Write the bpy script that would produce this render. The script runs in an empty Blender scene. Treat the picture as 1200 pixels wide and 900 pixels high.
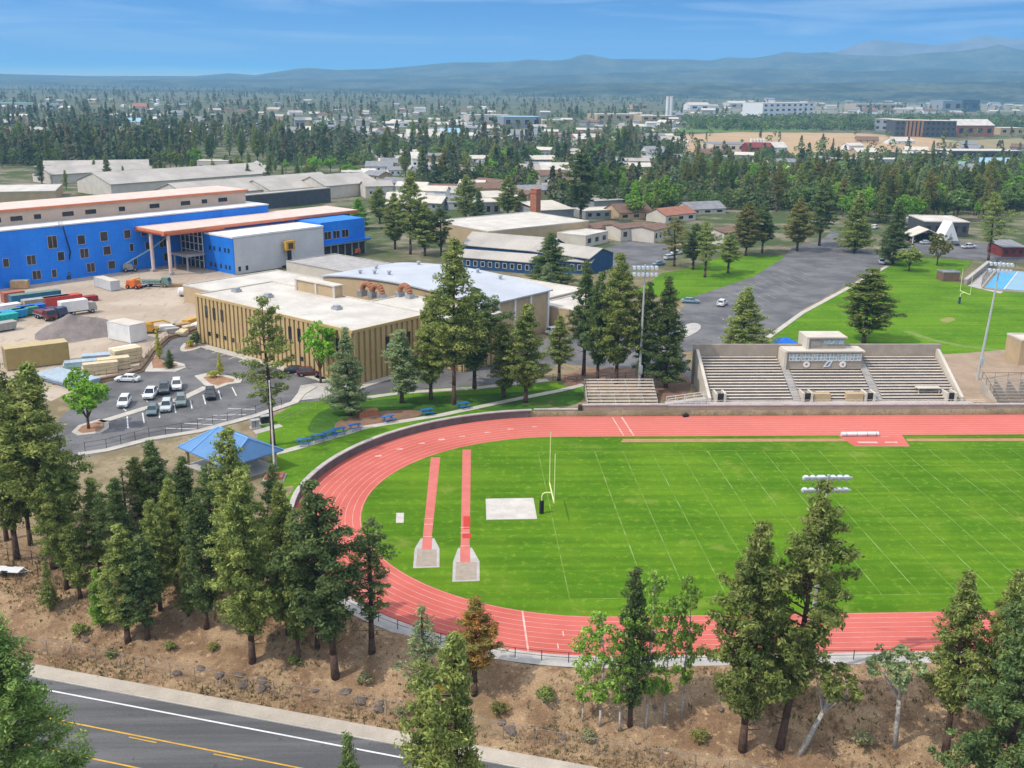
import bpy, math, random
import numpy as np
from mathutils import Matrix, Vector
S = bpy.context.scene
COL = S.collection
PI = math.pi
# ------------------------------------------------------------------ camera
PITCH, YAW, ROLL, CZ, CX, CY = 0.28735, 0.05374, -0.01259, 56.915, -12.608, -105.241
FOC = 1200.0
_F = np.array([math.sin(YAW)*math.cos(PITCH), math.cos(YAW)*math.cos(PITCH), -math.sin(PITCH)])
_R = np.array([math.cos(YAW), -math.sin(YAW), 0.0]); _D = np.cross(_F, _R)
_c, _s = math.cos(ROLL), math.sin(ROLL)
_R, _D = _c*_R + _s*_D, -_s*_R + _c*_D
_C = np.array([CX, CY, CZ])
cam = bpy.data.cameras.new('camera'); cam.sensor_width = 36; cam.lens = 36.0
cam.clip_start = 1; cam.clip_end = 60000
co = bpy.data.objects.new('camera', cam); COL.objects.link(co)
m = Matrix.Identity(4)
for i in range(3):
    m[i][0] = _R[i]; m[i][1] = -_D[i]; m[i][2] = -_F[i]; m[i][3] = _C[i]
co.matrix_world = m
S.camera = co
# ------------------------------------------------------------------ light
SUN_EL, SUN_AZ = math.radians(52), math.radians(-112)      # azimuth from +Y towards +X
sund = bpy.data.lights.new('sun', 'SUN'); sund.energy = 2.95; sund.angle = math.radians(0.55); sund.color = (1.0, 0.93, 0.82)
suno = bpy.data.objects.new('sun', sund); COL.objects.link(suno)
sv = Vector((math.sin(SUN_AZ)*math.cos(SUN_EL), math.cos(SUN_AZ)*math.cos(SUN_EL), math.sin(SUN_EL)))
suno.rotation_euler = sv.to_track_quat('Z', 'Y').to_euler()
W = bpy.data.worlds.new('World'); S.world = W; W.use_nodes = True
nt = W.node_tree; N = nt.nodes; L = nt.links
bg = N['Background']; bg.inputs[1].default_value = 0.15
sky = N.new('ShaderNodeTexSky'); sky.sky_type = 'NISHITA'; sky.sun_disc = False
sky.sun_elevation = SUN_EL; sky.sun_rotation = SUN_AZ
sky.air_density = 1.0; sky.dust_density = 1.4; sky.ozone_density = 4.6; sky.altitude = 1100
tc = N.new('ShaderNodeTexCoord'); sx = N.new('ShaderNodeSeparateXYZ'); L.new(tc.outputs['Generated'], sx.inputs[0])
mz = N.new('ShaderNodeMath'); mz.operation = 'MULTIPLY_ADD'; mz.inputs[1].default_value = 8.0; mz.inputs[2].default_value = 0.02
L.new(sx.outputs[2], mz.inputs[0])
cx_ = N.new('ShaderNodeCombineXYZ'); L.new(sx.outputs[0], cx_.inputs[0]); L.new(sx.outputs[1], cx_.inputs[1]); L.new(mz.outputs[0], cx_.inputs[2])
nm = N.new('ShaderNodeVectorMath'); nm.operation = 'NORMALIZE'; L.new(cx_.outputs[0], nm.inputs[0])
L.new(nm.outputs[0], sky.inputs[0])
hs = N.new('ShaderNodeHueSaturation'); hs.inputs['Value'].default_value = 1.42; hs.inputs['Saturation'].default_value = 1.85; L.new(sky.outputs[0], hs.inputs['Color'])
# thin cirrus streaks
mp = N.new('ShaderNodeMapping'); mp.inputs['Scale'].default_value = (3.0, 3.0, 42.0); mp.inputs['Rotation'].default_value = (0.0, 0.02, 0.4)
L.new(tc.outputs['Generated'], mp.inputs[0])
nz = N.new('ShaderNodeTexNoise'); nz.inputs['Scale'].default_value = 1.6; nz.inputs['Detail'].default_value = 7; nz.inputs['Roughness'].default_value = 0.55
nz.inputs['Distortion'].default_value = 0.6
L.new(mp.outputs[0], nz.inputs['Vector'])
cr = N.new('ShaderNodeValToRGB'); cr.color_ramp.elements[0].position = 0.50; cr.color_ramp.elements[1].position = 0.80
L.new(nz.outputs[0], cr.inputs[0])
cm = N.new('ShaderNodeMath'); cm.operation = 'MULTIPLY'; cm.inputs[1].default_value = 0.45; L.new(cr.outputs[0], cm.inputs[0])
mx = N.new('ShaderNodeMix'); mx.data_type = 'RGBA'; mx.inputs[7].default_value = (6.2, 6.9, 7.6, 1)
# broken white cloud overhead, out of view, added to brighten the fill light
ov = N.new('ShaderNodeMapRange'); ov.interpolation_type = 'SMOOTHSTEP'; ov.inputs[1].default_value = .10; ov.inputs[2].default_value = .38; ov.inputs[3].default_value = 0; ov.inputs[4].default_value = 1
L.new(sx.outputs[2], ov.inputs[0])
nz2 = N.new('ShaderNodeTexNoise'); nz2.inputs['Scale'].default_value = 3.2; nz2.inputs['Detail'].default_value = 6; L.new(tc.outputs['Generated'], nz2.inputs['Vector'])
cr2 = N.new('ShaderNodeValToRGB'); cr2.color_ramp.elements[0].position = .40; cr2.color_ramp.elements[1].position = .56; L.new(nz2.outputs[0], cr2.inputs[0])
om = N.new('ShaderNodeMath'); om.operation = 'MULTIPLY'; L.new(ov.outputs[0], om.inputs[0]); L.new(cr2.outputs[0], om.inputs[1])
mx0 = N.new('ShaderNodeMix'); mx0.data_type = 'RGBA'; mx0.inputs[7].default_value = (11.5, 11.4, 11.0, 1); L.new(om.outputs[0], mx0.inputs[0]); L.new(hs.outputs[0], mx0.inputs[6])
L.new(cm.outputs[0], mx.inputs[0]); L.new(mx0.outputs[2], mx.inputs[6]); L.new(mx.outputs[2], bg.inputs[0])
S.view_settings.view_transform = 'Standard'; S.view_settings.look = 'None'
S.view_settings.exposure = 0.24; S.view_settings.gamma = 1; S.view_settings.use_curve_mapping = False
S.cycles.max_bounces = 5; S.cycles.diffuse_bounces = 3; S.cycles.glossy_bounces = 2; S.cycles.transmission_bounces = 3
S.cycles.transparent_max_bounces = 6; S.cycles.volume_bounces = 0; S.cycles.use_denoising = True
S.cycles.caustics_reflective = False; S.cycles.caustics_refractive = False

# ------------------------------------------------------------------ geometry helpers
def sm(t):
    t = min(1.0, max(0.0, t)); return t*t*(3-2*t)
TX, TY, RI, RL, RO, ST, NK = 4.0, 25.9, 30.0, 38.3, 39.5, 105.0, 1.033     # track: arc centre, inner, last lane, rim radius, straight
FN = (0.314, 0.9494)
def seg_d(x, y):
    xx = min(max(x, TX), TX+ST); return math.hypot(x-xx, (y-TY)/(NK if y > TY else 1))
_rng = random.Random(5)
_ph = [(_rng.uniform(0, 6.28), _rng.uniform(0, 6.28), _rng.uniform(.12, .9), _rng.uniform(0, 6.28)) for _ in range(14)]
def bumps(x, y):
    s = 0
    for a, b, f, p in _ph: s += math.sin((x*math.cos(a)+y*math.sin(a))*f*2+b+1.3*math.sin((x*math.sin(p)-y*math.cos(p))*f))/(1+4*f)
    return s
def road_d(x, y): return (x+56.9)*FN[0]+(y+5.5)*FN[1]
def hgt(x, y):
    ds = seg_d(x, y)-RO
    if ds < 0: return 0.0
    T = sm(y/26.0)
    d = road_d(x, y)
    base = -2.95+(2.95+T)*sm((d-0.3)/12.0)
    k = sm((d-.3)/2.0)*(1-sm((y-25)/14.0))*sm(ds/3.0)
    w = sm(ds/7.0)
    return T*(1-w)+base*w+0.2*bumps(x, y)*k
def ray(px, py):
    return _F*FOC+_R*(px-600)+_D*(py-450)
def G(px, py, z=None):
    """the point of the ground that the photograph shows at this pixel"""
    d = ray(px, py); zz = 0.0 if z is None else z
    for _ in range(1 if z is not None else 14):
        p = _C+d*((zz-_C[2])/d[2])
        if z is None: zz = 0.5*zz+0.5*hgt(p[0], p[1])
    return Vector((p[0], p[1], zz))
def PX(w):
    d = np.array(w)-_C; z = d@_F
    return 600+FOC*(d@_R)/z, 450+FOC*(d@_D)/z, z
def HT(w, row):
    d = np.array(w)-_C; k = row-450
    return float((k*(d@_F)-FOC*(d@_D))/(FOC*_D[2]-k*_F[2]))

# ------------------------------------------------------------------ materials
MATS = {}
def mat(name, c, c2=None, scale=1.0, rough=0.8, bump=0.0, metal=0.0, spec=0.25, detail=5, lo=0.35, hi=0.65, fine=0.0, seam=None):
    if name in MATS: return MATS[name]
    m = bpy.data.materials.new(name); m.use_nodes = True; MATS[name] = m
    n, l = m.node_tree.nodes, m.node_tree.links
    b = n['Principled BSDF']; b.inputs['Roughness'].default_value = rough; b.inputs['Metallic'].default_value = metal
    b.inputs['Specular IOR Level'].default_value = spec
    if c2 is None: c2 = tuple(x*0.78 for x in c)
    t = n.new('ShaderNodeTexCoord'); z = n.new('ShaderNodeTexNoise'); z.inputs['Scale'].default_value = scale; z.inputs['Detail'].default_value = detail
    z.inputs['Roughness'].default_value = 0.6
    l.new(t.outputs['Object'], z.inputs['Vector'])
    r = n.new('ShaderNodeValToRGB'); e = r.color_ramp.elements
    e[0].position = lo; e[1].position = hi; e[0].color = (*c2, 1); e[1].color = (*c, 1)
    l.new(z.outputs[0], r.inputs[0]); out = r.outputs[0]
    if fine:
        z2 = n.new('ShaderNodeTexNoise'); z2.inputs['Scale'].default_value = scale*14; z2.inputs['Detail'].default_value = 3
        l.new(t.outputs['Object'], z2.inputs['Vector'])
        mr = n.new('ShaderNodeMapRange'); mr.inputs[1].default_value = .3; mr.inputs[2].default_value = .7; mr.inputs[3].default_value = 1-fine; mr.inputs[4].default_value = 1+fine
        l.new(z2.outputs[0], mr.inputs[0])
        vm = n.new('ShaderNodeVectorMath'); vm.operation = 'SCALE'; l.new(out, vm.inputs[0]); l.new(mr.outputs[0], vm.inputs['Scale']); out = vm.outputs[0]
    for ax, sp, dk, wd in (seam or ()):
        xs = n.new('ShaderNodeSeparateXYZ'); l.new(t.outputs['Object'], xs.inputs[0])
        q = n.new('ShaderNodeMath'); q.operation = 'PINGPONG'; q.inputs[1].default_value = sp/2; l.new(xs.outputs[ax], q.inputs[0])
        w = n.new('ShaderNodeMapRange'); w.inputs[1].default_value = wd*.6; w.inputs[2].default_value = wd; w.inputs[3].default_value = 1-dk; w.inputs[4].default_value = 1; l.new(q.outputs[0], w.inputs[0])
        vm = n.new('ShaderNodeVectorMath'); vm.operation = 'SCALE'; l.new(out, vm.inputs[0]); l.new(w.outputs[0], vm.inputs['Scale']); out = vm.outputs[0]
    l.new(out, b.inputs['Base Color'])
    if bump:
        bp = n.new('ShaderNodeBump'); bp.inputs['Strength'].default_value = bump; bp.inputs['Distance'].default_value = 0.1
        l.new(z.outputs[0], bp.inputs['Height']); l.new(bp.outputs[0], b.inputs['Normal'])
    return m
class NT:
    """small helper for longer node graphs"""
    def __init__(s, name, rough=.9, spec=.1):
        s.m = bpy.data.materials.new(name); s.m.use_nodes = True; MATS[name] = s.m
        s.n, s.l = s.m.node_tree.nodes, s.m.node_tree.links; s.b = s.n['Principled BSDF']
        s.b.inputs['Roughness'].default_value = rough; s.b.inputs['Specular IOR Level'].default_value = spec
        s.t = s.n.new('ShaderNodeNewGeometry').outputs['Position']
    def noise(s, scale, detail=4, rough=.55, vec=None, stretch=None, rot=0):
        v = vec or s.t
        if stretch or rot:
            mp = s.n.new('ShaderNodeMapping'); mp.inputs['Scale'].default_value = stretch or (1, 1, 1); mp.inputs['Rotation'].default_value = (0, 0, rot)
            s.l.new(v, mp.inputs[0]); v = mp.outputs[0]
        z = s.n.new('ShaderNodeTexNoise'); z.inputs['Scale'].default_value = scale; z.inputs['Detail'].default_value = detail; z.inputs['Roughness'].default_value = rough
        s.l.new(v, z.inputs['Vector']); return z.outputs[0]
    def rng(s, v, a, b, c=0., d=1.):
        r = s.n.new('ShaderNodeMapRange'); r.interpolation_type = 'SMOOTHSTEP'
        for i, q in zip((1, 2, 3, 4), (a, b, c, d)): r.inputs[i].default_value = q
        s.l.new(v, r.inputs[0]); return r.outputs[0]
    def mix(s, f, a, b):
        x = s.n.new('ShaderNodeMix'); x.data_type = 'RGBA'
        for sock, q in ((0, f), (6, a), (7, b)):
            if isinstance(q, (int, float)): x.inputs[sock].default_value = q
            elif isinstance(q, tuple): x.inputs[sock].default_value = (*q, 1)
            else: s.l.new(q, x.inputs[sock])
        return x.outputs[2]
    def math(s, op, a, b=0.):
        x = s.n.new('ShaderNodeMath'); x.operation = op
        for i, q in enumerate((a, b)):
            if isinstance(q, (int, float)): x.inputs[i].default_value = q
            else: s.l.new(q, x.inputs[i])
        return x.outputs[0]
    def scale(s, col, f):
        x = s.n.new('ShaderNodeVectorMath'); x.operation = 'SCALE'; s.l.new(col, x.inputs[0]); s.l.new(f, x.inputs['Scale']); return x.outputs[0]
    def xyz(s):
        x = s.n.new('ShaderNodeSeparateXYZ'); s.l.new(s.t, x.inputs[0]); return x.outputs
    def bump(s, h, st=.4, d=.15):
        b = s.n.new('ShaderNodeBump'); b.inputs['Strength'].default_value = st; b.inputs['Distance'].default_value = d
        s.l.new(h, b.inputs['Height']); s.l.new(b.outputs[0], s.b.inputs['Normal'])
    def done(s, col): s.l.new(col, s.b.inputs['Base Color']); return s.m

# ------------------------------------------------------------------ mesh builder
class MB:
    def __init__(s): s.v = []; s.f = []
    def poly(s, pts):
        k = len(s.v); s.v += [tuple(p) for p in pts]; s.f.append(tuple(range(k, k+len(pts)))); return s
    def box(s, x0, x1, y0, y1, z0, z1, T=None):
        k = len(s.v)
        q = [(x, y, z) for z in (z0, z1) for y in (y0, y1) for x in (x0, x1)]
        if T is not None: q = [tuple(T @ Vector(p)) for p in q]
        s.v += q
        s.f += [tuple(k+i for i in f) for f in ((0, 2, 3, 1), (4, 5, 7, 6), (0, 1, 5, 4), (2, 6, 7, 3), (0, 4, 6, 2), (1, 3, 7, 5))]
        return s
    def cbox(s, c, d, rz=0.0, rx=0.0, ry=0.0):
        T = Matrix.Translation(c) @ Matrix.Rotation(rz, 4, 'Z') @ Matrix.Rotation(ry, 4, 'Y') @ Matrix.Rotation(rx, 4, 'X')
        return s.box(-d[0]/2, d[0]/2, -d[1]/2, d[1]/2, -d[2]/2, d[2]/2, T)
    def prism(s, pts, z0, z1):
        """pts: (x, y) ring, counter-clockwise or not; z0 and z1 numbers or functions"""
        a = sum(pts[i][0]*pts[(i+1) % len(pts)][1]-pts[(i+1) % len(pts)][0]*pts[i][1] for i in range(len(pts)))
        if a < 0: pts = pts[::-1]
        n = len(pts); k = len(s.v)
        s.v += [(p[0], p[1], z0) for p in pts]+[(p[0], p[1], z1) for p in pts]
        s.f.append(tuple(range(k+n, k+2*n))); s.f.append(tuple(range(k+n-1, k-1, -1)))
        s.f += [(k+i, k+(i+1) % n, k+n+(i+1) % n, k+n+i) for i in range(n)]
        return s
    def tube(s, p0, p1, r0, r1=None, n=8, cap=True):
        r1 = r0 if r1 is None else r1
        p0, p1 = Vector(p0), Vector(p1); d = (p1-p0).normalized()
        u = d.orthogonal().normalized(); w = d.cross(u); k = len(s.v)
        for p, r in ((p0, r0), (p1, r1)):
            for i in range(n):
                a = 2*PI*i/n; s.v.append(tuple(p+u*(r*math.cos(a))+w*(r*math.sin(a))))
        s.f += [(k+i, k+(i+1) % n, k+n+(i+1) % n, k+n+i) for i in range(n)]
        if cap: s.f.append(tuple(range(k+n-1, k-1, -1))); s.f.append(tuple(range(k+n, k+2*n)))
        return s
    def path(s, pts, r, n=8):
        for i in range(len(pts)-1):
            r0 = r[i] if isinstance(r, (list, tuple)) else r; r1 = r[i+1] if isinstance(r, (list, tuple)) else r
            s.tube(pts[i], pts[i+1], r0, r1, n)
        return s
    def loft(s, rings, cap=True):
        k = len(s.v); n = len(rings[0])
        for r in rings: s.v += [tuple(p) for p in r]
        for j in range(len(rings)-1):
            s.f += [(k+j*n+i, k+j*n+(i+1) % n, k+(j+1)*n+(i+1) % n, k+(j+1)*n+i) for i in range(n)]
        if cap: s.f.append(tuple(range(k+n-1, k-1, -1))); s.f.append(tuple(range(k+(len(rings)-1)*n, k+len(rings)*n)))
        return s
    def build(s, name, m, parent=None, smooth=False, loc=None, rz=None):
        me = bpy.data.meshes.new(name); me.from_pydata(s.v, [], s.f); me.materials.append(m)
        if smooth: me.polygons.foreach_set('use_smooth', [True]*len(me.polygons))
        me.update()
        o = bpy.data.objects.new(name, me); COL.objects.link(o)
        if parent is not None: o.parent = parent
        if loc is not None: o.location = loc
        if rz is not None: o.rotation_euler = (0, 0, rz)
        return o
def fast_mesh(name, verts, quads, m):
    """mesh from numpy arrays: verts (n,3), quads (k,4)"""
    me = bpy.data.meshes.new(name); k = len(quads)
    me.vertices.add(len(verts)); me.vertices.foreach_set('co', np.asarray(verts, np.float32).ravel())
    me.loops.add(4*k); me.loops.foreach_set('vertex_index', np.asarray(quads, np.int32).ravel())
    me.polygons.add(k); me.polygons.foreach_set('loop_start', np.arange(0, 4*k, 4, dtype=np.int32))
    me.update(calc_edges=True); me.materials.append(m); return me
def tag(o, label=None, cat=None, group=None, kind=None):
    for k, v in (('label', label), ('category', cat), ('group', group), ('kind', kind)):
        if v: o[k] = v
    return o
def root(name, label, cat, loc, rz=0.0, group=None):
    o = bpy.data.objects.new(name, None); COL.objects.link(o); o.empty_display_size = .5
    o.location = loc; o.rotation_euler = (0, 0, rz)
    return tag(o, label, cat, group)
def dup(r, loc, rz, label=None, group=None, sc=None):
    c = r.copy(); COL.objects.link(c); c.location = loc; c.rotation_euler = (0, 0, rz)
    if sc: c.scale = sc
    if label: c['label'] = label
    if group: c['group'] = group
    for ch in list(r.children):
        d = ch.copy(); COL.objects.link(d); d.parent = c
        for g in list(ch.children):
            e = g.copy(); COL.objects.link(e); e.parent = d
    return c
def sheet(name, pts, z, m):
    """a flat structure sheet; pts are world (x, y)"""
    a = sum(pts[i][0]*pts[(i+1) % len(pts)][1]-pts[(i+1) % len(pts)][0]*pts[i][1] for i in range(len(pts)))
    if a < 0: pts = pts[::-1]
    return tag(MB().poly([(p[0], p[1], z) for p in pts]).build(name, m), kind='structure')
def px(pts, z=1.0): return [tuple(G(x, y, z)[:2]) for x, y in pts]
def smooth_ring(pts, n=3):
    for _ in range(n):
        q = []
        for i in range(len(pts)):
            a, b = pts[i], pts[(i+1) % len(pts)]
            q += [(a[0]*.75+b[0]*.25, a[1]*.75+b[1]*.25), (a[0]*.25+b[0]*.75, a[1]*.25+b[1]*.75)]
        pts = q
    return pts
def strip(path, w):
    """ribbon polygon round a polyline of (x, y)"""
    l, r = [], []
    for i, p in enumerate(path):
        a = path[max(0, i-1)]; b = path[min(len(path)-1, i+1)]
        dx, dy = b[0]-a[0], b[1]-a[1]; q = math.hypot(dx, dy) or 1
        l.append((p[0]-dy/q*w/2, p[1]+dx/q*w/2)); r.append((p[0]+dy/q*w/2, p[1]-dx/q*w/2))
    return l+r[::-1]
def strips(mb, path, w, z):
    poly = strip(path, w); n = len(path)
    zf = z if callable(z) else (lambda x, y: z)
    for i in range(n-1):
        q = [poly[i], poly[2*n-1-i], poly[2*n-2-i], poly[i+1]]
        mb.poly([(p[0], p[1], zf(*p)) for p in q])
    return mb
# ================================================================== ground, field, track, roads
def nk(r): return 1+(NK-1)*min(1, max(0, (r-RI)/(RO-RI)))
def stadium(r, step=3.0, na=72):
    """ring round the track core at distance r (a little wider on the north side): list of (point, normal), counter-clockwise"""
    out = []; f = nk(r)
    for i in range(na+1):
        a = -PI/2+PI*i/na; out.append(((TX+ST+r*math.cos(a), TY+r*math.sin(a)*(f if a > 0 else 1)), (math.cos(a), math.sin(a))))
    k = int(ST/step)
    for i in range(1, k): out.append(((TX+ST-ST*i/k, TY+r*f), (0, 1)))
    for i in range(na+1):
        a = PI/2+PI*i/na; out.append(((TX+r*math.cos(a), TY+r*math.sin(a)*(f if math.sin(a) > 0 else 1)), (math.cos(a), math.sin(a))))
    for i in range(1, k): out.append(((TX+ST*i/k, TY-r), (0, -1)))
    return out
# ---- ground material: bank soil, dry grass, town and far forest floor
g = NT('ground', .95, .05); X, Y, Z = g.xyz()
n1 = g.noise(.22, 6, .62); n2 = g.noise(1.6, 5, .6); n3 = g.noise(9, 3, .6); n4 = g.noise(.06, 4); nl = g.noise(.012, 5, .6); nf = g.noise(.05, 6, .7)
soil = g.mix(g.rng(n1, .36, .64), (.20, .122, .070), (.36, .245, .145))
soil = g.mix(g.rng(n2, .55, .72), soil, (.46, .325, .19))
soil = g.mix(g.rng(n2, .42, .30), soil, (.12, .078, .05))
soil = g.mix(g.math('MULTIPLY', g.rng(n4, .56, .66), g.rng(n3, .42, .62)), soil, (.17, .15, .065))
dry = g.mix(g.rng(n1, .4, .62), (.30, .235, .15), (.20, .155, .095))
dry = g.mix(g.rng(n2, .5, .68), dry, (.17, .17, .075))
town = g.mix(g.rng(nf, .44, .66), (.070, .095, .036), (.24, .20, .145))
far = g.mix(g.rng(nl, .40, .58), (.075, .092, .048), (.15, .145, .085))
c = g.mix(g.rng(Y, 8, 30), soil, dry)
c = g.mix(g.rng(Y, 150, 260), c, town); c = g.mix(g.rng(Y, 900, 2200), c, far)
c = g.scale(c, g.rng(n3, .3, .7, .72, 1.28))
g.bump(g.math('ADD', n2, g.math('MULTIPLY', n3, .5)), .55, .25); g.done(c)
ra = [0, .06, .5, 1.2, 2, 3, 4, 5, 6, 7, 8, 9, 10, 11, 12, 13, 14, 15, 16, 17, 18, 19, 20, 21.5, 23, 25, 27, 30, 33, 37, 41, 46, 52, 60, 70, 85, 105, 135, 180, 260, 400, 700, 1300, 2500, 5000, 9000, 13000]
st = stadium(RO, 1.6); gm = MB(); n = len(st)
for j, r in enumerate(ra):
    for (p, q) in st:
        x, y = p[0]+q[0]*r, p[1]+q[1]*r
        z = -0.03 if j == 0 else hgt(x, y)
        gm.v.append((x, y, z))
for j in range(len(ra)-1):
    for i in range(n):
        k = (i+1) % n; gm.f.append((j*n+i, (j+1)*n+i, (j+1)*n+k, j*n+k))
tag(gm.build('ground', g.m, smooth=True), kind='structure')

# ---- infield grass
def grass(name, base, lite, dark, stripe=None, rot=0., amp=.12, patch=(.20, .19, .05), pthr=(.66, .76)):
    q = NT(name, .95, .02); a = q.noise(.07, 4); b = q.noise(.9, 5, .65); d = q.noise(7, 2); e = q.noise(.11, 5, .65)
    c = q.mix(q.rng(a, .36, .64), dark, base); c = q.mix(q.rng(b, .5, .75), c, lite)
    str_ = q.noise(.55, 3, .5, stretch=(.035, 1, 1) if not stripe else (1, .035, 1), rot=rot)
    c = q.scale(c, q.rng(str_, .35, .65, 1-amp, 1+amp))
    c = q.mix(q.rng(e, *pthr), c, patch)
    c = q.scale(c, q.rng(d, .3, .7, .86, 1.14)); q.bump(d, .25, .05)
    return q.done(c)
field = grass('field_grass', (.100, .195, .011), (.155, .252, .020), (.064, .153, .008), amp=.13, patch=(.20, .245, .045), pthr=(.57, .76))
lawnm = grass('lawn_grass', (.108, .212, .014), (.155, .265, .024), (.072, .165, .011), amp=.10, patch=(.17, .21, .05))
lawn2 = grass('shade_tinted_grass', (.058, .130, .020), (.085, .165, .028), (.040, .095, .016), amp=.10, patch=(.15, .115, .06), pthr=(.58, .68))  # darker green puts the shade of the trees into the lawn colour
pts = [p for p, _ in stadium(RI, 4, 64)]
sheet('lawn', pts, 0.0, field)
# ---- running track
tr = NT('track_rubber', .85, .2); a = tr.noise(.09, 5); b = tr.noise(5, 3); Xt, Yt, _ = tr.xyz()
c = tr.mix(tr.rng(a, .35, .65), (.46, .100, .076), (.54, .130, .102)); 
c = tr.mix(tr.math('MULTIPLY', tr.rng(Yt, 50, 58), .65), c, (.58, .152, .118)); c = tr.mix(tr.rng(tr.noise(.45, 6, .7, stretch=(.25, 1, 1)), .60, .72), c, (.40, .092, .070))
c = tr.scale(c, tr.rng(b, .3, .7, .95, 1.05)); tr.done(c)
trackm = tr.m
def ring(name, r0, r1, z, m, keep=None, na=96):
    A, B = stadium(r0, 4, na), stadium(r1, 4, na); mb = MB(); n = len(A)
    for i in range(n):
        k = (i+1) % n; q = (A[i][0], B[i][0], B[k][0], A[k][0])
        if keep and not keep((q[0][0]+q[2][0])/2, (q[0][1]+q[2][1])/2): continue
        mb.poly([(p[0], p[1], z) for p in q])
    return mb
# gap free: the rubber reaches the wall on the north side; a concrete walk follows it on the south side
tag(ring('', RI, RL, 0.0, None).build('running_track', trackm), kind='structure')
tag(ring('', RL, RO-.02, 0.0, None, lambda x, y: y >= TY).build('running_track', trackm), kind='structure')
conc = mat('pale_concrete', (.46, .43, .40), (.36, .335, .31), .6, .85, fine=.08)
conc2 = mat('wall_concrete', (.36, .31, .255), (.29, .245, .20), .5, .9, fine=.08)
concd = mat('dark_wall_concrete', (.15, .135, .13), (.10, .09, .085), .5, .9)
tag(ring('', RL, RO+1.0, 0.035, None, lambda x, y: y < TY-18).build('concrete_walk', conc), kind='structure')
whitep = mat('white_line_paint', (.70, .50, .45), (.56, .24, .19), .5, .7, detail=8)
lines = MB()
for i in range(9):
    r = RI+.12+i*(RL-RI-.2)/8
    q = ring('', r, r+.06, 0.012, None)
    k = len(lines.v); lines.v += q.v; lines.f += [tuple(k+j for j in f) for f in q.f]
def bar(x0, y0, x1, y1, w, z=.013, mb=lines): strips(mb, [(x0, y0), (x1, y1)], w, z)
bar(-5.6, TY-math.sqrt(RI**2-9.6**2), -5.5, TY-math.sqrt(38.2**2-9.6**2)+.1, .2)
bar(14.5, 66.2, 15.0, 56.2, .18); bar(16.2, 66.2, 16.7, 56.2, .3)
for i, (ax, ay) in enumerate([(16.5, -4.6), (17.6, -6.9), (18.4, -9.2), (-1.5, -7.6), (-2.3, -10.1)]): bar(ax, ay-.55, ax, ay+.5, .14)
for k, ang in enumerate([118, 124, 130, 137, 144, 110, 103, 96]):
    r = 34.5+.45*(k % 5); a_ = math.radians(ang); ax, ay = TX+r*math.cos(a_), TY+r*math.sin(a_)
    strips(lines, [(ax-.5, ay-.1), (ax+.5, ay+.1)], .5, .013)
tag(lines.build('track_lines', whitep), kind='structure')
# ---- football yard lines
yl = mat('faded_yard_paint', (.21, .33, .09), (.112, .195, .012), .35, .9, lo=.46, hi=.66, detail=7)
mb = MB(); U = 4.572; YW = 48.77
for i in [0]+list(range(2, 23))+[24]:
    for j in range(10): strips(mb, [(i*U, YW*j/10), (i*U, YW*(j+1)/10)], .15 if i != 2 else .19, .008)
for y in (0.0, YW):
    strips(mb, [(i*U, y) for i in range(25)], .15, .009)
tag(mb.build('yard_lines', yl), kind='structure')
# ---- dirt runway strip, jump apron
dirt = mat('orange_dirt', (.42, .225, .115), (.33, .18, .09), .8, .95, fine=.12)
sheet('dirt_strip', [(14.6, 54.6), (52.4, 54.2), (52.4, 52.9), (14.0, 53.0)], .012, dirt)
sheet('dirt_strip', [(62.5, 54.0), (109, 53.6), (109, 52.3), (62.2, 52.7)], .012, dirt)
sheet('jump_apron', [(51.5, 55.9), (62.6, 55.9), (61.6, 50.2), (52.3, 50.4)], .016, trackm)
mb = MB(); strips(mb, [(53.6, 52.3), (56.9, 52.2)], .75, .022); strips(mb, [(58.2, 52.2), (60.3, 52.2)], .6, .022); strips(mb, [(52.4, 50.5), (61.5, 50.3)], .1, .022)
strips(mb, [(52.0, 55.0), (60.0, 55.0)], .12, .022)
tag(mb.build('apron_markings', whitep), kind='structure')
# ---- two run-ups with landing pits, throwing pad, plate
runm = mat('red_runway_rubber', (.55, .16, .13), (.48, .13, .105), .5, .85)
redm = mat('fresh_red_rubber', (.50, .045, .030), (.42, .04, .03), .7, .8)
sandm = mat('grey_pit_sand', (.36, .30, .24), (.29, .24, .19), 1.5, .95, fine=.15)
for (top, ab, pit) in ((((505, 516), 536), (500, 634), ((484, 666), (515, 665), (515, 643), (509, 631), (493, 631), (486, 643))),
                       (((542, 552), 527), (545, 645), ((530, 682), (562, 681), (562, 658), (553, 642), (537, 642), (531, 658)))):
    (xa, xb), yt = top
    P = px([(xa, yt), (xb, yt), (ab[0]+5.2, ab[1]+2), (ab[0]-5.2, ab[1]+2)], 0)
    sheet('runway', P, .016, runm)
    Q = px(pit, 0); sheet('landing_surround', Q, .022, conc)
    c0 = (sum(q[0] for q in Q[:2])/2, Q[0][1]); 
    sheet('sand_pit', [(Q[0][0]+.35, Q[0][1]+.35), (Q[1][0]-.35, Q[1][1]+.35), (Q[2][0]-.35, Q[2][1]-.2), (Q[5][0]+.35, Q[5][1]-.2)], .028, sandm)
    cx0 = (Q[3][0]+Q[4][0])/2
    sheet('runway', [(cx0-.62, Q[2][1]-.25), (cx0+.62, Q[2][1]-.25), (cx0+.62, Q[3][1]+.3), (cx0-.62, Q[3][1]+.3)], .030, runm)
    mb = MB(); 
    for dy in (.5, 4.4, 6.2): strips(mb, [(cx0-.62, Q[3][1]+dy), (cx0+.62, Q[3][1]+dy)], .14, .036)
    tag(mb.build('runway_markings', whitep), kind='structure')
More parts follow.
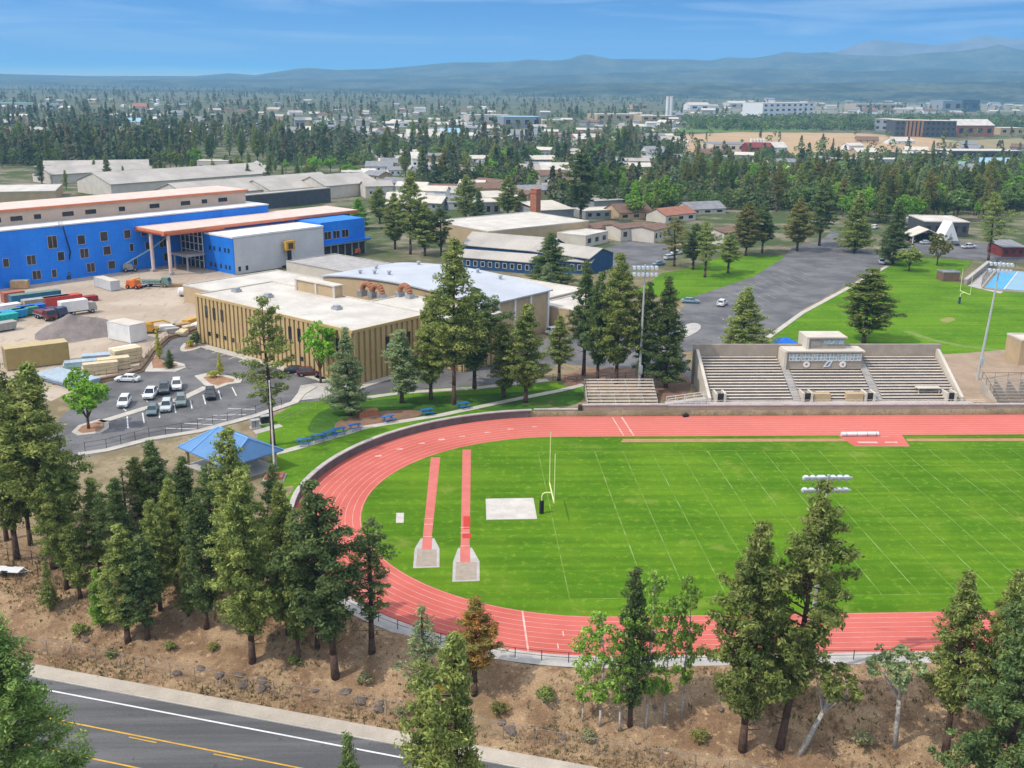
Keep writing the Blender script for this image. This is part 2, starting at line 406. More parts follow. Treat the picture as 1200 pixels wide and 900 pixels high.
P = px([(543, 605), (551, 605), (551, 620), (543, 620)], 0); sheet('runway', P, .024, redm)
P = px([(542, 625), (552, 625), (552, 631), (542, 631)], 0); sheet('runway', P, .024, redm)
pad = mat('stained_pad_concrete', (.56, .52, .47), (.44, .40, .36), .35, .9, fine=.08)
MBp = MB().prism(px([(569, 585), (625, 584), (629.5, 608.5), (570, 609.5)], 0), 0.004, .08); tag(MBp.build('concrete_pad', pad), kind='structure')
MBp = MB().prism(px([(464.5, 601.5), (473.5, 601.5), (473, 613), (464, 613)], 0), 0.004, .07); tag(MBp.build('concrete_plate', pad), kind='structure')
# ---- wall round the north-west side of the track: dark inner face, pale cap
def rim_wall(a0, a1, r0, r1, z0, z1, n=60):
    mb = MB(); rings = []
    for i in range(n+1):
        a = math.radians(a0+(a1-a0)*i/n); c_, s_ = math.cos(a), math.sin(a)
        zz0, zz1 = (f(a0+(a1-a0)*i/n) if callable(f) else f for f in (z0, z1))
        rings.append([(TX+r*c_, TY+r*s_*(NK if s_ > 0 else 1), z) for r, z in ((r0, zz0), (r1, zz0), (r1, zz1), (r0, zz1))])
    return mb.loft(rings)
zt = lambda a: 0.25+0.95*sm((188-a)/14)
w = root('retaining_wall', 'curved dark retaining wall with a pale cap along the outer edge of the track bend', 'wall', (0, 0, 0))
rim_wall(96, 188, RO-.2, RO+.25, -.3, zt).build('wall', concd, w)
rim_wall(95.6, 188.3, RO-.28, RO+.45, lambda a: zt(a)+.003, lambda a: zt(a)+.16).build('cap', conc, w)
# ---- plateau sheets (level 1.0)
sand = NT('site_sand', .95, .08); a = sand.noise(.05, 5, .6); b = sand.noise(.5, 6, .65); d = sand.noise(6, 3)
c = sand.mix(sand.rng(a, .36, .64), (.37, .295, .225), (.46, .38, .30)); c = sand.mix(sand.rng(b, .52, .7), c, (.36, .28, .21))
c = sand.mix(sand.rng(sand.noise(.9, 4, .6, stretch=(1, .12, 1), rot=.6), .58, .66), c, (.31, .25, .195))
c = sand.scale(c, sand.rng(d, .3, .7, .9, 1.1)); sand.bump(b, .4, .3); sand.done(c)
asph = NT('asphalt', .9, .2); a = asph.noise(.12, 5, .65); b = asph.noise(9, 3); d = asph.noise(.5, 6, .7)
c = asph.mix(asph.rng(a, .35, .65), (.098, .095, .098), (.162, .157, .158)); c = asph.mix(asph.rng(d, .60, .66), c, (.085, .084, .088))
c = asph.scale(c, asph.rng(b, .3, .7, .88, 1.12)); asph.done(c)
road_m = NT('road_asphalt', .88, .22); a = road_m.noise(.5, 5, .6, stretch=(.06, 1, 1), rot=.31); b = road_m.noise(11, 3); d = road_m.noise(.7, 6, .7)
c = road_m.mix(road_m.rng(a, .35, .65), (.088, .086, .088), (.145, .141, .142)); c = road_m.mix(road_m.rng(d, .62, .70), c, (.072, .070, .071))
c = road_m.scale(c, road_m.rng(b, .3, .7, .85, 1.15)); road_m.done(c)
ZP = 1.0
sheet('construction_yard', px([(-160, 350), (0, 336), (170, 313), (225, 303), (262, 318), (300, 330), (262, 352), (238, 402), (214, 398), (183, 416), (172, 436), (110, 447), (60, 470), (-20, 450), (-200, 470)]), ZP+.02, sand.m)
# lawns
ln = [(TX+r*math.cos(math.radians(a)), TY+r*math.sin(math.radians(a))*(NK if a < 180 else 1)) for r, a in [(RO+.4, a) for a in range(94, 186, 3)]]
up = px([(352, 620), (322, 590), (308, 560), (318, 537), (300, 520), (305, 497), (352, 470), (400, 462), (470, 457), (560, 452), (640, 448), (686, 447), (686, 466)])
sheet('lawn', ln+up, ZP+.03, lawnm)
sheet('shade_tinted_lawn', smooth_ring(px([(380, 478), (440, 468), (560, 462), (640, 458), (684, 452), (684, 474), (640, 478), (590, 483), (545, 478), (500, 488), (455, 497), (410, 503), (360, 510), (362, 495)]), 2), ZP+.045, lawn2)
duff = mat('pine_needle_ground', (.25, .135, .085), (.155, .10, .065), .3, .95, fine=.2)
sheet('soil_bed', smooth_ring(px([(395, 492), (440, 482), (490, 480), (500, 486), (450, 497), (420, 503), (390, 505)]), 2), ZP+.06, duff)
sheet('soil_bed', smooth_ring(px([(655, 440), (700, 430), (770, 432), (812, 440), (805, 470), (770, 470), (690, 452), (660, 455)]), 2), ZP+.055, duff)
# left parking lot, entry road and the strip in front of the gold building
lot = px([(40, 530), (60, 500), (110, 455), (165, 434), (178, 418), (198, 399), (214, 392), (238, 402), (300, 420), (416, 453), (497, 426), (560, 420), (640, 395), (668, 398), (660, 420), (640, 438), (600, 448), (560, 452), (470, 458), (420, 465), (352, 472), (300, 490), (230, 508), (175, 518), (125, 530), (70, 545)])
sheet('parking_lot', lot, ZP+.035, asph.m)
curb = mat('kerb_concrete', (.50, .46, .40), (.40, .365, .315), .5, .85, fine=.08)
def kerbed(name, pts, m, h=.13, top=None, inset=None):
    tag(MB().prism(pts, ZP+.03, ZP+h).build(name, m), kind='structure')
    if top:
        cxm = sum(p[0] for p in pts)/len(pts); cym = sum(p[1] for p in pts)/len(pts); k = inset or .72
        sheet('planting_soil', [(cxm+(p[0]-cxm)*k, cym+(p[1]-cym)*k) for p in pts], ZP+h+.01, top)
isl = mat('island_mulch', (.36, .195, .115), (.24, .135, .08), .9, .95, fine=.2)
kerbed('parking_island', px([(170, 436), (168, 420), (178, 412), (190, 423), (204, 424), (216, 427), (218, 431), (206, 436)]), curb, top=isl, inset=.62)
kerbed('parking_island', px([(228, 441), (242, 438), (262, 439), (284, 445), (282, 449), (268, 451), (254, 456), (240, 452)]), curb, top=isl, inset=.66)
kerbed('parking_island', smooth_ring(px([(210, 409), (217, 401), (236, 403), (238, 407), (226, 411), (214, 413)]), 1), curb, top=isl, inset=.6)
kerbed('parking_island', px([(84, 507), (92, 499), (116, 492), (127, 494), (128, 502), (118, 508), (92, 511)]), curb, top=isl, inset=.72)
kerbed('parking_median', strip(px([(118, 495), (170, 479), (215, 467), (242, 454)]), 1.7), curb)
kerbed('parking_island', px([(362, 442), (372, 438), (388, 441), (386, 446), (374, 447)]), curb, top=isl, inset=.6)
def sidewalk(path, w, z=.14): tag(MB().prism(strip(path, w), ZP+.01, ZP+z).build('sidewalk', curb), kind='structure')
sidewalk(px([(92, 533), (125, 528), (175, 515), (232, 506), (300, 487.5), (345, 472), (353, 462), (368, 453)]), 1.5)
sidewalk(px([(318, 533), (345, 526), (430, 500.5), (515, 487), (590, 471), (660, 457), (684, 451)]), 1.5, .07)
sidewalk(px([(236, 405), (300, 423), (415, 455)]), 2.2)
sidewalk(px([(417, 455), (497, 429)]), 2.4)
sidewalk(px([(420, 468), (470, 461), (560, 455), (642, 446)]), 1.6)
sheet('concrete_plaza', px([(346, 470), (352, 452), (372, 449), (398, 450), (402, 458), (380, 466)]), ZP+.048, conc)
pl = mat('parking_line_paint', (.72, .71, .69), (.5, .49, .48), 1.2, .7)
mb = MB()
for (a_, b_) in [((138, 473), (148, 482)), ((149, 488), (150, 502)), ((167, 484), (169, 496)), ((187, 478), (187, 490)), ((204, 474), (206, 484)), ((223, 469), (225, 479)), ((238, 463), (241, 474)), ((256, 458), (259, 468)), ((272, 454), (277, 464)),
                 ((166, 462), (173, 471)), ((250, 487), (288, 486)), ((267, 479), (300, 480)), ((232, 491), (265, 492)), ((215, 496), (250, 498)), ((193, 502), (230, 503)), ((241, 410), (262, 405)), ((248, 414), (270, 408)), ((258, 417), (279, 411)), ((268, 421), (288, 414)), ((280, 424), (296, 417)), ((248, 404), (252, 402))]:
    strips(mb, px([a_, b_]), .22, ZP+.045)
tag(mb.build('parking_lines', pl), kind='structure')
# right-hand parking lot, lawns, drives
sheet('parking_lot', px([(775, 400), (800, 360), (812, 348), (882, 325), (917, 303), (930, 288), (962, 283), (1010, 292), (1044, 298), (1035, 312), (985, 338), (940, 363), (905, 391), (897, 410), (800, 412)]), ZP+.035, asph.m)
sheet('parking_lot', px([(686, 300), (740, 280), (782, 287), (790, 296), (775, 312), (735, 318), (700, 312)]), ZP+.035, asph.m)
sheet('road', px([(958, 285), (974, 272), (984, 273), (980, 284)]), ZP+.045, asph.m)
sheet('parking_lot', px([(1052, 292), (1075, 281), (1130, 283), (1215, 293), (1215, 308), (1130, 304), (1085, 298)]), ZP+.035, asph.m)
sheet('parking_lot', px([(650, 400), (690, 380), (775, 385), (800, 412), (812, 440), (790, 460), (770, 440), (690, 430), (655, 425)]), ZP+.03, asph.m)
sheet('lawn', px([(742, 344), (776, 320), (800, 316), (850, 300), (918, 300), (918, 305), (884, 325), (812, 348), (795, 352)]), ZP+.03, lawnm)
sheet('lawn', px([(905, 392), (942, 366), (990, 340), (1042, 312), (1060, 303), (1092, 303), (1140, 306), (1118, 330), (1150, 340), (1230, 345), (1230, 412), (1105, 416), (1000, 415), (898, 412)]), ZP+.032, lawnm)
kerbed('sidewalk', strip(px([(900, 396), (940, 367), (986, 342), (1040, 312)]), 1.3), curb)
sheet('dry_patch', smooth_ring(px([(1098, 375), (1112, 371), (1122, 374), (1110, 379)]), 2), ZP+.04, mat('dry_turf', (.26, .24, .075), (.20, .21, .05), .4, .95))
sheet('worn_path', strip(px([(1062, 388), (1090, 398), (1130, 406), (1200, 414)]), 2.2), ZP+.039, mat('pale_turf', (.17, .24, .05), (.12, .2, .03), .4, .95))
yard = mat('bare_yard_dirt', (.36, .265, .185), (.28, .205, .14), .3, .95, fine=.12)
sheet('bare_yard', px([(1092, 416), (1130, 414), (1180, 410), (1240, 408), (1240, 475), (1150, 472), (1122, 470)]), ZP+.043, yard)
kerbed('traffic_island', smooth_ring(px([(796, 384), (812, 378), (822, 381), (820, 388), (800, 398), (788, 396)]), 2), conc, .12)
mb = MB()
for i in range(14):
    u = i/13; A = (845+u*92, 372-u*54); strips(mb, px([A, (A[0]+15, A[1]+9-u*3)]), .25, ZP+.045)
    if i < 12: B = (838+u*88, 352-u*42); strips(mb, px([B, (B[0]+14, B[1]+8-u*3)]), .22, ZP+.045)
tag(mb.build('parking_lines', mat('worn_line_paint', (.30, .29, .29), (.16, .155, .16), .9, .8)), kind='structure')
# blue sports court
cb = mat('blue_court', (.10, .36, .62), (.085, .31, .55), .2, .7); cg = mat('grey_blue_court', (.25, .40, .50), (.21, .35, .45), .2, .7)
sheet('sports_court', px([(1154, 337), (1171, 317), (1192, 318), (1176, 339)]), ZP+.05, cb); sheet('sports_court', px([(1178, 339), (1194, 318), (1230, 321), (1230, 344)]), ZP+.05, cg)
mb = MB(); strips(mb, px([(1176.6, 339.2), (1193, 318)]), .35, ZP+.058); strips(mb, px([(1154, 337.5), (1178, 340), (1230, 345)]), .3, ZP+.058); tag(mb.build('court_lines', pl), kind='structure')
sheet('concrete_plaza', px([(1134, 335), (1158, 314), (1168, 316), (1150, 338), (1176, 342), (1172, 344)]), ZP+.046, conc)
# ---- street along the bottom
def rp(t, d):
    """point on the street: t metres along it, d metres north of the fence line"""
    return (-56.9+t*.9494+d*FN[0], -5.5-t*.314+d*FN[1])
walk_m = mat('street_walk', (.47, .41, .34), (.38, .33, .27), .35, .9, fine=.08)
tag(MB().prism([rp(-120, -1.95), rp(300, -1.95), rp(300, -3.75), rp(-120, -3.75)], -3.05, -2.82).build('sidewalk', walk_m), kind='structure')
tag(MB().prism([rp(-120, -3.76), rp(300, -3.76), rp(300, -3.95), rp(-120, -3.95)], -3.05, -2.84).build('kerb', curb), kind='structure')
sheet('road', [rp(-120, -3.95), rp(300, -3.95), rp(300, -21), rp(-120, -21)], -2.94, road_m.m)
wl = mat('white_road_paint', (.80, .79, .78), (.62, .61, .60), .8, .6); yl2 = mat('yellow_road_paint', (.70, .42, .045), (.52, .30, .04), .8, .6)
mb = MB(); strips(mb, [rp(-120+10*i, -5.5) for i in range(43)], .2, -2.928); tag(mb.build('edge_line', wl), kind='structure')
mb = MB(); strips(mb, [rp(-120+10*i, -9.5) for i in range(43)], .17, -2.928); strips(mb, [rp(-120+10*i, -13.6) for i in range(43)], .17, -2.928)
for i in range(24): strips(mb, [rp(-118+9*i, -9.9), rp(-115+9*i, -9.9)], .14, -2.928)
tag(mb.build('centre_line', yl2), kind='structure')
# ================================================================== hills and haze
hm = NT('hill_forest', .95, .05); a = hm.noise(.004, 6, .6); b = hm.noise(.03, 3)
c = hm.mix(hm.rng(a, .38, .62), (.022, .036, .022), (.085, .095, .055)); c = hm.scale(c, hm.rng(b, .35, .65, .6, 1.4)); hm.done(c)
hr = NT('bare_summit', .95, .05); a = hr.noise(.004, 6, .6); c = hr.mix(hr.rng(a, .38, .62), (.10, .08, .075), (.20, .165, .15)); hr.done(c)
def hill(prof, D, hd, m, rough=.10, seed=1):
    rg = random.Random(seed); xs = []; x = -260
    while x <= 1470: xs.append(x); x += 8
    ph = [(rg.uniform(0, 6), rg.uniform(.01, .09)) for _ in range(9)]
    px_ = [p[0] for p in prof]; py_ = [p[1] for p in prof]
    J = 13; mb = MB()
    for x in xs:
        row = float(np.interp(x, px_, py_)); d = ray(x, 100); d = np.array([d[0], d[1]])/math.hypot(d[0], d[1])
        p = (_C[0]+d[0]*D, _C[1]+d[1]*D, -30.0); h = HT(p, row)-30
        for j in range(J):
            t = -1+2*j/(J-1)
            k = (1-abs(t))**.85*(1+rough*sum(math.sin(q+x*w+t*5*w*30) for q, w in ph)/4*(1-(1-abs(t))**6)) if abs(t) < 1 else 0
            mb.v.append((_C[0]+d[0]*(D+t*hd), _C[1]+d[1]*(D+t*hd), -20+(h+20)*k))
    n = len(xs)
    for i in range(n-1):
        for j in range(J-1): mb.f.append((i*J+j, (i+1)*J+j, (i+1)*J+j+1, i*J+j+1))
    return tag(mb.build('hill', m, smooth=True), kind='structure')
hill([(-300, 100), (700, 100), (860, 84), (930, 72), (985, 58), (1003, 50), (1022, 46.5), (1036, 48), (1060, 50), (1090, 53), (1118, 49), (1133, 44), (1150, 42), (1170, 45), (1200, 46), (1260, 50), (1500, 60)], 11200, 1500, hr.m, .10, 3)
hill([(-300, 90), (0, 86.5), (100, 89), (180, 89), (230, 89), (270, 85.5), (300, 88), (345, 81), (358, 79.3), (372, 80), (395, 82), (450, 80.5), (500, 76), (530, 73), (575, 73), (600, 72), (618, 69.5), (640, 71), (665, 70), (677, 65), (687, 63), (699, 66), (715, 69), (745, 69), (800, 69.5), (832, 71), (850, 67), (880, 68.5), (905, 64), (918, 60.5), (940, 62.5), (965, 61), (985, 64), (1050, 66), (1080, 62), (1120, 60), (1150, 56), (1165, 51.5), (1178, 56), (1200, 60), (1300, 62), (1500, 66)], 8600, 1500, hm.m, .12, 7)
hill([(-300, 96), (100, 94), (300, 93), (420, 93), (520, 90), (640, 88), (760, 84), (900, 80), (1000, 84), (1110, 81), (1200, 84), (1500, 88)], 6700, 900, hm.m, .10, 11)
hill([(-300, 104), (380, 104), (500, 104), (580, 103), (640, 98.5), (700, 97), (800, 97), (900, 98), (1000, 97), (1100, 97), (1200, 95), (1500, 95)], 4700, 700, hm.m, .06, 15)
hz = bpy.data.materials.new('haze'); hz.use_nodes = True; n_ = hz.node_tree.nodes; l_ = hz.node_tree.links
n_.remove(n_['Principled BSDF']); pv = n_.new('ShaderNodeVolumePrincipled')
pv.inputs['Color'].default_value = (.33, .67, 1.0, 1); pv.inputs['Density'].default_value = 1.3e-4; pv.inputs['Anisotropy'].default_value = 0.0
l_.new(pv.outputs[0], n_['Material Output'].inputs['Volume'])
tag(MB().box(-15000, 15000, -15000, 15000, -60, 560).build('haze', hz), kind='stuff')
# ================================================================== trees
def leaf_mat(name, c1, c2, hv=.10):
    q = NT(name, .75, .18); n, l = q.n, q.l
    t = n.new('ShaderNodeTexCoord').outputs['Object']
    oi = n.new('ShaderNodeObjectInfo').outputs['Random']; ge = n.new('ShaderNodeNewGeometry').outputs['Random Per Island']
    c = q.mix(q.rng(q.noise(.45, 4, .6, vec=t), .38, .62), c1, c2)
    c = q.mix(q.math('MULTIPLY', q.rng(ge, .80, 1.0), .45), c, tuple(min(1, x*1.45+.02) for x in c2))
    c = q.scale(c, q.rng(ge, 0, 1, .66, 1.30)); c = q.scale(c, q.rng(oi, 0, 1, .82, 1.18))
    l.new(c, q.b.inputs['Base Color'])
    tr_ = n.new('ShaderNodeBsdfTranslucent'); l.new(c, tr_.inputs[0]); mx_ = n.new('ShaderNodeMixShader'); mx_.inputs[0].default_value = .42
    l.new(q.b.outputs[0], mx_.inputs[1]); l.new(tr_.outputs[0], mx_.inputs[2]); l.new(mx_.outputs[0], n['Material Output'].inputs['Surface'])
    return q.m
LM = dict(mid=leaf_mat('mid_green_leaves', (.15, .245, .065), (.23, .32, .10)), fresh=leaf_mat('fresh_needles', (.15, .25, .06), (.25, .35, .09)), olive=leaf_mat('olive_needles', (0.172, 0.228, 0.058), (0.338, 0.384, 0.105)), dark=leaf_mat('dark_needles', (0.100, 0.161, 0.055), (0.198, 0.262, 0.083)),
          blue=leaf_mat('blue_green_needles', (0.210, 0.298, 0.138), (0.381, 0.455, 0.205)), bright=leaf_mat('bright_needles', (0.172, 0.317, 0.043), (0.309, 0.469, 0.073)),
          rust=leaf_mat('rusty_needles', (0.478, 0.243, 0.058), (0.309, 0.298, 0.081)), grey=leaf_mat('grey_dry_needles', (0.422, 0.384, 0.220), (0.282, 0.298, 0.126)),
          leaf=leaf_mat('green_leaves', (0.168, 0.384, 0.033), (0.294, 0.500, 0.058)), lime=leaf_mat('lime_leaves', (.26, .40, .04), (.35, .47, .06)), aspen=leaf_mat('aspen_leaves', (.20, .35, .05), (.30, .45, .08)),
          brown=leaf_mat('brown_green_needles', (0.309, 0.255, 0.081), (0.240, 0.270, 0.075)), yellow=leaf_mat('yellow_leaves', (0.500, 0.500, 0.062), (0.500, 0.500, 0.105)))
bark = mat('pine_bark', (.125, .072, .050), (.060, .040, .032), 3, .95, fine=.2, bump=.5)
barkw = mat('pale_bark', (.50, .47, .42), (.28, .25, .21), 4, .85, fine=.15)
class Quads:
    def __init__(s, seed): s.r = np.random.default_rng(seed); s.c = []; s.a = []; s.b = []
    def clump(s, c, rad, n, ln, wd, up=.55, flat=.75, out=.62):
        r = s.r; d = r.normal(size=(n, 3)); d /= np.linalg.norm(d, axis=1)[:, None]
        p = np.array(c)+d*np.array([rad, rad, rad*flat])*r.uniform(.35, 1, (n, 1))
        nn = d*out+r.normal(size=(n, 3))*(1-out)*.8; nn[:, 2] += up*.6; nn /= np.linalg.norm(nn, axis=1)[:, None]
        h = r.normal(size=(n, 3)); u = np.cross(nn, h); u /= np.linalg.norm(u, axis=1)[:, None]; v = np.cross(nn, u)
        k = r.uniform(.65, 1.35, (n, 1))
        s.c.append(p); s.a.append(u*ln*.5*k); s.b.append(v*wd*.5*k)
    def mesh(s, name, m):
        c, a, b = np.concatenate(s.c), np.concatenate(s.a), np.concatenate(s.b); n = len(c)
        v = np.stack([c-a-b*.55, c+a*.2-b, c+a+b*.45, c-a*.15+b], 1).reshape(-1, 3)
        return fast_mesh(name, v, np.arange(4*n).reshape(-1, 4), m)
def pine(seed, H=20., R=3.4, base=.2, lev=24, shape=None, dens=1.0, open_=0., q=34, crook=.3, leaf=(.36, .13), droop=.25, gap=.12):
    """a pine H metres tall: (trunk-and-limbs mesh, crown mesh, widest radius)"""
    rg = random.Random(seed); Q = Quads(seed); T = MB()
    shape = shape or (lambda t: (min(1, t/.22)**.7)*(1-t)**.72*1.18+.03)
    ax = [(0, 0, -.6)]; x = y = 0
    for i in range(1, 9): x += rg.uniform(-1, 1)*crook*.35; y += rg.uniform(-1, 1)*crook*.35; ax.append((x*(i/8), y*(i/8), H*.98*i/8))
    rad = [(.0155*H*(1-i/8)**.8+.03) for i in range(9)]; rad[0] *= 1.25
    T.path(ax, rad, 8)
    def at(z):
        f = max(0, min(7.999, z/(H*.98)*8)); i = int(f); a, b = ax[i], ax[i+1]; f -= i
        return Vector((a[0]+(b[0]-a[0])*f, a[1]+(b[1]-a[1])*f, z))
    az0 = rg.uniform(0, 6)
    lop = [(rg.uniform(0, 6.28), rg.uniform(0, 6.28), rg.uniform(.1, .32)) for _ in range(3)]
    for k in range(lev):
        t = (k+rg.uniform(-.3, .3))/(lev-1); t = max(0, min(1, t)); z = H*(base+(1-base)*t*.985); rr = R*shape(t)
        nb = 5 if t < .85 else 4
        for b in range(nb):
            if rg.random() < gap: continue
            az = az0+k*2.4+b*2*PI/nb+rg.uniform(-.35, .35)
            lob = 1+sum(A*math.cos(az-p0)*math.cos(t*5+p1) for p0, p1, A in lop)
            Lb = max(.35, rr*lob*rg.uniform(.62, 1.16)); el = .55*t-droop*(1-t)+rg.uniform(-.12, .18)
            p0 = at(min(z, H*.97)); d = Vector((math.cos(az)*math.cos(el), math.sin(az)*math.cos(el), math.sin(el)))
            p1 = p0+d*Lb+Vector((0, 0, .10*Lb))
            if Lb > .8: T.tube(p0, p1, .018*H*.16*(.4+Lb/R), .02, 4, False)
            nc = max(1, int(round(Lb/.40*dens)))
            for c in range(nc):
                f = .30+.72*(c+rg.random()*.8)/nc if Lb > .9 else rg.uniform(.2, 1)
                if open_ and rg.random() < open_: continue
                pc = p0+(p1-p0)*f; side = (rg.random()-.5)*Lb*.42
                pc = pc+Vector((-math.sin(az)*side, math.cos(az)*side, rg.uniform(-.12, .30)))
                Q.clump(pc, rg.uniform(.40, .70)*(.8+.2*R/3.4), q, leaf[0], leaf[1])
    for _ in range(9):
        z = H*rg.uniform(base*.45, base+.12); az = rg.uniform(0, 6.28); Lb = R*rg.uniform(.25, .6); p0 = at(z)
        T.tube(p0, p0+Vector((math.cos(az)*Lb, math.sin(az)*Lb, rg.uniform(-.25, .15)*Lb)), .05, .015, 4, False)
    Q.clump(at(H*.96)+Vector((0, 0, .3)), .45, q, leaf[0], leaf[1])
    return T, Q, R
def broad(seed, H=9., R=3.4, base=.22, n=170, q=26, leaf=(.34, .26), lean=0., sq=1.0, lobes=9):
    rg = random.Random(seed); Q = Quads(seed); T = MB()
    fork = Vector((lean*.3, 0, H*base)); T.tube((0, 0, -.4), fork, .022*H+.05, .016*H+.03, 8)
    cen = Vector((lean, 0, H*(base+(1-base)*.52))); LB = []
    for i in range(lobes):
        a = 2.4*i+rg.uniform(-.4, .4); e = rg.uniform(-.55, .95); d = Vector((math.cos(a)*math.cos(e), math.sin(a)*math.cos(e), math.sin(e)))
        c = cen+Vector((d.x*R*.58, d.y*R*.58, d.z*H*(1-base)*.30*sq)); LB.append((c, R*rg.uniform(.34, .56)))
        T.tube(fork, c, .009*H+.02, .02, 5, False)
    LB.append((cen+Vector((0, 0, H*(1-base)*.3)), R*.42)); T.tube(fork, LB[-1][0], .012*H, .02, 5, False)
    for i in range(n):
        c, r = LB[i % len(LB)]; d = Vector((rg.gauss(0, 1), rg.gauss(0, 1), rg.gauss(.25, 1))).normalized()
        p = c+d*r*rg.uniform(.55, 1.02); p.z = min(p.z, H*.985); p.z = max(p.z, H*base*.9)
        Q.clump(p, rg.uniform(.32, .55), q, leaf[0], leaf[1], out=.6)
    return T, Q, R
def aspen(seed, H=12., R=1.9):
    rg = random.Random(seed); Q = Quads(seed); T = MB(); ax = [(0, 0, -.4)]
    for i in range(1, 7): ax.append((rg.uniform(-.15, .15)*i*.4, rg.uniform(-.15, .15)*i*.4, H*i/6))
    T.path(ax, [.13, .115, .10, .08, .06, .04, .02], 7)
    for k in range(52):
        t = rg.uniform(.24, 1); z = H*t; i = min(5, int(t*6)); f = t*6-i; b = Vector(ax[i])+(Vector(ax[i+1])-Vector(ax[i]))*f
        a = rg.uniform(0, 6.28); Lb = R*math.sin(PI*min(1, (t-.16)/.9))**.8*rg.uniform(.5, 1.1); d = Vector((math.cos(a), math.sin(a), .55))
        p = b+d*Lb
        T.tube(b, p, .025, .012, 4, False)
        for c in range(3): Q.clump(b+d*Lb*(.45+.3*c)+Vector((rg.uniform(-.3, .3), rg.uniform(-.3, .3), 0)), rg.uniform(.32, .5), 15, .27, .2, out=.45)
    return T, Q, R
SH_round = lambda t: (min(1, t/.30)**.6)*(1-max(0, t-.30)/.70)**.55*(1-.12*math.sin(t*9))
SH_cone = lambda t: (min(1, t/.08)**.6)*(1-t)**.85*1.05+.03
SH_col = lambda t: (min(1, t/.2)**.5)*(1-t**2.6)**.8*.95+.05
KIND = {}
def kind(k, H, T, Q, R, bk=bark):
    KIND[k] = (H, R, T, Q, bk)
kind('full', 20, *pine(11, 20, 3.7, .17, 27, None, 1.15, 0, 38))
kind('full2', 20, *pine(12, 20, 3.5, .22, 25, SH_round, 1.05, .04, 38, droop=.32))
kind('slim', 20, *pine(13, 20, 2.5, .14, 26, SH_col, 1.1, .05, 36))
kind('tall', 20, *pine(14, 20, 3.0, .26, 25, None, 1.0, .10, 38, crook=.5))
kind('cone', 20, *pine(15, 20, 4.2, .06, 30, SH_cone, 1.15, 0, 34, droop=.10))
kind('open', 20, *pine(16, 20, 3.6, .28, 17, SH_round, .78, .12, 38, crook=.7, gap=.22))
kind('sparse', 20, *pine(17, 20, 3.1, .12, 17, SH_cone, .75, .22, 28, gap=.3))
kind('bushy', 20, *pine(18, 20, 5.0, .06, 25, None, 1.0, 0, 44, leaf=(.40, .14)))
kind('tall2', 20, *pine(19, 20, 3.3, .20, 24, SH_round, .95, .08, 38, crook=.6, gap=.2))
kind('near', 20, *pine(23, 20, 4.6, .10, 30, lambda t: (min(1, t/.2)**.7)*(1-t)**.95*1.25+.02, 1.15, .05, 60, leaf=(.27, .085)))
kind('young', 8, *pine(20, 8, 1.7, .07, 17, SH_cone, 1.2, 0, 26, leaf=(.28, .11), droop=.0))
kind('broad', 9, *broad(31)); kind('broad2', 9, *broad(32, n=190, R=3.9, lobes=11)); kind('round', 9, *broad(33, R=3.0, base=.2, n=150, sq=1.15))
kind('aspen', 12, *aspen(41), barkw); kind('aspen2', 12, *aspen(42), barkw)
kind('shrub', 2, *broad(35, 2, 1.5, .05, 60, 20, (.26, .2)))
kind('crooked', 9, *broad(36, 9, 2.6, .48, 70, 22, (.3, .22), lean=-.9), barkw)
MESH = {}
def kind_mesh(k):
    if k not in MESH:
        H, R, T, Q, bk = KIND[k]
        me = bpy.data.meshes.new(k+'_trunk'); me.from_pydata(T.v, [], T.f); me.materials.append(bk); me.polygons.foreach_set('use_smooth', [True]*len(me.polygons)); me.update()
        MESH[k] = (me, Q.mesh(k+'_crown', LM['olive']))
    return MESH[k]
_tr = random.Random(77)
def plant(name, k, loc, H, Wd, colour, label, cat='tree', group=None, rz=None, lean=(0, 0)):
    H0, R0 = KIND[k][:2]; tm, cmh = kind_mesh(k)
    r = root(name, label, cat, loc, _tr.uniform(0, 6.28) if rz is None else rz, group)
    if lean != (0, 0): r.rotation_euler = (lean[0], lean[1], 0)
    s = H/H0; w_ = Wd/(2*R0) if Wd else s*_tr.uniform(.9, 1.12); r.scale = (w_, w_, s)
    a = bpy.data.objects.new('trunk', tm); COL.objects.link(a); a.parent = r; kt = max(.62, min(1, 1.15/w_)); a.scale = (kt, kt, 1)
    b = bpy.data.objects.new('crown', cmh); COL.objects.link(b); b.parent = r
    b.material_slots[0].link = 'OBJECT'; b.material_slots[0].material = LM[colour]
    return r
def tree(k, bx, by, top, wpx, colour, label, name='pine_tree', cat='pine tree', group=None, **kw):
    """a tree standing where the photograph shows its foot at (bx, by) and its top at row `top`"""
    w = G(bx, by); H = HT(w, top); s = FOC/PX((w[0], w[1], w[2]+H*.4))[2]
    return plant(name, k, w, H, 0.99*wpx/s if wpx else 0, colour, label, cat, group, **kw)
